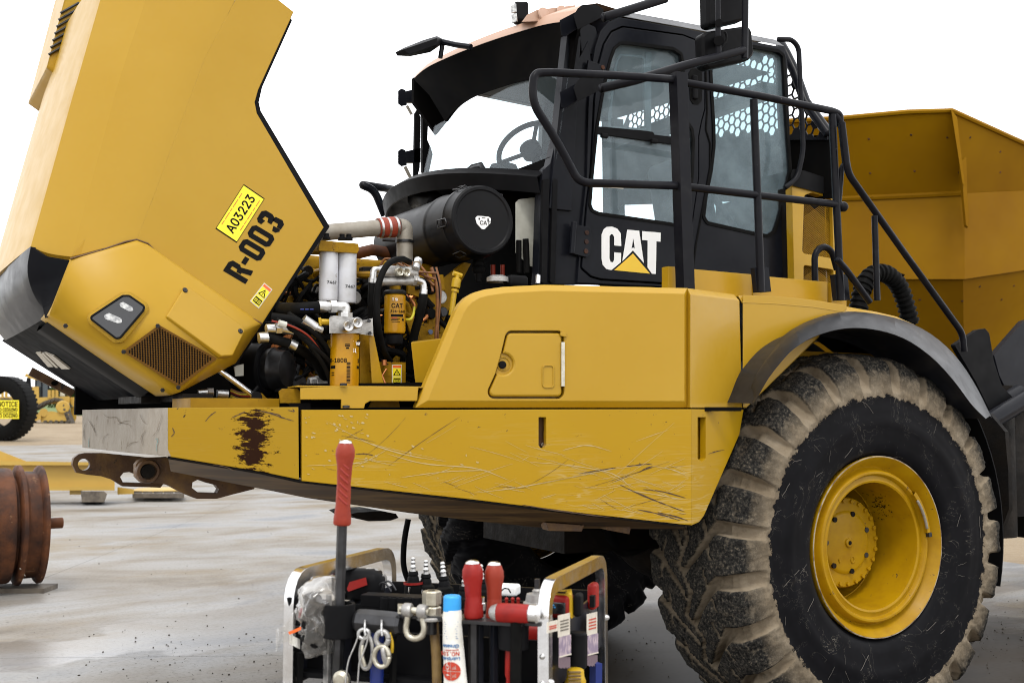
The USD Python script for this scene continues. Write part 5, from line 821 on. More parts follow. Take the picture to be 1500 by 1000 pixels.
# walkway ledge in front of the filters
PL_ = off(PP, 0.02)
lg_ = T.add('step_ledge', ext(poly([(440, 568), (500, 566), (500, 566.5), (613, 566), (611, 587), (542, 587), (535, 591), (533, 598), (500, 598), (500, 585), (440, 585)], PL_), PL_, 0.012), 'yellow_paint'); T.add('ledge_top', bx((1.74, 4.28, hit(520, 566, PL_)[2] + 0.0), (0.58, 0.26, 0.006), [[.982, -.186, 0], [.186, .982, 0], [0, 0, 1]]), 'yellow_paint', lg_)
for x, y in ((503, 564.5), (507, 597)): T.add('ledge_bolt', lathe(hit(x, y, off(PL_, -.006)), [0, 0, 1], [(0, .014), (.008, .014), (.010, .006), (.010, 1e-4)], 12), 'steel_dark', lg_)
T.add('ledge_flange', slab([(409, 573), (414, 569), (436, 569), (440, 574), (440, 590), (411, 590)], off(PL_, .1), .02), 'yellow_engine')
T.add('inner_ledge', slab([(545, 588), (584, 587), (586, 597), (540, 598)], off(PL_, .15), .02), 'yellow_engine')
# alternator and black belt housing near the open hood
al = E(412, 540, 4.85); ax_ = RIGHT * .96 - HF * .28
T.add('belt_housing', lathe(al - ax_ * 0.20, ax_, [(0, 1e-4), (0, .115), (.02, .125), (.05, .125), (.06, .115), (.13, .118), (.14, .105), (.14, 1e-4)], 40), 'black_plastic'); T.add('alternator', lathe(al - ax_ * 0.06, ax_, [(0, 0.09), (.03, .095), (.045, .085), (.09, .08), (.10, .05), (.10, 1e-4)], 28), 'steel_dark')
for k in range(9):
    t = k * .35 + 1.6; p, q, _ = axes(ax_); v = math.cos(t) * p + math.sin(t) * q; T.add('cooling_fin', bar(al - ax_ * .03 + v * .092, al + ax_ * .03 + v * .086, .014, .02), 'steel_dark')
T.add('starter', [cyl(E(452, 562, 4.6), E(476, 560, 4.6), .028, 14, b=.004), cyl(E(462, 562, 4.6), E(476, 561, 4.6), .034, 8)], 'cast_alloy')
T.add('fan_shroud', hull(np.vstack([hits([(350, 545), (372, 490), (400, 480), (405, 590), (345, 590)], yp(4.95)), hits([(350, 545), (400, 480), (405, 590)], yp(5.6))])), 'dark_inside')
T.add('gas_strut', [cyl(E(312, 536, 4.62), E(372, 579, 4.62), .0125, 12)], 'chrome'); T.add('strut_eye', [cyl(E(376, 581, 4.56), E(376, 581, 4.66), .022, 14), tube([E(378, 566, 4.6), E(373, 572, 4.6), E(372, 580, 4.6)], .007, 6)], 'black_plastic')
T.add('strut_bracket', slab([(362, 590), (376, 574), (384, 576), (400, 592), (400, 598), (356, 598)], yp(4.64), .02), 'yellow_engine'); T.add('nose_plate', bx(E(330, 591, 4.55), (.35, .3, .04)), 'yellow_rough')
T.add('hydraulic_fitting', [cyl(E(290, 575, 4.66), E(304, 574, 4.66), .013, 10), cyl(E(304, 574, 4.66), E(312, 574, 4.66), .018, 6), cyl(E(318, 576, 4.66), E(334, 577, 4.66), .016, 10)], 'silver')
T.add('fluid_tag', slab([(343, 536), (357, 533), (357, 550), (345, 551)], yp(4.7), .01), 'white_plastic')
for k in range(6): hz('loom_wire', [(338, 570 + 2 * k, 4.7), (352, 576 + 2 * k, 4.68), (366, 574 + 3 * k, 4.7), (380, 585 + k, 4.7)], .004, ['wire_orange', 'wire_yellow', 'red_faded', 'black_rubber'][k % 4])
# --- cab
YCAB = 4.72; PC = yp(YCAB)
cab = T.add('cab_side', None, 'black_paint') if False else None
outer = [(846, 414), (852, 330), (860, 255), (862, 160), (866, 105), (872, 70), (880, 46), (892, 32), (908, 26), (1000, 42), (1148, 70), (1153, 90), (1157, 200), (1164, 300), (1168, 420), (1100, 425)]
doorp = [(852, 392), (860, 300), (866, 255), (871, 150), (877, 95), (885, 66), (896, 48), (912, 41), (1000, 53), (1018, 60), (1028, 74), (1031, 100), (1031, 160), (1026, 178), (1022, 200), (1022, 260), (1012, 330), (1006, 416), (880, 408), (866, 404)]
winp = [(864, 300), (868, 250), (874, 190), (884, 130), (894, 88), (900, 72), (908, 65), (920, 65), (985, 73), (996, 80), (999, 95), (1000, 170), (1004, 178), (1012, 190), (1014, 205), (1012, 260), (1000, 322), (994, 330), (980, 327), (876, 312), (867, 308)]
rwin = [(1036, 326), (1031, 318), (1034, 290), (1042, 250), (1046, 215), (1046, 190), (1043, 140), (1040, 75), (1046, 60), (1140, 76), (1147, 82), (1152, 180), (1157, 250), (1141, 318), (1134, 338), (1124, 345), (1112, 343)]
gD = rounded(poly(doorp, PC), 0.015); gW = rounded(poly(winp, PC), 0.014); gR = rounded(poly(rwin, PC), 0.018); gO = poly(outer, PC)
cs = T.add('cab_side', ext(gO.difference(gD.buffer(0.010)).difference(gR), PC, 0.07), 'black_paint', label='near side of the black cab')
seal_ = gD.buffer(0.012).difference(gD.buffer(-0.03)); T.add('door_seal', ext(seal_, PC, 0.02, 0.03), 'black_rubber', cs)
dr = T.add('cab_door', cham(gD.difference(gW), PC, 0.006, 0.045) if False else ext(gD.difference(gW), PC, 0.05, -0.004), 'black_paint', label='black cab door with a tall window and maker logo')
inner_frame = gW.buffer(0.0).difference(gW.buffer(-0.03)); T.add('window_gasket', ext(gW.buffer(0.012).difference(gW.buffer(-0.004)), PC, 0.012, -0.009), 'black_rubber', dr)
T.add('door_pane', ext(gW, PC, 0.006, 0.018), 'pane_clear', dr)
wf = poly([(873, 183), (994, 205), (992, 215), (960, 208), (957, 205), (868, 193)], PC).intersection(gW)
pm('frame_grey', (0.075, 0.085, 0.09), 0.5, n1=(8, (0.10, 0.11, 0.115), 0.4, 0.7))
T.add('window_crossbar', ext(rounded(poly([(870, 184), (945, 191), (958, 193), (960, 197), (994, 201), (1012, 204), (1012, 213), (994, 212), (867, 194)], PC).intersection(gW), 0.002), PC, 0.02, 0.008), 'black_plastic', dr)
for x, y in ((885, 199), (958, 207)): T.add('window_latch', rbox(hit(x, y, off(PC, -0.002)), (0.042, 0.02, 0.024), 0.006), 'black_plastic', dr)
fr_o = poly([(902, 110), (908, 84), (914, 77), (945, 80), (950, 84), (953, 190), (896, 186)], PC); T.add('sliding_frame', ext(rounded(fr_o, .01).difference(rounded(fr_o, .01).buffer(-0.011)), PC, 0.014, 0.026), 'frame_grey', dr)
T.add('inner_post', ext(poly([(951, 74), (959, 75), (959, 195), (953, 194)], PC), PC, 0.02, 0.03), 'frame_grey', dr)
hd = rounded(poly([(1008, 108), (1012, 101), (1022, 101), (1027, 106), (1027, 148), (1022, 154), (1014, 153), (1010, 146)], PC), 0.012)
T.add('handle_recess', ext(hd, PC, 0.03, -0.0075), 'black_rubber', dr); T.add('door_handle', rbox(hit(1018, 128, off(PC, -0.012)), (0.035, 0.02, 0.13), 0.008), 'black_plastic', dr)
T.add('door_groove', tube(hits([(1033, 80), (1036, 160), (1034, 190), (1040, 210), (1040, 245), (1030, 300), (1019, 360), (1012, 418)], off(PC, -0.001)), 0.006, 6), 'black_rubber', cs, smooth=True)
# hinge
hg = T.add('door_hinge', slab([(840, 328), (864, 333), (867, 346), (865, 374), (860, 377), (838, 371)], off(PC, -0.016), 0.012, rnd=0.004), 'black_paint', dr)
T.add('hinge_pin', cyl(hit(841, 325, off(PC, -0.02)), hit(838, 372, off(PC, -0.02)), 0.014, 14, b=0.002), 'black_paint', hg)
for y in (341, 354, 368): T.add('hinge_bolt', lathe(hit(859.5 - (y - 341) * .05, y, off(PC, -0.016)), [0, -1, 0], [(0, 0.012), (0.004, 0.012), (0.005, 0.007), (0.003, 1e-4)], 14), 'rust', hg)
T.add('door_hinge', slab([(862, 88), (882, 96), (885, 104), (880, 106), (860, 104)], off(PC, -0.012), 0.012), 'black_paint', dr, label='upper door hinge')
T.add('hinge_bolt', lathe(hit(883, 99, off(PC, -0.012)), [0, -1, 0], [(0, 0.012), (0.004, 0.011), (0.005, 1e-4)], 12), 'rust', dr)
# maker logo on the door
LC = [(888.5, 332.5), (896, 331.8), (904, 335), (909.2, 342), (909.8, 360.5), (899.5, 359.5), (899.5, 347), (897.5, 343.5), (895, 343), (892.7, 346), (892.6, 378), (894, 383.5), (897.5, 384.3), (899.3, 381), (899.6, 369.5), (909.6, 370.5), (909.4, 384), (895.5, 395.6), (888, 394), (882.5, 387.5), (881, 378), (881, 344), (884, 336)]
LA = [(918.7, 336.5), (936, 338), (943, 385.3), (926.9, 366.8), (911.5, 382.5)]; LAh = [(927.6, 349), (929.8, 364.3), (927.1, 362.6), (924.9, 364.5)]
LT = [(940.5, 338.6), (967.8, 340.8), (967.4, 354), (961.3, 353.5), (960.5, 401.3), (954.8, 401), (948.3, 391.5), (948.6, 352.3), (940.5, 351.6)]
pl = off(PC, -0.004); ga = Polygon(to2(hits(LA, pl), pl)).difference(Polygon(to2(hits(LAh, pl), pl)))
lg = T.add('logo', cat([px_poly([LC, LT], pl), ext(ga, pl, 0.0012, -0.0015)]), 'white_print', dr, label='white lettering CAT on the door'); T.add('logo_triangle', px_poly([[(927, 371.5), (952, 400.8), (899.5, 395.8)]], pl), 'logo_yellow', lg)
T.add('label_strip', px_poly([[(883, 273.5), (913, 275), (913, 276.5), (883, 275)]], pl), 'card_cream', dr)
# rear quarter pane
T.add('quarter_pane', ext(gR, PC, 0.006, 0.02), 'pane_tint', cs); T.add('window_gasket', ext(gR.buffer(0.012).difference(gR.buffer(-0.006)), PC, 0.012, -0.006), 'black_rubber', cs)
T.add('inner_brace', tube([hit(1040, 280, off(PC, 0.06)), hit(1082, 342, off(PC, 0.06))], 0.02, 8), 'black_paint', cs)
T.add('inner_brace', slab([(1042, 275), (1047, 285), (1038, 330), (1034, 320)], off(PC, 0.05), 0.02), 'black_paint', cs)
# roof, pillars, back wall, far side
ZR = hit(905, 26, PC)[2]
XA, XB = hit(866, 105, PC)[0], hit(1150, 72, PC)[0]; YF = 6.40
roofp = hits([(876, 60), (884, 40), (895, 29), (910, 24), (1000, 40), (1149, 68)], off(PC, 0.004)); rf = []
for y, dz in ((4.724, 0), (4.80, 0.06), (4.95, 0.085), (5.55, 0.10), (6.15, 0.12), (6.40, 0.11), (6.46, 0.03)): rf.append(roofp + [0, y - roofp[0][1], dz])
T.add('cab_roof', sheet(rf, 0.0), 'black_paint', smooth=60)
T.add('cab_side', [bar((XB, YF, 1.9), (XB - 0.02, YF, 3.55), 0.12, 0.1), bar((XA + 0.82, YF, 1.9), (XA + 0.82, YF, 3.6), 0.09, 0.09), bar((XA, YF, 3.62), (XB, YF, 3.56), 0.05, 0.05), bx(((XA + XB) / 2, YF, 2.0), (XB - XA, 0.06, 0.55))], 'black_paint', label='far side of the cab')
T.add('inner_rail', [tube([(XA, YF - 0.06, 2.50), (XB, YF - 0.06, 2.46)], 0.025, 8), tube([(XA + 0.55, YF - 0.06, 2.50), (XA + 0.60, YF - 0.06, 1.9)], 0.022, 8)], 'black_paint')
T.add('cab_back', [bx((XB + 0.0, 5.56, 2.15), (0.05, 1.62, 0.9)), bar((XB, 4.85, 3.38), (XB, 6.35, 3.38), 0.1, 0.08)], 'black_paint')
T.add('cab_floor', [bx(((XA + XB) / 2, 5.56, 1.85), (XB - XA, 1.6, 0.06))], 'dark_inside')
pm('headliner_grey', (0.16, 0.18, 0.19), 0.8)
T.add('headliner', quad((XA + 0.15, 4.80, 3.50), (XB - .03, 4.80, 3.46), (XB - .03, 6.35, 3.55), (XA + 0.15, 6.35, 3.58)), 'headliner_grey')
# windscreen plane leaning back
wb0, wt0 = hit(812, 247, PC), hit(836, 80, PC); wb1, wt1 = wb0 + [0.0, 1.66, 0], wt0 + [0.02, 1.62, 0]; wb1[2] += 0.02
PW = pp(wb0, wb1, wt0)
T.add('windscreen', trimesh.Trimesh(*(lambda q: (q.vertices, q.faces))(sheet([[wb0, wt0], [wb1, wt1]], 0.006))), 'screen_clear', smooth=False)
T.add('cab_pillar', hull([*(wb0 + np.array([[-.03, 0, -.2], [.10, 0, -.2], [-.03, .06, -.2], [.10, .06, -.2]])), *(wt0 + np.array([[-.02, 0, .1], [.06, 0, .1], [-.02, .06, .1], [.06, .06, .1]]))]), 'black_paint')
T.add('cab_pillar', slab([(795, 250), (806, 240), (836, 110), (862, 60), (868, 105), (862, 160), (859, 255), (850, 416), (788, 416), (792, 300)], off(PC, 0.015), 0.06), 'black_paint', label='front corner post of the cab')
for q in ([(796, 262), (805, 262), (801, 414), (793, 414)], [(810, 262), (817, 262), (813, 414), (806, 414)]): T.add('corner_seal', slab(q, off(PC, -0.005), 0.025, rnd=0.008), 'black_plastic')
for x, y in ((812, 287), (810, 399)): T.add('corner_bolt', lathe(hit(x, y, off(PC, 0.014)), [0, -1, 0], [(0, 0.013), (0.004, 0.012), (0.005, 1e-4)], 12), 'rust')
T.add('firewall', bx((wb0[0] + 0.02, 5.56, 2.2), (0.05, 1.62, 1.2)), 'dark_inside')
zc = lambda y: 2.70 + 0.10 * (1 - ((y - 5.6) / 0.9) ** 2)
cg = []
for y in np.linspace(4.74, 6.45, 24):
    u_ = (y - 5.6) / 0.86; xf = 2.50 + 0.34 * abs(u_) ** 2.2; cg.append([(xf - 0.0, y, zc(y) - 0.10), (xf - 0.02, y, zc(y) - 0.02), (xf + 0.03, y, zc(y) + 0.012), (wb0[0] + 0.02, y, wb0[2] + 0.0 + 0.03 * (1 - u_ * u_))])
T.add('cowl', sheet(cg, 0.012), 'black_plastic', smooth=50)
T.add('dash', rbox((wb0[0] + 0.15, 5.56, wb0[2] - 0.04), (0.3, 1.5, 0.12), 0.04), 'black_plastic')
wp_ = hit(697, 255, xp(wb0[0] - 0.12)); T.add('wiper_cover', hull(np.vstack([hits([(676, 262), (682, 248), (690, 241), (706, 237), (713, 249), (700, 255)], xp(wb0[0] - 0.1)), hits([(690, 262), (712, 256)], xp(wb0[0] - 0.25))])), 'black_plastic')
T.add('wiper_arm', tube([hit(684, 252, xp(wb0[0] - 0.16)), hit(694, 245, xp(wb0[0] - 0.16)), hit(706, 243, xp(wb0[0] - 0.16)), hit(710, 252, xp(wb0[0] - 0.16))], 0.01, 8, 0.03), 'black_paint', smooth=True)
# interior
st = hit(776, 217, yp(5.5)); d_ = np.array([-0.72, -0.5, 0.5]); a_, b_, d_ = axes(d_)
T.add('steering_wheel', [tube([st + 0.19 * (math.cos(t) * a_ + math.sin(t) * b_) for t in np.linspace(0, 2 * np.pi, 40)], 0.016, 10), *[tube([st - d_ * 0.03, st + 0.185 * (math.cos(t) * a_ + math.sin(t) * b_)], 0.013, 8) for t in (0.5, 2.6, 4.7)], cyl(st - d_ * 0.05, st + d_ * 0.01, 0.06, 16), tube([st, st - d_ * 0.5], 0.03, 8)], 'black_plastic', smooth=True)
T.add('instrument_hump', hull(np.vstack([hits([(716, 248), (720, 240), (740, 236), (756, 241), (760, 250)], yp(5.7)), hits([(716, 250), (740, 240), (760, 250)], yp(6.0))])), 'frame_grey')
seat = T.add('driver_seat', [rbox((XA + 0.95, 5.5, 2.35), (0.5, 0.5, 0.16), 0.06), rbox((XA + 1.2, 5.5, 2.72), (0.14, 0.5, 0.75), 0.06, [[math.cos(.18), 0, math.sin(.18)], [0, 1, 0], [-math.sin(.18), 0, math.cos(.18)]]), rbox((XA + 1.3, 5.5, 3.16), (0.1, 0.28, 0.2), 0.04), bx((XA + 0.95, 5.5, 2.1), (0.4, 0.4, 0.4))], 'seat_cloth')
T.add('armrest', [rbox((XA + 0.95, 5.2, 2.55), (0.4, 0.09, 0.07), 0.03), rbox((XA + 0.95, 5.8, 2.55), (0.4, 0.09, 0.07), 0.03)], 'black_plastic', seat)
T.add('side_console', [rbox((XA + 1.25, 5.05, 2.38), (0.75, 0.34, 0.1), 0.03, [[1, 0, -.3], [0, 1, 0], [.3, 0, 1]]), rbox((XA + 1.5, 4.98, 2.2), (0.5, 0.3, 0.5), 0.05)], 'frame_grey')
T.add('cab_divider', slab([(795, 165), (803, 142), (826, 148), (824, 240), (793, 240)], yp(6.28), 0.05), 'frame_grey')
# visor over the windscreen and tan roof cap
E1 = np.array([hit(x, y, yp(d)) for x, y, d in ((606, 116, 6.42), (622, 101, 6.15), (660, 83, 5.75), (720, 60, 5.3), (800, 36, 4.84), (850, 30, 4.66))])
E2 = np.array([hit(x, y, PW) for x, y in ((652, 178), (668, 158), (692, 143), (740, 126), (790, 113), (836, 100))])
E1, E2 = fillet(E1, 0.2, 4), fillet(E2, 0.2, 4)
vs = T.add('visor', sheet([E1, 0.5 * (E1 + E2) + [0, 0, 0.03], E2], 0.02), 'dark_inside', smooth=60)
T.add('visor_cheek', slab([(606, 114), (622, 102), (665, 150), (660, 172), (640, 197), (606, 150)], yp(6.44), 0.03), 'dark_inside', vs)
T.add('visor_cheek', slab([(848, 29), (872, 40), (884, 84), (852, 76)], off(PC, 0.02), 0.02), 'black_paint', vs)
T.add('visor_slot', px_poly([[(668, 119), (672, 117), (672, 119), (668, 121)]], PW, -0.1, 0.002), 'white_print', vs)
rc = []
for t in np.linspace(0, 1, 24):
    k = t * (len(E1) - 1); p = np.array([np.interp(k, np.arange(len(E1)), E1[:, j]) for j in range(3)]); hgt = 0.055 + 0.05 * t
    rc.append([p + [0.0, 0, 0.004], p + [0.015, 0, hgt * 0.55], p + [0.10, 0, hgt], p + [0.35, 0.1, hgt + 0.03], p + [0.9, 0.3, 0.10]])
rc_ = T.add('roof_cap', sheet(rc, 0.0), 'roof_tan', smooth=50)
T.add('roof_boss', hull(np.vstack([hits([(764, 33), (772, 22), (786, 15), (842, 8), (848, 28)], yp(4.92)), hits([(764, 33), (842, 8), (848, 28)], yp(5.3))])), 'roof_tan', rc_)
for x, y in ((797, 23), (824, 20)): T.add('roof_disc', lathe(hit(x, y, yp(4.915)), [0.25, -0.95, .15], [(0, .042), (.008, .04), (.010, 1e-4)], 28), 'roof_tan', rc_)

wl = T.add('work_lamp', rbox(hit(763, 20, yp(5.1)), (0.075, 0.085, 0.105), 0.014, [[.9, -.43, 0], [.43, .9, 0], [0, 0, 1]]), 'black_plastic')
PLm = (hit(756, 20, yp(5.06)), np.array([0.75, 0.66, 0.0])); PLm = (PLm[0] - PLm[1] * 0.045, PLm[1])
T.add('lamp_lens', px_poly([[(749.5, 11), (757, 7), (758, 19), (750.5, 21)], [(750.5, 24), (758, 21), (759, 33), (752, 36)]], PLm, -0.02, 0.01), 'light_lens', wl)
# rear guard: honeycomb sheet in a tube frame behind the cab
XG = XB + 0.16; PGd = xp(XG); gp_ = poly([(905, 205), (930, 140), (1000, 95), (1060, 80), (1146, 72), (1160, 90), (1180, 150), (1212, 200), (1212, 205)], PGd)
hx = []; a0 = 0.034; x0, y0, x1, y1 = gp_.bounds
for i in range(int((x1 - x0) / (a0 * 1.5)) + 2):
    for j in range(int((y1 - y0) / (a0 * math.sqrt(3))) + 2):
        c_ = (x0 + i * a0 * 1.5, y0 + (j + (i % 2) / 2) * a0 * math.sqrt(3)); h_ = Polygon([(c_[0] + a0 * 0.86 * math.cos(t), c_[1] + a0 * 0.86 * math.sin(t)) for t in np.arange(6) * math.pi / 3])
        if gp_.buffer(-0.01).contains(h_): hx.append(h_)
gm = T.add('rear_guard', ext(gp_.difference(unary_union(hx)), PGd, 0.008), 'black_paint', label='honeycomb guard behind the cab')
T.add('guard_tube', tube(hits([(1143, 64), (1152, 80), (1164, 105), (1180, 150), (1214, 196)], PGd), 0.03, 10), 'black_paint', gm, smooth=True)
T.add('guard_tube', tube(hits([(1140, 58), (1160, 58), (1170, 70), (1173, 140), (1177, 220), (1168, 262), (1150, 275)], yp(4.60)), 0.014, 10, 0.06), 'rail_black', gm, label='looped grab tube', smooth=True)
T.add('guard_panel', slab([(905, 205), (1214, 198), (1218, 290), (905, 300)], off(PGd, 0.01), 0.03), 'dark_inside', gm)
# engine cowl and cooling grille behind the cab
PK = yp(4.62)
ck = poly([(1160, 270), (1190, 272), (1221, 286), (1224, 440), (1164, 430)], PK); g1 = rounded(poly([(1178, 286), (1190, 282), (1219, 292), (1221, 379), (1175, 371)], PK), 0.02); g2 = rounded(poly([(1177, 388), (1221, 395), (1222, 436), (1177, 432)], PK), 0.015)
kk = T.add('rear_cowl', ext(ck.difference(g1).difference(g2), PK, 0.05), 'yellow_paint'); T.add('cowl_back', ext(ck.buffer(-0.01), PK, 0.6, 0.06), 'dark_oily', kk)
T.add('cowl_cap', hull(np.vstack([hits([(1158, 258), (1162, 248), (1178, 250), (1208, 260), (1222, 272), (1222, 288), (1190, 276), (1160, 272)], off(PK, -0.01)), hits([(1160, 250), (1215, 262), (1222, 288), (1160, 272)], off(PK, 0.5))])), 'black_plastic', kk)
for gq in (g1, g2):
    x0, y0, x1, y1 = gq.bounds; ls = []
    n_ = int((x1 - x0 + y1 - y0) / 0.017)
    for k in range(n_):
        t = k * 0.017; ls += [LineString([(x0 + t, y0), (x0 + t - 3, y0 + 1.8)]), LineString([(x1 - t, y0), (x1 - t + 3, y0 + 1.8)])]
    for k in range(int((y1 - y0) / 0.010)): pass
    T.add('grille_mesh', ext(unary_union([l.intersection(gq) for l in ls]).buffer(0.0012, cap_style=2, join_style=2, quad_segs=1), PK, 0.004, 0.02), 'yellow_rough', kk)
# deck edge, handrails and stair rail
PD = yp(4.25)
T.add('deck_edge', slab([(1014, 394), (1103, 402), (1103, 440), (1014, 440)], off(PD, 0.01), 0.03), 'yellow_paint'); T.add('deck_edge', slab([(1103, 403), (1212, 413), (1212, 448), (1103, 440)], off(PD, 0.005), 0.03), 'yellow_paint')
T.add('deck_edge', slab([(1218, 414), (1232, 415), (1240, 432), (1240, 448), (1218, 448)], PD, 0.03), 'yellow_paint'); T.add('deck_plate', bx((3.9, 4.5, 1.83), (1.6, 0.5, 0.03)), 'yellow_rough')
T.add('post_bracket', slab([(979, 390), (992, 391), (992, 424), (979, 422)], off(PD, -0.03), 0.05), 'yellow_paint')
PRL = yp(4.14); H = lambda *l: hits(l, PRL)
T.add('rail_post', bar(hit(993, 108, PRL), hit(1004, 425, PRL), 0.062, 0.062), 'rail_black', label='thick square rail post')
T.add('rail_loop', tube(H((992, 117), (910, 111), (800, 106), (782, 108), (779, 150), (812, 200), (845, 262), (858, 268), (990, 272)), 0.0185, 12, 0.10), 'rail_black', smooth=True)
T.add('top_rail', tube(H((996, 120), (1110, 140), (1220, 163), (1231, 168), (1230, 185)), 0.0185, 12, 0.03), 'rail_black', smooth=True)
T.add('mid_rail', tube(H((1000, 273), (1110, 286), (1230, 300), (1237, 302)), 0.0185, 12), 'rail_black', smooth=True)
T.add('rail_end', [ball(hit(1235, 303, PRL), 0.026, 2), tube(H((1236, 242), (1232, 250), (1228, 300)), 0.016, 10, .03), tube(H((1222, 168), (1232, 180), (1240, 250)), 0.018, 10)], 'rail_black', smooth=True)
for a_, b_, c0, c1 in (((1104, 146), (1115, 428), (1113, 392), (1117, 428)), ((1219, 168), (1232, 440), (1229, 402), (1233, 440))):
    p = T.add('rail_post', tube(H(a_, b_), 0.0195, 12), 'rail_black', smooth=True)
    T.add('post_socket', [bar(hit(c0[0] - 5, c0[1], off(PRL, 0.02)), hit(c1[0] - 5, c1[1], off(PRL, 0.02)), 0.03, 0.05), bar(hit(c0[0] + 5, c0[1], off(PRL, 0.02)), hit(c1[0] + 5, c1[1], off(PRL, 0.02)), 0.02, 0.05)], 'black_paint', p)
PST = vp((4.55, 4.12), (6.2, 4.3)); Hs = lambda *l: hits(l, PST)
T.add('stair_rail', [tube(Hs((1233, 180), (1242, 254), (1330, 378), (1410, 488), (1412, 515)), 0.018, 10, 0.05), tube(Hs((1281, 316), (1285, 440)), 0.016, 10), tube(Hs((1226, 380), (1238, 393), (1274, 442)), 0.017, 10, .03)], 'rail_black', smooth=True)
T.add('grab_loop', tube(hits([(1194, 415), (1193, 372), (1204, 360), (1218, 366), (1226, 395)], yp(4.35)), 0.017, 10, 0.06), 'rail_black', smooth=True)
T.add('grab_rail_far', tube([hit(564, 316, yp(6.2)), hit(548, 278, yp(6.2)), hit(527, 270, yp(6.2)), hit(560, 275, yp(6.3)), hit(596, 281, yp(6.5))], 0.024, 10, .05), 'black_paint', smooth=True)
# mirrors
PMr = yp(4.25); Hm = lambda *l: hits(l, PMr)
for dy, base in ((0, 'upper'), (105, 'lower')):
    ma = T.add('mirror_arm', tube(Hm((884, 26 + dy * 1.0), (905, 20 + dy), (975, -2 + dy)) if dy == 0 else Hm((880, 130), (930, 118), (1000, 97), (1090, 74)), 0.021, 12), 'rail_black', smooth=True, label=base + ' mirror arm')
    T.add('arm_knuckle', hull(np.vstack([hits([(840, 24 + dy), (846, 13 + dy), (852, 8 + dy), (872, 6 + dy), (884, 14 + dy), (884, 24 + dy), (870, 32 + dy), (846, 44 + dy)], yp(4.40)), hits([(842, 26 + dy), (850, 12 + dy), (880, 14 + dy), (846, 42 + dy)], yp(4.62))])), 'black_plastic', ma)
    T.add('arm_bracket', hull(np.vstack([hits([(820, 30 + dy), (824, 28 + dy), (843, 18 + dy), (845, 42 + dy), (828, 54 + dy), (822, 52 + dy)], yp(4.52)), hits([(830, 30 + dy), (845, 22 + dy), (845, 44 + dy), (830, 52 + dy)], yp(4.74))])), 'black_paint', ma)
mf = T.add('mirror_frame', tube(Hm((1051, -30), (1052, 50), (1053, 84)), 0.014, 10), 'rail_black', smooth=True)
T.add('mirror_frame', tube(Hm((1092, -30), (1091, 86)), 0.017, 10), 'rail_black', smooth=True, label='outer tube of the mirror frame')
PMb = yp(4.33)
m1 = T.add('mirror', cham(rounded(poly([(1029, 50), (1037, 46), (1092, 38), (1102, 40), (1106, 78), (1098, 88), (1040, 101), (1031, 97)], PMb), 0.03), PMb, 0.012, 0.06), 'black_plastic', label='square lower wing mirror')
T.add('mirror_glass', ext(rounded(poly([(1029, 50), (1037, 46), (1092, 38), (1102, 40), (1106, 78), (1098, 88), (1040, 101), (1031, 97)], PMb), 0.03).buffer(-0.015), off(PMb, 0.061), 0.004), 'chrome', m1)
m2 = T.add('mirror', cham(rounded(poly([(1036, -50), (1098, -60), (1096, 8), (1090, 30), (1046, 40), (1037, 38)], PMb), 0.02), PMb, 0.012, 0.06), 'black_plastic', label='tall upper wing mirror')
T.add('mirror_clamp', [cyl(hit(1053, 60, off(PMr, -0.02)), hit(1053, 60, off(PMr, 0.09)), 0.025, 14), cyl(hit(1053, 34, off(PMr, -0.02)), hit(1053, 34, off(PMr, 0.09)), 0.02, 14), tube(Hm((1050, 57), (1062, 44), (1066, 60), (1056, 70)), 0.006, 6, 0.03)], 'black_plastic', m1)
rm = T.add('roof_mirror', hull(np.vstack([hits([(579, 77), (592, 70), (620, 59), (640, 53), (648, 57), (646, 66), (630, 77), (600, 83), (582, 82)], yp(5.6)), hits([(590, 73), (640, 56), (640, 66), (600, 80)], yp(5.52)), hits([(584, 78), (644, 60), (625, 76)], yp(5.75))])), 'black_plastic', label='convex mirror on the front of the roof')
T.add('mirror_stalk', tube([hit(646, 61, yp(5.6)), hit(668, 66, yp(5.5)), hit(690, 69, yp(5.4))], 0.016, 8), 'black_paint', rm); T.add('mirror_stalk', tube([hit(648, 66, yp(5.6)), hit(645, 85, yp(5.6))], 0.014, 8), 'black_paint', rm)
# far mirror group seen edge on
yf = 6.62
fm = T.add('mirror', [slab([(619, 168), (628, 165), (626, 205), (631, 216), (634, 226), (628, 255), (619, 252)], yp(yf), 0.03), slab([(608, 166), (612, 160), (616, 172), (615, 245), (611, 262), (606, 262)], yp(yf), 0.02)], 'black_plastic', label='far wing mirror seen edge on')
for y0_ in (130, 218): T.add('arm_knuckle', [hull(np.vstack([hits([(583, y0_ + 4), (588, y0_), (594, y0_ + 2), (596, y0_ + 24), (588, y0_ + 26), (583, y0_ + 22)], yp(yf)), hits([(584, y0_ + 2), (594, y0_ + 24)], yp(yf + .1))])), slab([(594, y0_ + 4), (610, y0_), (616, y0_ - 1), (616, y0_ + 20), (610, y0_ + 20), (596, y0_ + 20)], yp(yf), 0.04)], 'black_paint', fm)
T.add('mirror_stalk', tube([hit(593, 244, yp(yf)), hit(602, 262, yp(yf)), hit(610, 272, yp(yf))], 0.012, 8), 'pipe_grey', fm); T.add('mirror_stalk', tube([hit(596, 155, yp(yf)), hit(603, 168, yp(yf))], 0.01, 8), 'pipe_grey', fm)
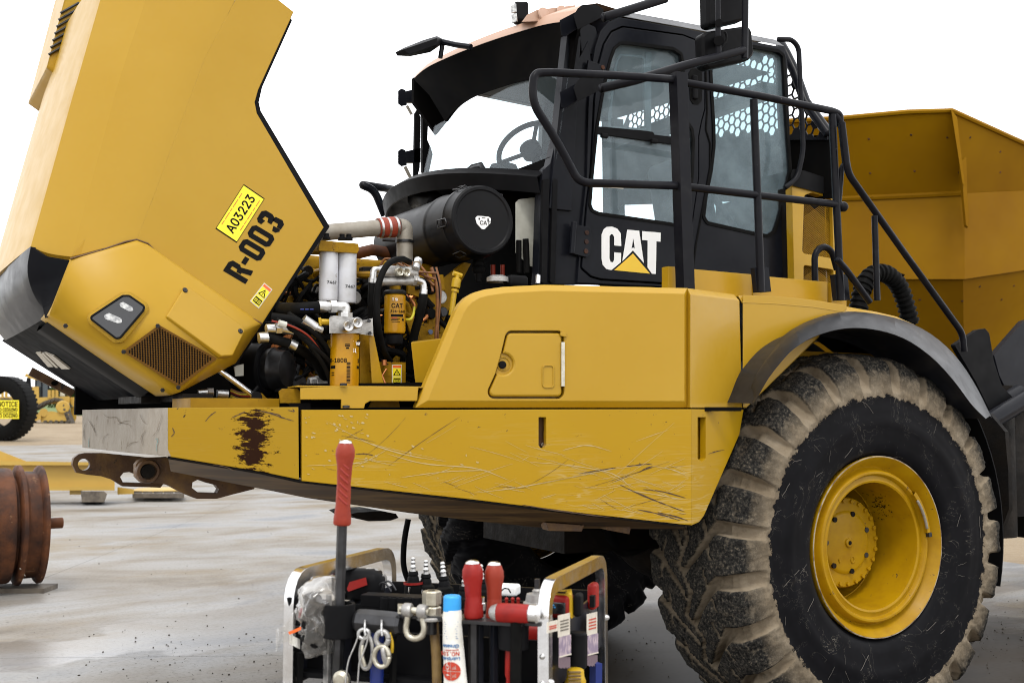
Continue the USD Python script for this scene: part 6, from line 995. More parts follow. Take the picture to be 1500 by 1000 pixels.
# --- rear dump body (articulated, so it stands at an angle to the cab)
Z3 = lambda l: np.array([at(x, y, d) for x, y, d in l])
top_ = Z3([(1140, 178, 8.45), (1232, 173, 8.3), (1330, 164, 8.17), (1394, 162, 8.1), (1500, 210, 8.35), (1640, 275, 8.7)])
led_ = Z3([(1140, 296, 8.75), (1235, 291, 8.62), (1330, 287, 8.5), (1413, 283, 8.42), (1500, 279, 8.68), (1640, 275, 9.0)])
mid_ = Z3([(1140, 404, 8.78), (1235, 405, 8.62), (1330, 409, 8.5), (1413, 409, 8.42), (1500, 396, 8.68), (1640, 380, 9.0)])
bel_ = Z3([(1140, 640, 9.9), (1235, 640, 9.8), (1330, 640, 9.7), (1413, 630, 9.6), (1500, 610, 9.9), (1640, 600, 10.2)])
def flat(A_, B_, k):
    pl = pp(A_[k], A_[-1], B_[k])
    return pl
pu = pp(led_[3], led_[5], top_[3]); top_[4], top_[5], led_[4] = hit(1500, 210, pu), hit(1640, 275, pu), hit(1500, 279, pu)
pm_ = pp(led_[3], led_[5], mid_[3]); mid_[4], mid_[5] = hit(1500, 396, pm_), hit(1640, 380, pm_)
pb2 = pp(mid_[3], mid_[5], bel_[3]); bel_[4], bel_[5] = hit(1500, 610, pb2), hit(1640, 600, pb2)
pu = pp(led_[3], led_[0], top_[3]); top_[:3] = hits([(1140, 178), (1232, 173), (1330, 164)], pu); led_[1:3] = hits([(1235, 291), (1330, 287)], pu)
pm_ = pp(led_[3], led_[0], mid_[3]); mid_[:3] = hits([(1140, 404), (1235, 405), (1330, 409)], pm_)
pb2 = pp(mid_[3], mid_[0], bel_[3]); bel_[:3] = hits([(1140, 640), (1235, 640), (1330, 640)], pb2)
body = T.add('dump_body', sheet([top_, led_], 0.03), 'yellow_body', smooth=False, label='upper headboard of the yellow dump body')
T.add('body_band', sheet([led_, mid_], 0.03), 'yellow_body', body, smooth=False); T.add('body_belly', sheet([mid_ + HF * .03, bel_], 0.03), 'yellow_body', body, smooth=False)
T.add('top_lip', tube(top_, 0.018, 6), 'yellow_body', body); T.add('body_ledge', tube(led_[:4], 0.022, 6), 'yellow_body', body); 

rib = [(1393, 158), (1399, 164), (1402, 172), (1413, 182), (1415, 205), (1417, 280), (1420, 322), (1418, 333), (1415, 330), (1409, 262), (1399, 178)]
T.add('corner_rib', slab(rib, dp(8.3), 0.04), 'yellow_body', body); T.add('corner_rib', hull(np.vstack([hits([(1393, 160), (1399, 178), (1410, 270), (1413, 270), (1402, 172)], dp(8.06)), hits([(1397, 165), (1412, 270)], dp(8.3))])), 'yellow_body', body)
far_ = [(1150, 178), (1232, 173)]
for x, y, d in ((1273, 203, 8.25), (1335, 197, 8.2), (1388, 201, 8.15), (1275, 253, 8.45), (1340, 250, 8.38), (1405, 252, 8.3), (1465, 222, 8.7), (1465, 252, 8.8), (1421, 201, 8.3), (1348, 438, 8.7), (1410, 440, 8.7), (1467, 438, 9.1), (1435, 419, 8.8), (1485, 418, 9.2)):
    p = None
    for s_ in (sheet([top_, led_]), sheet([led_, mid_]), sheet([mid_ + HF * .03, bel_])):
        try: p = surf(s_, x, y); break
        except Exception: pass
    if p is not None: T.add('body_bolt', lathe(p + HF * .01, -HF, [(0, .011), (.010, .009), (.012, 1e-4)], 8), 'rust', body)
T.add('sight_hole', ext(rounded(poly([(1310, 401), (1316, 399), (1326, 402), (1324, 405), (1314, 404)], dp(8.45)), .004), dp(8.45), .01), 'dark_inside', body)
T.add('body_side_far', sheet([top_[4:] + HF * 2.6, bel_[4:] + HF * 2.6]), 'yellow_body', body, smooth=False)
# ribbed hose looping behind the rail
hp = fillet([hit(x, y, yp(4.75)) for x, y in ((1256, 460), (1262, 425), (1274, 402), (1296, 398), (1316, 415), (1327, 445), (1334, 475))], 0.12, 10)
dd = np.r_[0, np.cumsum(np.linalg.norm(np.diff(hp, axis=0), axis=1))]; tt = np.linspace(0, dd[-1], 150); hp = np.stack([np.interp(tt, dd, hp[:, k]) for k in range(3)], 1)
T.add('ribbed_hose', tube(hp, 0.050 + 0.005 * np.sign(np.sin(tt * 2 * np.pi / 0.035)), 16), 'black_rubber', smooth=50)
# black brackets, hydraulic tube and splash panel behind the wheel
T.add('splash_guard', slab([(1398, 505), (1412, 496), (1432, 483), (1443, 481), (1449, 488), (1456, 530), (1468, 566), (1484, 582), (1476, 600), (1452, 606), (1430, 560)], yp(4.35), 0.03, rnd=.01), 'black_plastic'); T.add('splash_guard', slab([(1456, 520), (1500, 470), (1560, 450), (1560, 600), (1500, 592), (1476, 574), (1464, 550)], yp(4.55), .04), 'black_paint')
T.add('steering_ram', [cyl(hit(1448, 618, yp(4.3)), hit(1540, 562, yp(4.3)), .052, 20), cyl(hit(1470, 592, yp(4.42)), hit(1494, 577, yp(4.42)), .06, 16)], 'black_paint')
T.add('hitch', [bx((6.2, 5.0, 1.35), (1.2, 0.8, 0.9)), cyl((5.9, 4.6, .8), (5.9, 4.6, 1.7), .16, 20), bx((7.2, 5.2, 1.0), (.8, 1.6, .6))], 'dark_oily')
T.add('hose_bundle', [tube([hit(1478, 620, yp(4.6)), hit(1490, 640, yp(4.7)), hit(1510, 690, yp(4.7))], .03, 8), tube([hit(1495, 600, yp(4.6)), hit(1480, 612, yp(4.6)), hit(1470, 650, yp(4.8))], .018, 8)], 'black_rubber', smooth=True)
mr, uvr = make_tyre(9.6, 6.2, 0.9, -1, 300, 48, 4)
T.add('tyre', mr, 'tyre', smooth=True, uv=uvr, label='rear tyre under the dump body')
# ------------------------------------------------------------------ background things
D = lambda x, y, d: at(x, y, d)
TC = lambda x, d, z=None: (lambda p: np.array([p[0], p[1], float(terr(p[0], p[1]))]))(at(x, 606, d))
# big loose tyre with a yellow notice board
c0 = TC(6, 60); rT = 1.72; pz = c0 + [0, 0, rT * .97]
tn = Thing('loose_tyre', 'huge black loose tyre standing on the sand with a yellow notice board', 'tyre', c0)
Rr = RIGHT; ra_ = HF * .95 + RIGHT * .2; ra_ /= np.linalg.norm(ra_)
prof_t = [(-.45, .95), (-.5, 1.05), (-.55, 1.3), (-.5, 1.55), (-.42, 1.66), (-.3, 1.70), (.3, 1.70), (.42, 1.66), (.5, 1.55), (.55, 1.3), (.5, 1.05), (.45, .95), (.38, 1.0), (-.38, 1.0)]
tn.add('tyre', lathe(pz, ra_, prof_t, 60, close=True), 'black_rubber')
pa, pb_, _ = axes(ra_)
for k in range(44):
    t = k * 2 * math.pi / 44; v = math.cos(t) * pa + math.sin(t) * pb_; w_ = -math.sin(t) * pa + math.cos(t) * pb_
    tn.add('tread_lug', hull([pz + v * r_ + w_ * s_ + ra_ * q for r_ in (1.62, 1.705) for s_ in (-.06, .06) for q in (-.46, .46)]), 'black_rubber', smooth=False)
nb = Thing('notice_board', 'yellow notice board with black lettering fixed across the huge tyre', 'sign', D(6, 614, 58.9))
pn = dp(58.9); nb.add('board', slab([(-22, 586), (27, 586), (27, 613), (-22, 613)], pn, .06), 'sticker_yellow')
nb.add('lettering', [text_px(s_, (25.5 - np.ptp(meshkit.text_mesh(s_, 1.0, .1, True).vertices[:, 0]) * q * h_, y_), (1, 0), (0, -1), pn, h_, -.02, .01, squeeze=q) for s_, y_, h_, q in (('NOTICE', 595, 7.0, .8), ('NO DIGGING', 602, 5.0, .7), ('NO DOZING', 611, 5.4, .72))], 'black_print')
nb.add('rule', px_poly([[(-20, 603.4), (25, 603.4), (25, 604.2), (-20, 604.2)]], pn, -.02, .01), 'black_print')
# yellow crawler dozer
def dozer(x_off, d, label, sc=1.0):
    px = lambda l, dd=0: hits([(x + x_off, y) for x, y in l], dp(d + dd))
    def ex(l, d0, d1): return hull(np.vstack([px(l, d0), px(l, d1)]))
    t = Thing('crawler_dozer', label, 'bulldozer', TC(80 + x_off, d), group=None)
    t.add('engine_hood', ex([(40, 566), (57, 566), (57, 600), (46, 604), (40, 590)], -.9, .9), 'yellow_far'); t.add('body', [ex([(57, 582), (84, 582), (102, 580), (102, 590), (57, 592)], -.9, .9)], 'yellow_far')
    cb = t.add('cab', ex([(51, 556), (70, 557), (73, 566), (70, 582), (55, 582)], -.7, .8), 'pane_dark'); t.add('cab_roof', ex([(36, 551), (38, 547), (72, 552), (72, 557), (50, 556)], -.9, 1.0), 'yellow_far', cb)
    for x in (51, 60, 70): t.add('cab_post', ex([(x, 555), (x + 2, 555), (x + 2, 582), (x, 582)], -.74, -.66), 'black_paint', cb)
    for x in (70, 75.5, 81): t.add('tank', ex([(x, 571), (x + 4.4, 571), (x + 4.4, 583), (x, 583)], -.95, -.5), 'yellow_far')
    t.add('exhaust', ex([(39, 553), (45, 553), (46, 566), (38, 566)], -.3, .1), 'black_paint')
    loop = [(52, 613), (58, 600), (76, 590), (90, 585), (97, 586), (103, 592), (106, 604), (112, 618), (106, 622), (60, 622)]
    g_ = Polygon(to2(px(loop), dp(d))); tr = ext(g_.buffer(.12, quad_segs=4).difference(g_.buffer(-.12)), dp(d - 1.35), .75); t.add('track', tr, 'track_mud')
    for q in range(26):
        p_ = g_.exterior.interpolate(q / 26, True); n_ = to3(np.array([[p_.x, p_.y]]), dp(d - 1.4))[0]; t.add('track_shoe', rbox(n_ + HF * .4, (.16, .9, .16), .03, [RIGHT, HF, [0, 0, 1]]), 'track_mud')
    t.add('track_frame', ex([(57, 604), (76, 602), (101, 606), (100, 616), (60, 618)], -1.3, -.7), 'yellow_far')
    t.add('sprocket', cyl(px([(92, 596)], -1.45)[0], px([(92, 596)], -.7)[0], .48, 24, b=.08), 'yellow_far'); t.add('idler', cyl(px([(64, 604)], -1.4)[0], px([(64, 604)], -.7)[0], .3, 20), 'yellow_far')
    for q in range(5): c_ = px([(66 + 8 * q, 618)], -1.4)[0]; t.add('roller', cyl(c_, c_ + HF * .6, .14, 12), 'track_mud')
    t.add('ripper', [ex([(101, 582), (113, 581), (113, 590), (108, 596), (104, 592)], -.6, .6), ex([(103, 596), (112, 594), (112, 612), (108, 622), (104, 608)], -.3, .3)], 'yellow_far')
    t.add('blade_arm', ex([(46, 600), (60, 606), (60, 614), (46, 618)], -1.5, -1.2), 'yellow_far'); t.add('tail_light', ex([(88, 574), (95, 574), (95, 580), (88, 580)], -.5, -.2), 'white_plastic')
pm('pane_dark', (0.05, 0.07, 0.08), 0.15, spec=.6); pm('track_mud', (0.12, 0.10, 0.075), 0.85, n1=(3, (0.05, 0.042, 0.034), .4, .7))
dozer(0, 85, 'yellow crawler dozer parked on the sand, seen below the raised hood')
dozer(-74, 97, 'yellow crawler dozer mostly hidden behind the huge loose tyre')
# tree line far off
rt = np.random.default_rng(3)
MAT['leaf'] = usdkit.material(stage, '/World/Looks/leaf', {'g': ('geometry', {}), 'n': ('noise_texture', {'scale': 0.6, 'detail': 3}), 'r': ('rgb_ramp', {'ramp': [(0.3, (0.012, 0.023, 0.007)), (0.7, (0.036, 0.056, 0.015))]}), 'd': ('diffuse_bsdf', {}), 't': ('translucent_bsdf', {}), 'm': ('mix_closure', {'fac': 0.25})}, [('g.position', 'n.vector'), ('n.fac', 'r.fac'), ('r.color', 'd.color'), ('r.color', 't.color'), ('d.BSDF', 'm.closure1'), ('t.BSDF', 'm.closure2')], surface='m.closure')
def tree(x, y, h, w, seed, where):
    z = float(terr(x, y)); r = np.random.default_rng(seed); t = Thing('tree', f'dark green bushy tree far off, {where}', 'tree', (x, y, z), group='far tree line')
    t.add('trunk', lathe((x, y, z), (0, 0, 1), [(0, .3), (h * .5, .16), (h * .5, 1e-3)], 8), 'old_wood')
    n = 1500; blobs = r.normal(0, 1, (9, 3)) * [w * .34, w * .34, h * .2] + [x, y, z + h * .58]; c = blobs[r.integers(9, size=n)]; v = r.normal(0, 1, (n, 3)); v /= np.linalg.norm(v, axis=1, keepdims=True); p = c + v * r.uniform(.5, 1.0, (n, 1)) ** .5 * [w * .26, w * .26, h * .2]
    a_ = r.normal(0, 1, (n, 3)); a_ /= np.linalg.norm(a_, axis=1, keepdims=True); b_ = np.cross(a_, v); s = r.uniform(.14, .3, (n, 1)); V_ = np.stack([p - a_ * s, p + b_ * s, p + a_ * s, p - b_ * s], 1).reshape(-1, 3); i = np.arange(n)[:, None] * 4
    t.add('crown', trimesh.Trimesh(V_, np.vstack([i + [0, 1, 2], i + [0, 2, 3]]), process=False), 'leaf', smooth=False)
for k, (px, d, hh, lab) in enumerate(((88, 214, 4.3, 'half hidden behind the far dozer'), (103, 210, 4.9, 'just behind the ripper of the far dozer'), (116, 216, 4.6, 'between far dozer and bumper'), (129, 208, 4.4, 'mostly hidden behind the bumper front'))):
    p = at(px, 606, d); tree(p[0], p[1], hh, 5.0, 50 + k, lab)
# yellow steel beam on timber, with a round yellow cover plate on a pallet
bm = Thing('steel_beam', 'long yellow steel beam lying on timber blocks in the yard', 'beam', at(60, 730, 19.6))
ex2 = lambda l, d0, d1: hull(np.vstack([hits(l, dp(d0)), hits(l, dp(d1))]))
bm.add('web', ex2([(-60, 680), (168, 680), (168, 714), (-60, 714)], 19.5, 19.9), 'yellow_far'); bm.add('top_flange', ex2([(-60, 674), (167, 677), (168, 681), (-60, 681)], 19.35, 20.0), 'yellow_far'); bm.add('bottom_flange', ex2([(-60, 713), (168, 713), (168, 718), (-60, 718)], 19.35, 19.9), 'yellow_far'); bm.add('gusset', ex2([(-60, 650), (0, 660), (38, 675), (38, 678), (-60, 678)], 19.6, 19.9), 'yellow_far')
def timber(l, d0, d1, lab, mat='old_wood'): single('timber_block', ex2(l, d0, d1), mat, lab, 'wood block', smooth=False)
timber([(118, 719), (152, 719), (157, 723), (153, 735), (120, 735)], 19.2, 20.0, 'dark weathered timber block under the right end of the yellow beam'); timber([(20, 719), (62, 719), (62, 735), (20, 735)], 19.3, 20, 'timber block under the yellow beam behind the rusty rim'); timber([(102, 717), (120, 717), (120, 724), (102, 724)], 19.5, 20, 'small yellow packing piece under the yellow beam', 'yellow_far')
pl_ = Thing('pallet', 'grey wooden pallet lying on the concrete behind the tow plates', 'pallet', at(235, 730, 20.3))
for k in range(5): pl_.add('plank', ex2([(194 + 15.4 * k, 719), (208 + 15.4 * k, 719), (208 + 15.4 * k, 722), (194 + 15.4 * k, 722)], 20.0, 21.0), 'old_wood', smooth=False)
for d in (20.0, 20.5, 20.95): pl_.add('bearer', ex2([(194, 722.3), (270, 722.3), (270, 729), (194, 729)], d, d + .08), 'old_wood', smooth=False)
single('cover_plate', lathe(at(232, 719, 20.5), [0, 0, 1], [(0, .45), (.03, .45), (.05, .38), (.05, 1e-3)], 32), 'yellow_far', 'round yellow cover plate lying on the grey pallet', 'cover plate')
single('yellow_angle_iron', ex2([(172, 713), (196, 716), (196, 723), (172, 724)], 19.7, 19.9), 'yellow_far', 'short yellow steel offcut beside the beam end', 'steel offcut', smooth=False)
# rusty wheel rim in the left foreground
rz = at(14, 769, 10.0); ax_r = RIGHT * .85 + HF * .53; ax_r /= np.linalg.norm(ax_r); rr = Thing('rusty_rim', 'large rusty multi flange wheel rim standing on a board at the left edge', 'wheel rim', rz - [0, 0, .52])
base = rz - ax_r * .36
rr.add('barrel', lathe(base, ax_r, [(0, .46), (0, .50), (.03, .51), (.045, .42), (.10, .41), (.13, .42), (.145, .50), (.155, .525), (.185, .525), (.20, .505), (.215, .50), (.33, .497), (.35, .49), (.36, .41), (.385, .41), (.395, .50), (.405, .52), (.435, .52), (.45, .48), (.47, .465), (.555, .462), (.57, .50), (.585, .515), (.61, .512), (.61, .47), (.58, .40), (0.02, .40)], 72, close=True), 'rust', smooth=40)
rr.add('disc', lathe(base, ax_r, [(.40, .46), (.42, .2), (.45, .12), (.45, 1e-3)], 40), 'rust'); rr.add('axle_stub', cyl(base + ax_r * .4, base + ax_r * .80, .048, 18, b=.006), 'rust'); rr.add('inner_hub', cyl(base - ax_r * .05, base + ax_r * .2, .2, 24), 'yellow_rough')
rr.add('chalk_mark', [tube([p_ + (CAM - p_) / np.linalg.norm(CAM - p_) * .0 for p_ in [surf(lathe(base, ax_r, [(0, .515), (.61, .515)], 72), x, y) for x, y in l]], .0035, 5) for l in (((29, 832), (33, 834), (30, 840)), ((36, 831), (33, 838), (37, 843)), ((29, 845), (34, 847)))], 'card_cream')
single('rim_board', bx(rz * [1, 1, 0] + [0, 0, .02] + RIGHT * -.0, (.75, .3, .04), [RIGHT, HF, [0, 0, 1]]), 'old_wood', 'short grey board under the rusty wheel rim', 'board', smooth=False)
# loose bits of gravel and clods on the concrete
gr_ = np.random.default_rng(9); st_ = []
for k in range(300):
    d = 6 + 22 * gr_.random() ** 2; p = at(gr_.uniform(-20, 1500), 606, d); s = gr_.uniform(.002, .008); st_.append(trimesh.Trimesh(trimesh.creation.icosphere(0).vertices * s * gr_.uniform(.6, 1.3, 3) + [p[0], p[1], s * .4], trimesh.creation.icosphere(0).faces, process=False))
for k in range(900):                                     # darker crumbs of mud in drifts near the front
    cx0, cy0, sg = [(250, 955, 75), (905, 950, 40), (590, 960, 60), (440, 985, 90), (1440, 930, 50)][k % 5]; px, py = gr_.normal(cx0, sg), gr_.normal(cy0, 26)
    if not 870 < py < 1040: continue
    p = hit(px, py, zp(0)); s = .001 + .006 * gr_.random() ** 4; st_.append(trimesh.Trimesh(trimesh.creation.icosphere(0).vertices * s * gr_.uniform(.6, 1.4, 3) + [p[0], p[1], s * .4], trimesh.creation.icosphere(0).faces, process=False))
single('gravel', st_, 'joint_dirt', kind='stuff', label='small stones and clods scattered over the concrete', cat_='gravel', smooth=False)
# ------------------------------------------------------------------ tool cart in the foreground
FL = 2.80 * HF - 0.535 * RIGHT; FR = 2.62 * HF + 0.075 * RIGHT; CX = (FR - FL) / np.linalg.norm(FR - FL); CY = np.array([-CX[1], CX[0], 0.0]); CY = CY if CY @ HF > 0 else -CY
W = np.linalg.norm(FR - FL); DP = 0.62; CR = [CX, CY, [0, 0, 1]]
PK0 = (FL * [1, 1, 0], CY)                                  # front plane of the cart
cp_ = lambda x, y, z: FL + CX * x + CY * y + np.array([0, 0, z])       # cart coordinates
fx = lambda px, py, d=0.0: hit(px, py, off(PK0, d))
def cz(px, py, d=0.0): q = fx(px, py, d) - FL; return q @ CX, q[2]
cart = Thing('tool_cart', 'black tool caddy cart with bent aluminium handles, loaded with tools', 'tool cart', (FL + FR) / 2 + CY * .3)
ZH = 1.135
for x, nm in ((0.0, 'left'), (W, 'right')):
    P = [cp_(x, 0, .08), cp_(x, 0, ZH), cp_(x, DP, ZH - .01), cp_(x, DP, .08)]; Q = fillet(P, .07, 6)
    G = []
    for k in (-.014, .014):
        for e in (0, .034): pass
    t_ = np.gradient(Q, axis=0); t_ /= np.linalg.norm(t_, axis=1, keepdims=True); n_ = np.cross(t_, CX); h, w = .017, .013
    V_ = np.stack([Q + n_ * h - CX * w, Q + n_ * h + CX * w, Q - n_ * h + CX * w, Q - n_ * h - CX * w, Q + n_ * h - CX * w], 1); cart.add('handle_frame', sheet(V_), 'brushed_alloy', smooth=30, label=nm + ' bent aluminium handle frame')
ZT = 1.0
tray = cart.add('tray', [bx(cp_(W / 2, DP / 2, .90), (W - .02, DP - .02, .012), CR)], 'black_plastic')
cart.add('back_wall', bx(cp_(W / 2, DP - .012, .965), (W - .03, .012, .15), CR), 'black_plastic', tray); cart.add('front_wall', bx(cp_(W / 2, .06, .955), (W - .03, .010, .10), CR), 'black_plastic', tray); cart.add('tray_divider', bx(cp_(W / 2, .30, .965), (W - .03, .010, .12), CR), 'black_plastic', tray)
cart.add('side_plate', bx(cp_(W - .012, DP / 2, .955), (.008, DP - .05, .15), CR), 'black_paint'); cart.add('side_plate', bx(cp_(.012, DP / 2, .955), (.008, DP - .05, .15), CR), 'black_paint')
cart.add('lower_shelf', [bx(cp_(W / 2, DP / 2, .30), (W - .02, DP - .02, .015), CR)], 'black_plastic')
cart.add('lower_panel', [bx(cp_(W / 2 + .17, DP - .1, .62), (.30, .02, .55), CR)], 'dark_inside')
for x, y in ((0, 0), (W, 0), (0, DP), (W, DP)): cart.add('castor', [cyl(cp_(x, y, .05) - CX * .02, cp_(x, y, .05) + CX * .02, .05, 20), bx(cp_(x, y, .09), (.03, .05, .05), CR)], 'black_rubber')
for z in (.985, .925): cart.add('rivet', [ball(cp_(W - .002, .0, z) - CY * .017, .007, 1)], 'silver')
for y, z in ((.0, .925), (DP, .965)): cart.add('rivet', [ball(cp_(W + .014, y, z), .008, 1)], 'silver')
# front bracket with its wide shelf, and the socket that holds the long bar
fb_ = cart.add('front_bracket', [bar(fx(585, 901, -.02), fx(792, 914, -.02), .012, .008), bar(fx(585, 901, .04), fx(792, 914, .04), .012, .008)], 'steel_dark')
cart.add('tool_shelf', ext(rounded(Polygon([(0, 0), (.16, 0), (.16, .09), (0, .09)]), .02), (fx(668, 907, -.03), np.array([0, 0, -1.0])), .008) if False else bx((fx(668, 907, -.02) + fx(768, 912, -.02)) / 2 + CY * .02, (.165, .09, .008), CR), 'steel_dark', fb_)
for x in (703, 724, 755): cart.add('shelf_hanger', bar(fx(x, 914, -.01), fx(x, 1060, -.01), .014, .012), 'black_paint', fb_)
sx = fx(497, 905, -.03)
cart.add('bar_socket', lathe(fx(497, 883, -.03), [0, 0, -1], [(0, .031), (0, .037), (.004, .038), (.078, .038), (.078, .031), (0, .031)], 28), 'black_plastic')
cart.add('hook_plate', slab([(470, 884), (486, 880), (490, 900), (486, 930), (472, 934)], off(PK0, .0), .03), 'black_plastic')
# --- tools standing in the bracket
def handle_bar(name, lab, p0, p1, p2, r, mat, grip=True, cat_='pry bar', group=None, d=0.0):
    """handle from p0 (top) to p1, steel shaft on to p2"""
    a, b, c = p0, p1, p2; t = Thing(name, lab, cat_, a, group); L = np.linalg.norm(b - a); dr = (b - a) / L
    pr = [(0, .55 * r), (.004, .92 * r), (.018, 1.22 * r), (.032, 1.25 * r), (.055, 1.0 * r), (.10, .88 * r), (L * .55, .92 * r), (L - .045, .95 * r), (L - .018, 1.12 * r), (L - .004, 1.15 * r), (L, .95 * r), (L, 1e-4)]
    h_ = t.add('grip', lathe(a, dr, pr, 28), mat, smooth=50); t.add('strike_cap', lathe(a - dr * .005, dr, [(0, 1e-4), (0.0005, r * .45), (.003, r * .75), (.008, r * .88), (.008, 1e-4)], 24), 'brushed_alloy', h_)
    t.add('shaft', lathe(b, c - b, [(0, r * .66), (np.linalg.norm(c - b), r * .66), (np.linalg.norm(c - b), 1e-4)], 4 if False else 6), 'steel_dark', smooth=False)
    if grip:
        x_, y_, _ = axes(CAM - a); 
        for k in range(6):
            q = a + dr * (L * (.28 + .085 * k)); s_ = np.cross(dr, (CAM - q) / np.linalg.norm(CAM - q)); f_ = -np.cross(dr, s_); f_ = f_ if f_ @ (CAM - q) > 0 else -f_
            t.add('grip_groove', tube([q + f_ * r * .80 + s_ * r * .55 - dr * .010, q + f_ * r * .93, q + f_ * r * .80 - s_ * r * .5 + dr * .008], .0030, 6), 'red_groove', h_, smooth=True)
    return t
pm('red_groove', (0.40, 0.03, 0.015), 0.6)
handle_bar('pry_bar', 'tallest pry bar with long faded red grip standing in the black socket', fx(506.5, 647, -.03), fx(501, 769, -.03), fx(492, 1050, -.03), .0185, 'red_faded')
handle_bar('pry_bar', 'bright red gripped pry bar standing on the shelf right of the grease tube', fx(692, 823, -.015), fx(694, 905, -.015), fx(694, 1060, -.015), .0195, 'red_handle', False)
handle_bar('pry_bar', 'worn red gripped pry bar standing behind the red soft face hammer', fx(724, 825, .015), fx(724, 910, .015), fx(724, 1060, .015), .0180, 'red_faded', False)
# soft face hammer lying across the shelf
a, b = fx(717, 896, -.045), fx(789, 899, -.045); d_ = (b - a) / np.linalg.norm(b - a); hm = Thing('soft_face_hammer', 'red soft face hammer with silver ends hanging by its head at the right handle', 'hammer', (a + b) / 2)
Lh = np.linalg.norm(b - a)
hm.add('head', lathe(a, d_, [(0.008, .010), (.016, .016), (.02, .020), (.03, .0215), (Lh * .5, .0215), (Lh - .022, .0205), (Lh - .02, .0205)], 28), 'red_handle'); hm.add('face', lathe(a, d_, [(0, 1e-4), (0, .009), (.004, .014), (.016, .0195), (.019, .0195)], 28), 'cast_alloy'); hm.add('face', lathe(b, -d_, [(0, 1e-4), (0, .0175), (.004, .0205), (.022, .0205), (.022, .018)], 28), 'brushed_alloy')
hm.add('handle', cyl(a * .45 + b * .55, fx(755, 1010, -.03), .013, 16), 'black_rubber')
# dark cup and red driver below it
cu = Thing('holder_cup', 'dark translucent plastic cup clamped below the red soft face hammer', 'cup', fx(752, 930, -.01)); cu.add('cup', lathe(fx(752, 913, -.01), [0, 0, -1], [(0, .034), (0, .036), (.055, .034), (.056, 1e-4)], 28), 'black_plastic')
sd = Thing('screwdriver', 'red handled screwdriver hanging under the dark cup', 'screwdriver', fx(748, 950, -.02)); sd.add('handle', lathe(fx(749, 950, -.02), fx(745, 1000, -.02) - fx(749, 950, -.02), [(0, .010), (.003, .0135), (.03, .0125), (.06, .010), (.068, .006), (.10, .0075), (.10, 1e-4)], 8), 'red_handle'); sd.add('shank', cyl(fx(745, 1004, -.02), fx(743, 1060, -.02), .004, 8), 'steel_dark')
# grease tube: crimped tube standing on its cap end up
def oval(p, w, t, n=28): return np.array([p + CX * w * math.cos(a_) + CY * t * math.sin(a_) for a_ in np.linspace(0, 2 * np.pi, n)])
gt = Thing('grease_tube', 'white squeeze tube of grease with blue cap and red round emblem', 'grease tube', fx(664, 940, -.04))
sec = [(892, 662.8, .0205, .0205), (897, 662.8, .0215, .021), (903, 662.8, .0225, .0215), (915, 663, .0223, .021), (940, 664, .0235, .0195), (970, 666, .0255, .0165), (1000, 667.5, .0275, .012), (1030, 669, .029, .006)]
PGT = off(PK0, -.045)
rings_ = np.array([oval(fx(x, y, -.045), w, t) for y, x, w, t in sec]); 
j_ = np.random.default_rng(2); rings_[2:-1, :-1] += j_.normal(0, .0007, rings_[2:-1, :-1].shape); rings_[:, -1] = rings_[:, 0]
body_ = gt.add('tube_body', sheet(rings_), 'tube_white', smooth=True)
gt.add('cap', lathe(fx(662.5, 872, -.045), [0, 0, -1], [(0, 1e-4), (0, .012), (-.001, .017), (.001, .0195), (.004, .0202), (.034, .0205), (.036, .019), (.036, 1e-4)], 40), 'cap_blue', smooth=50)
def on_tube(m, mat):                                        # lay print on the tube's rounded front
    v = m.vertices; x = (v - fx(664, 940, -.045)) @ CX; zz = v[:, 2]; zs = np.array([fx(s_[1], s_[0], -.045)[2] for s_ in sec])[::-1]; xs_ = np.array([fx(s_[1], s_[0], -.045) @ CX for s_ in sec])[::-1]; ws = np.array([s_[2] for s_ in sec])[::-1]; ts = np.array([s_[3] for s_ in sec])[::-1]
    w_, t_, x0_ = np.interp(zz, zs, ws), np.interp(zz, zs, ts), np.interp(zz, zs, xs_); u_ = np.clip((v @ CX - x0_) / w_, -.97, .97); dpt = (v - fx(664, 940, -.045)) @ CY
    m.vertices = v - CY * (dpt[:, None] + t_[:, None] * np.sqrt(1 - u_[:, None] ** 2) + .0012 - (dpt[:, None] - dpt.min()) * .9); gt.add('print', m, mat, body_)
T180, U180 = (-1, 0), (0, 1)                                # the label reads upside down
def gtext(s_, o, h, mat, sq=1.0): 
    m = text_px(s_, o, T180, U180, PGT, h, 0, .0006, True, sq); on_tube(m, mat)
gtext('Grease', (675.5, 941), 5.2, 'print_blue'); gtext('NO. 105', (676.5, 952), 5.6, 'print_red', .95); gtext('MOTOR ASSEMBLY', (675, 948.4), 1.8, 'print_red', .9); gtext('Lubriplate', (677, 960), 4.4, 'print_blue', .95)
for y in (908, 911, 914.5, 918, 921, 925, 929, 932): on_tube(px_poly([[(654 + (y * 7 % 5), y), (674 - (y * 5 % 4), y + .3), (674 - (y * 5 % 4), y + .9), (654 + (y * 7 % 5), y + .6)]], PGT, 0, .0006), 'print_blue')
cir = Polygon(to2(hits(ring(663.5, 980.5, 14, 32), PGT), PGT)); c2_ = to2(hits([(663.5, 980.5)], PGT), PGT)[0]; cr_ = cir.difference(sbox(c2_[0] - .0007, c2_[1] - 1, c2_[0] + .0007, c2_[1] + 1)).difference(sbox(c2_[0] - 1, c2_[1] - .0007, c2_[0] + 1, c2_[1] + .0007)); s_u = np.linalg.norm(to2(hits([(670.5, 973.5)], PGT), PGT)[0] - c2_) / 1.414
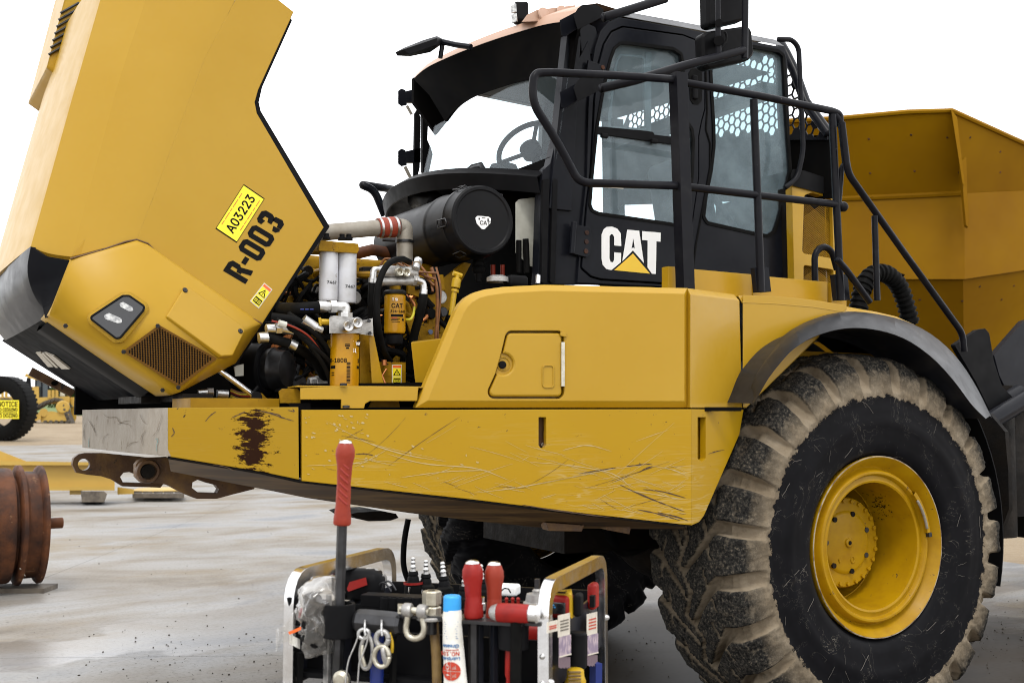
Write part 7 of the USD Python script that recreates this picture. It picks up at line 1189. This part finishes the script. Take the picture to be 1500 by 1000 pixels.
for sx_, sy_ in ((-1, 1), (1, 1), (-1, -1), (1, -1)):
    c_ = Point(c2_[0] + sx_ * s_u * .78, c2_[1] + sy_ * s_u * .78); cr_ = cr_.difference(c_.buffer(s_u * .5).difference(c_.buffer(s_u * .3)) if (sx_, sy_) == (-1, 1) else unary_union([sbox(c_.x - s_u * .45 + k * s_u * .3, c_.y - s_u * .4, c_.x - s_u * .3 + k * s_u * .3, c_.y + s_u * (.1 + .15 * k)) for k in range(3)]) if sx_ > 0 else unary_union([c_.buffer(s_u * .22), sbox(c_.x - s_u * .5, c_.y - s_u * .08, c_.x + s_u * .5, c_.y + s_u * .08)]))
on_tube(ext(trimesh and cr_, PGT, .0006).subdivide(), 'print_red')
# big bolt: two nuts and washer over a threaded stud
nb_ = Thing('large_bolt', 'large zinc bolt with two hex nuts and a wide washer standing at the bracket', 'bolt', fx(633, 895, .0))
p = fx(632.5, 864.5, .0)
hexn = lambda z0, z1, r: lathe(p - [0, 0, z0], [0, 0, -1], [(0, .011), (0, r * .86), (.003, r), (z1 - z0 - .003, r), (z1 - z0, r * .86), (z1 - z0, .011)], 6)
nb_.add('nut', hexn(.0, .034, .0225), 'zinc', smooth=False); nb_.add('nut', hexn(.036, .058, .0225), 'zinc', smooth=False, label='lower nut'); nb_.add('stud', cyl(p - [0, 0, .010], p - [0, 0, .10], .0125, 20), 'steel_dark'); nb_.add('washer', lathe(p - [0, 0, .058], [0, 0, -1], [(0, .014), (0, .034), (.002, .036), (.007, .036), (.009, .034), (.009, .014)], 40), 'cast_alloy')
wb_ = Thing('wooden_handle', 'worn wooden tool handle hanging below the large bolt', 'tool handle', fx(637, 920, .01)); wb_.add('handle', tube([fx(635, 906, .01), fx(639, 960, .01), fx(642, 1060, .01)], .0115, 14), 'wood_handle', smooth=True)
# bow shackle with its pin
sk = Thing('bow_shackle', 'galvanised bow shackle hanging by its pin from the front bracket', 'shackle', fx(608, 900, -.03))
q = fx(608, 893, -.03); sx0, sx1 = fx(597, 893, -.03), fx(619, 895, -.03)
sk.add('bow', tube([sx0, fx(597, 905, -.03), fx(594, 920, -.03), fx(597, 931, -.03), fx(608, 936, -.03), fx(619, 931, -.03), fx(622, 920, -.03), fx(619, 906, -.03), sx1], .0075, 12, .02), 'zinc', smooth=True)
for c_ in (sx0, sx1): sk.add('eye', lathe(c_ - CX * .011, CX, [(0, .007), (0, .014), (.004, .0165), (.018, .0165), (.022, .014), (.022, .007)], 22), 'cast_alloy')
sk.add('pin', cyl(fx(586, 891, -.03), fx(628, 896, -.03), .0075, 14), 'zinc'); sk.add('pin_head', bx(fx(588, 891, -.03), (.016, .006, .022), CR), 'zinc')
# sledge hammer head and snap links
sl = Thing('sledge_hammer', 'black octagonal sledge hammer hanging head up below the red pry bar', 'hammer', fx(552, 910, -.02))
a, b = fx(521, 908, -.02), fx(588, 914, -.02); d_ = (b - a) / np.linalg.norm(b - a); L = np.linalg.norm(b - a)
sl.add('head', lathe(a, d_, [(0, 1e-4), (0, .022), (.008, .0275), (.03, .0285), (L - .03, .0285), (L - .008, .0275), (L, .022), (L, 1e-4)], 8), 'steel_dark', smooth=20); sl.add('handle', cyl(fx(553, 925, -.02), fx(551, 1060, -.02), .016, 16), 'tool_blue')
def link(nm, lab, cx_, y0, parts):
    t = Thing(nm, lab, 'snap link', fx(cx_, y0, -.045), 'snap links hanging on the cart hooks')
    for n_, P_, r_, m_, closed in parts:
        pts_ = [fx(x, y, -.055 - dz) for x, y, dz in P_]; pts_ = pts_ + [pts_[0]] if closed else pts_
        t.add(n_, tube(np.array(pts_), r_, 9, .012), m_, smooth=True)
    return t
el = lambda cx_, cy_, rx, ry, n=18, tilt=0, dz=0: [(cx_ + rx * math.cos(t) * math.cos(tilt) - ry * math.sin(t) * math.sin(tilt), cy_ + rx * math.cos(t) * math.sin(tilt) + ry * math.sin(t) * math.cos(tilt), dz) for t in np.linspace(0, 2 * np.pi, n, endpoint=False)]
for x in (534.5, 559): cart.add('hook', tube([fx(x, 908, -.03), fx(x, 909, -.055), fx(x, 918, -.06), fx(x, 926, -.06), fx(x + 1, 930, -.075)], .003, 7), 'silver', smooth=True)
link('carabiner', 'steel snap hook on a wire loop hanging from the left hook', 534, 930, [('body', el(537, 955, 9, 24, tilt=.06), .005, 'cast_alloy', True), ('swivel', el(533, 928, 8, 7), .0048, 'silver', True), ('gate', [(531, 944, .01), (530, 960, .012), (535, 975, .01)], .0042, 'zinc', False)])
wl_ = Thing('wire_loop', 'thin wire loop hanging from the left hook beside the snap hook', 'wire loop', fx(520, 960, -.05)); wl_.add('wire', tube([fx(x, y, -.07) for x, y in ((527, 924), (520, 945), (510, 966), (507, 990), (505, 1010))], .002, 6, .02), 'silver', smooth=True); wl_.add('wire', tube([fx(x, y, -.07) for x, y in ((541, 922), (538, 940), (530, 962), (526, 970), (524, 1000))], .002, 6, .02), 'silver', smooth=True)
link('carabiner', 'heavy forged swivel hook with a bright oval ring hanging from the right hook', 559, 930, [('swivel', el(560, 935, 9, 11), .0065, 'cast_alloy', True), ('ring', el(559, 961, 11, 15, dz=.01), .0060, 'zinc', True), ('gate', [(561, 948, .012), (562, 960, .016), (566, 972, .01)], .006, 'cast_alloy', False), ('strap', [(570, 926, -.01), (575, 940, -.01), (574, 955, -.01)], .004, 'tool_yellow', False)])
# flat bars and straps below the socket
single('flat_bar', [bar(fx(480, 870, -.01), fx(479, 1060, -.01), .030, .010), bx(fx(476, 872, -.02), (.02, .03, .012), CR)], 'silver', 'bent silver flat bar hooked on the cart beside the plastic bag', 'flat bar')
single('black_strap', bar(fx(576, 930, .0), fx(574, 1060, .0), .02, .01), 'black_rubber', 'black rubber strap hanging right of the snap links', 'strap'); single('wrecking_bar', bar(fx(507, 930, .02), fx(505, 1060, .02), .022, .02), 'black_paint', 'dark wrecking bar hanging right behind the black socket', 'bar')
single('round_knob', lathe(fx(502, 993, -.05), -CY, [(0, .02), (.012, .02), (.018, .012), (.018, 1e-4)], 20), 'zinc', 'small round grey knob at the bottom of the cart front', 'knob')
# air tools standing upside down along the back of the tray
gp_n = 'black air tools along the back of the cart'
for k, (x, y, d, tilt, lab) in enumerate(((605, 815, .50, -.02, 'leftmost black air ratchet with a red band standing in the back tray'), (624, 819, .52, .0, 'second black air tool from the left, with silver nipple'), (648, 822, .50, -.10, 'third black air tool, leaning left, in the back tray'), (681, 836, .46, .03, 'black air tool half hidden behind the bright red pry bar'), (704, 826, .50, -.06, 'black air tool with silver nipple between the two red pry bars'))):
    t = Thing('air_tool', lab, 'air tool', fx(x, y + 40, d), gp_n); a = fx(x, y, d); dr = np.array([0, 0, -1.0]) + CX * tilt * -1; dr /= np.linalg.norm(dr)
    t.add('nipple', lathe(a, dr, [(0, 1e-4), (0, .0045), (.006, .007), (.010, .005), (.016, .008), (.021, .0055), (.028, .009), (.034, .007), (.045, .010), (.045, 1e-4)], 16), 'silver')
    t.add('collar', lathe(a + dr * .040, dr, [(0, .008), (0, .013), (.01, .015), (.012, .0125), (.018, .016), (.03, .017), (.03, 1e-4)], 18), 'black_plastic'); t.add('body', lathe(a + dr * .066, dr, [(0, 1e-4), (.0, .014), (.008, .024), (.03, .0265), (.12, .024), (.12, 1e-4)], 20), 'black_rubber')
    t.add('lever', tube([a + dr * .08 - CY * .03, a + dr * .13 - CY * .033 - CX * .004, a + dr * .17 - CY * .028], .0035, 6), 'chrome', smooth=True)
    if k == 0: t.add('band', lathe(a + dr * .07, dr, [(0, .0262), (0, .0275), (.006, .0275), (.006, .0262)], 20), 'red_handle')
sc2 = Thing('socket_rail', 'black rail of sockets lying in the tray behind the large bolt', 'socket set', fx(590, 880, .20))
sc2.add('rail', bx(fx(592, 880, .22), (.22, .05, .03), CR), 'black_plastic')
for k in range(6): c_ = fx(566 + 11.5 * k, 874, .20); sc2.add('socket', lathe(c_, [0, 0, -1], [(0, .010), (0, .016), (.03, .016), (.03, 1e-4)], 16), 'black_plastic')
# impact driver in the left tray, impact wrench nose and drill battery in the right one
im = Thing('impact_driver', 'red and black cordless impact driver lying by the left handle', 'impact driver', fx(525, 855, .35)); c_ = fx(525, 855, .35)
im.add('motor_housing', rbox(c_, (.15, .075, .085), .03, CR), 'black_plastic'); im.add('side_cover', hull([fx(508, 862, .30), fx(512, 852, .30), fx(536, 845, .30), fx(538, 856, .30), fx(510, 866, .30), fx(512, 852, .33), fx(536, 846, .33), fx(512, 866, .33)]), 'red_handle'); im.add('nose', lathe(fx(538, 850, .36), CX, [(0, .036), (.03, .034), (.04, .026), (.05, .02), (.05, 1e-4)], 24), 'cast_alloy'); im.add('vent', bx(fx(500, 862, .32), (.03, .02, .05), CR), 'chrome')
iw = Thing('impact_wrench', 'grey impact wrench with square drive standing nose up in the right tray', 'impact wrench', fx(787, 870, .12)); c_ = fx(787, 853, .14)
iw.add('anvil', bx(c_ + [0, 0, -.006], (.011, .011, .03), CR), 'steel_dark'); iw.add('nose', lathe(c_ - [0, 0, .014], [0, 0, -1], [(0, 1e-4), (0, .008), (.004, .012), (.010, .012), (.012, .026), (.03, .029), (.032, .034), (.06, .036), (.064, .031), (.07, .038), (.10, .04), (.10, 1e-4)], 28), 'cast_alloy'); iw.add('body', rbox(c_ - [0, 0, .12] - CX * .02, (.10, .09, .06), .02, CR), 'red_handle')
lz = Thing('laser_level', 'yellow and red laser tool with a dark window inside the right handle', 'laser level', fx(826, 880, .22)); c_ = fx(826, 886, .20)
lz.add('front', rbox(c_ - CX * .012, (.062, .06, .055), .010, CR), 'red_handle'); lz.add('window', rbox(c_ - CX * .010 - CY * .032 - [0, 0, .002], (.044, .006, .028), .003, CR), 'lamp_black'); lz.add('shell', hull([c_ + CX * x + CY * y + np.array([0, 0, z]) for x, y, z in ((-.035, -.02, .028), (-.02, -.02, .036), (.012, -.02, .036), (.024, -.02, .028), (.024, -.02, -.028), (-.035, .03, .028), (.012, .03, .036), (.024, .03, -.028))]), 'tool_yellow'); lz.add('display', bx(c_ + CX * -.002 - CY * .02 + [0, 0, .0355], (.026, .02, .004), CR), 'lamp_black'); lz.add('end_cap', rbox(c_ + CX * .034 + CY * .01 + [0, 0, .002], (.02, .04, .055), .008, CR), 'black_plastic')
lz.add('indicator', [ball(c_ - CX * .020 - CY * .036, .0022, 1), ball(c_ - CX * .014 - CY * .036, .0022, 1), ball(c_ - CX * .017 - CY * .036 + [0, 0, .005], .0022, 1)], 'cap_blue', kind='stuff')
rg_ = Thing('red_grinder', 'red tool body leaning inside the rear leg of the right handle', 'power tool', fx(872, 868, .45)); rg_.add('body', rbox(fx(869, 872, .50), (.025, .05, .07), .01, CR), 'red_handle'); rg_.add('trigger', bx(fx(868, 880, .42), (.012, .02, .03), CR), 'black_plastic')
gb_ = Thing('white_case', 'small white case lying on the back tray behind the worn red pry bar', 'case', fx(742, 862, .5)); gb_.add('case', rbox(fx(742, 863, .5), (.07, .05, .03), .008, CR), 'white_print'); gb_.add('wire', tube([fx(734, 865, .44), fx(739, 861, .44), fx(745, 862, .44), fx(748, 868, .44)], .002, 6), 'black_print')
for k, (x0, y0) in enumerate(((553, 852), (560, 850))): single('wire_hook', tube([fx(x0, y0 + 14, .33), fx(x0 + 2, y0 + 3, .33), fx(x0 + 9, y0, .33), fx(x0 + 14, y0 + 4, .33), fx(x0 + 20, y0 + 14, .33)], .0028, 7, .02), 'steel_dark', ['black bent wire hook behind the left side of the tray', 'black bent wire hook nearer the air tools'][k], 'hook', smooth=True)
red_ = Thing('peg_rail', 'small rail of red pegs in the tray beyond the red pry bars', 'peg rail', fx(750, 885, .2)); red_.add('rail', bar(fx(735, 884, .2), fx(770, 886, .2), .012, .02), 'black_plastic')
for x in (742, 751, 759): red_.add('peg', [cyl(fx(x, 883, .19), fx(x, 877, .19), .004, 8), ball(fx(x, 877, .19), .005, 1)], 'red_handle')
single('chrome_socket', lathe(fx(704, 874, .06), [0, 0, -1], [(0, .007), (0, .010), (.012, .010), (.014, .013), (.03, .013), (.03, 1e-4)], 18), 'chrome', 'small chrome socket between the two red pry bars', 'socket')
# hanging cards on the right side plate
def card(x0, y0, w, h, photo, lab, j):
    R_ = lambda a, b, c, d: [(x0 + a * w, y0 + b * h), (x0 + c * w, y0 + b * h - (c - a) * w * .25), (x0 + c * w, y0 + d * h - (c - a) * w * .25), (x0 + a * w, y0 + d * h)]
    ps = (cp_(W + .004, 0, 0), CX); ps = (cp_(W - .03, -.0, 0), np.array([-0.1, 0, 0]) + CX) ; ps = off(PK0, .0) if True else ps
    A_ = fx(806, 905, .0); B_ = fx(872, 885, DP - .06); ps = vp(A_ - CY * .02, B_ - CY * .02); ps = off(ps, -.012)
    t = Thing('hanging_card', lab, 'card', hit(x0, y0, ps), 'cards hanging on the side of the cart'); t.add('card', px_poly([R_(0, 0, 1, .42 if photo else 1)], ps, 0, .0015), 'card_cream')
    if photo:
        t.add('picture', px_poly([R_(.05, .42, 1.05, .80)], ps, -.001, .0015), 'card_photo'); t.add('fringe', px_poly([R_(.02 + .09 * k, .80, .085 + .09 * k, 1.0 + .01 * (k % 3)) for k in range(11)], ps, -.001, .0015), 'card_fringe', kind='stuff')
        t.add('picture_edge', px_poly([R_(.02, .785, 1.05, .81)], ps, -.002, .001), 'card_cream')
    t.add('print', px_poly([R_(.15, .10 + .06 * k if photo else .35 + .2 * k, .85, .125 + .06 * k if photo else .47 + .2 * k) for k in range(4 if photo else 2)], ps, -.0012, .0008), 'print_red' if j != 1 else 'old_wood')
pm('card_fringe', (0.16, 0.11, 0.13), 0.6)
card(802, 911, 15, 16, False, 'plain cream card with red print at the front of the side plate', 0); card(818, 901, 17, 76, True, 'card with a long picture and fringe, nearest the front leg', 1); card(860, 899, 15, 75, True, 'card with a picture and fringe, near the rear leg', 2)
fl_ = Thing('torch', 'black torch hanging inside the right handle between the hanging cards', 'torch', fx(846, 940, .25)); fl_.add('barrel', cyl(fx(846, 925, .25), fx(845, 978, .25), .024, 18, b=.004), 'black_plastic'); 
kn = Thing('yellow_tool', 'yellow ribbed tool handle hanging below the black torch', 'tool handle', fx(842, 985, .2)); kn.add('handle', lathe(fx(843, 978, .2), [0, 0, -1], [(0, 1e-4), (0, .014), (.004, .021), (.02, .022), (.03, .026), (.10, .026), (.10, 1e-4)], 10), 'tool_yellow')
for k in range(4): kn.add('grip_rib', cyl(fx(833, 984 + 5 * k, .165), fx(851, 984 + 5 * k, .165), .003, 6), 'wood_handle')
bl = Thing('blue_tool', 'blue tool handle at the foot of the right handle frame', 'tool handle', fx(873, 985, .5)); bl.add('handle', bar(fx(873, 970, .5), fx(872, 1050, .5), .03, .02), 'tool_blue')
ru = Thing('pulley_tool', 'dark puller with a round hub hanging in the shadow under the shelf', 'puller', fx(707, 985, .1)); ru.add('wheel', lathe(fx(703, 990, .08), CY, [(0, .006), (-.004, .008), (-.004, .011), (0, .013), (.004, .03), (.02, .036), (.03, .034)], 28), 'steel_dark'); ru.add('stem', [cyl(fx(712, 941, .1), fx(712, 975, .1), .008, 12), cyl(fx(712, 938, .1), fx(712, 944, .1), .013, 12)], 'steel_dark')
# crumpled plastic bag with parts inside, hung at the left end
MAT['bag'] = usdkit.material(stage, '/World/Looks/bag', {'t': ('transparent_bsdf', {'color': (0.93, 0.92, 0.90)}), 'd': ('translucent_bsdf', {'color': (0.42, 0.39, 0.36)}), 'df': ('diffuse_bsdf', {'color': (0.40, 0.38, 0.35)}), 'g': ('glossy_bsdf', {'color': (1, 1, 1), 'roughness': 0.12}), 'm1': ('mix_closure', {'fac': 0.5}), 'm2': ('mix_closure', {'fac': 0.13}), 'lw': ('layer_weight', {'blend': 0.35}), 'm3': ('mix_closure', {}), 'mu': ('math', {'math_type': 'multiply', 'value2': 0.6})},
    [('d.BSDF', 'm1.closure1'), ('df.BSDF', 'm1.closure2'), ('t.BSDF', 'm2.closure1'), ('m1.closure', 'm2.closure2'), ('lw.facing', 'mu.value1'), ('mu.value', 'm3.fac'), ('m2.closure', 'm3.closure1'), ('g.BSDF', 'm3.closure2')], surface='m3.closure')
def bagmesh(outline, d0, d1, seed, amp=.014, n=26):
    g_ = Polygon(to2(hits(outline, off(PK0, d0)), off(PK0, d0))); x0, y0, x1, y1 = g_.bounds; r = np.random.default_rng(seed); c_ = np.array(g_.centroid.coords[0]); ext_ = np.array(g_.exterior.coords); ang = np.linspace(0, 2 * np.pi, 60)
    ringp = np.array([np.array(g_.exterior.interpolate(t, True).coords[0]) for t in np.linspace(0, 1, 60)]); rows = []
    for s_ in np.linspace(0, np.pi, n):
        q = c_ + (ringp - c_) * max(.03, math.sin(s_)); z = (d1 - d0) * -.5 * math.cos(s_); P = to3(q, off(PK0, (d0 + d1) / 2), z); nz = meshkit.fbm(P * 30, 3, seed)[:, None] - .5; nx = meshkit.fbm(P * 48 + 9, 2, seed)[:, None] - .5; P = P + CY * np.abs(nz) * np.sign(nz) * amp * 4.0 + CX * nx * amp * 3.0 + np.array([0, 0, 1.0]) * nz * amp; rows.append(P)
    rows = np.array(rows); rows[:, -1] = rows[:, 0]; return sheet(rows)
bg = Thing('plastic_bag', 'crumpled clear plastic bag of dark parts hanging at the left handle', 'plastic bag', fx(440, 900, -.02))
bg.add('bag', bagmesh([(428, 862), (440, 852), (462, 846), (478, 852), (482, 880), (470, 900), (470, 950), (462, 966), (438, 970), (428, 920), (424, 890)], -.08, .04, 4), 'bag', smooth=60)
bg.add('torn_flap', sheet([[fx(404 + 8 * u, 921 - 8 * u + 28 * v + 6 * math.sin(3 * v + u), -.07 + .012 * math.sin(5 * u + 3 * v)) for u in np.linspace(0, 3.6, 8)] for v in np.linspace(0, 1.3, 7)]), 'bag', smooth=True)
bg.add('red_seal', sheet([[fx(422, 925, -.085), fx(432, 921, -.09), fx(441, 917, -.085)], [fx(424, 929, -.085), fx(433, 925.5, -.09), fx(441, 921.5, -.085)]]), 'sticker_orange')
bg.add('glove', bagmesh([(440, 900), (452, 896), (458, 930), (466, 955), (460, 966), (448, 960), (441, 940)], -.06, .0, 8, .008), 'black_rubber', smooth=True); bg.add('dark_part', [rbox(fx(462, 892, -.02), (.05, .05, .08), .012, CR)], 'dark_oily'); bg.add('dark_part', [cyl(fx(428, 872, -.0), fx(430, 905, -.0), .017, 14, b=.003)], 'black_plastic'); bg.add('red_tag', bar(fx(442, 890, -.05), fx(438, 904, -.05), .006, .004), 'red_handle'); bg.add('paper', sheet([[fx(424 + 6 * u, 928 + 12 * v + 3 * u, -.05 + .01 * math.sin(3 * u)) for u in np.linspace(0, 2.6, 6)] for v in np.linspace(0, 1.2, 5)]), 'tube_white', smooth=True)
single('dark_strap', bar(fx(440, 955, .0), fx(437, 1060, .0), .016, .012), 'black_rubber', 'dark strap hanging below the plastic bag', 'strap')
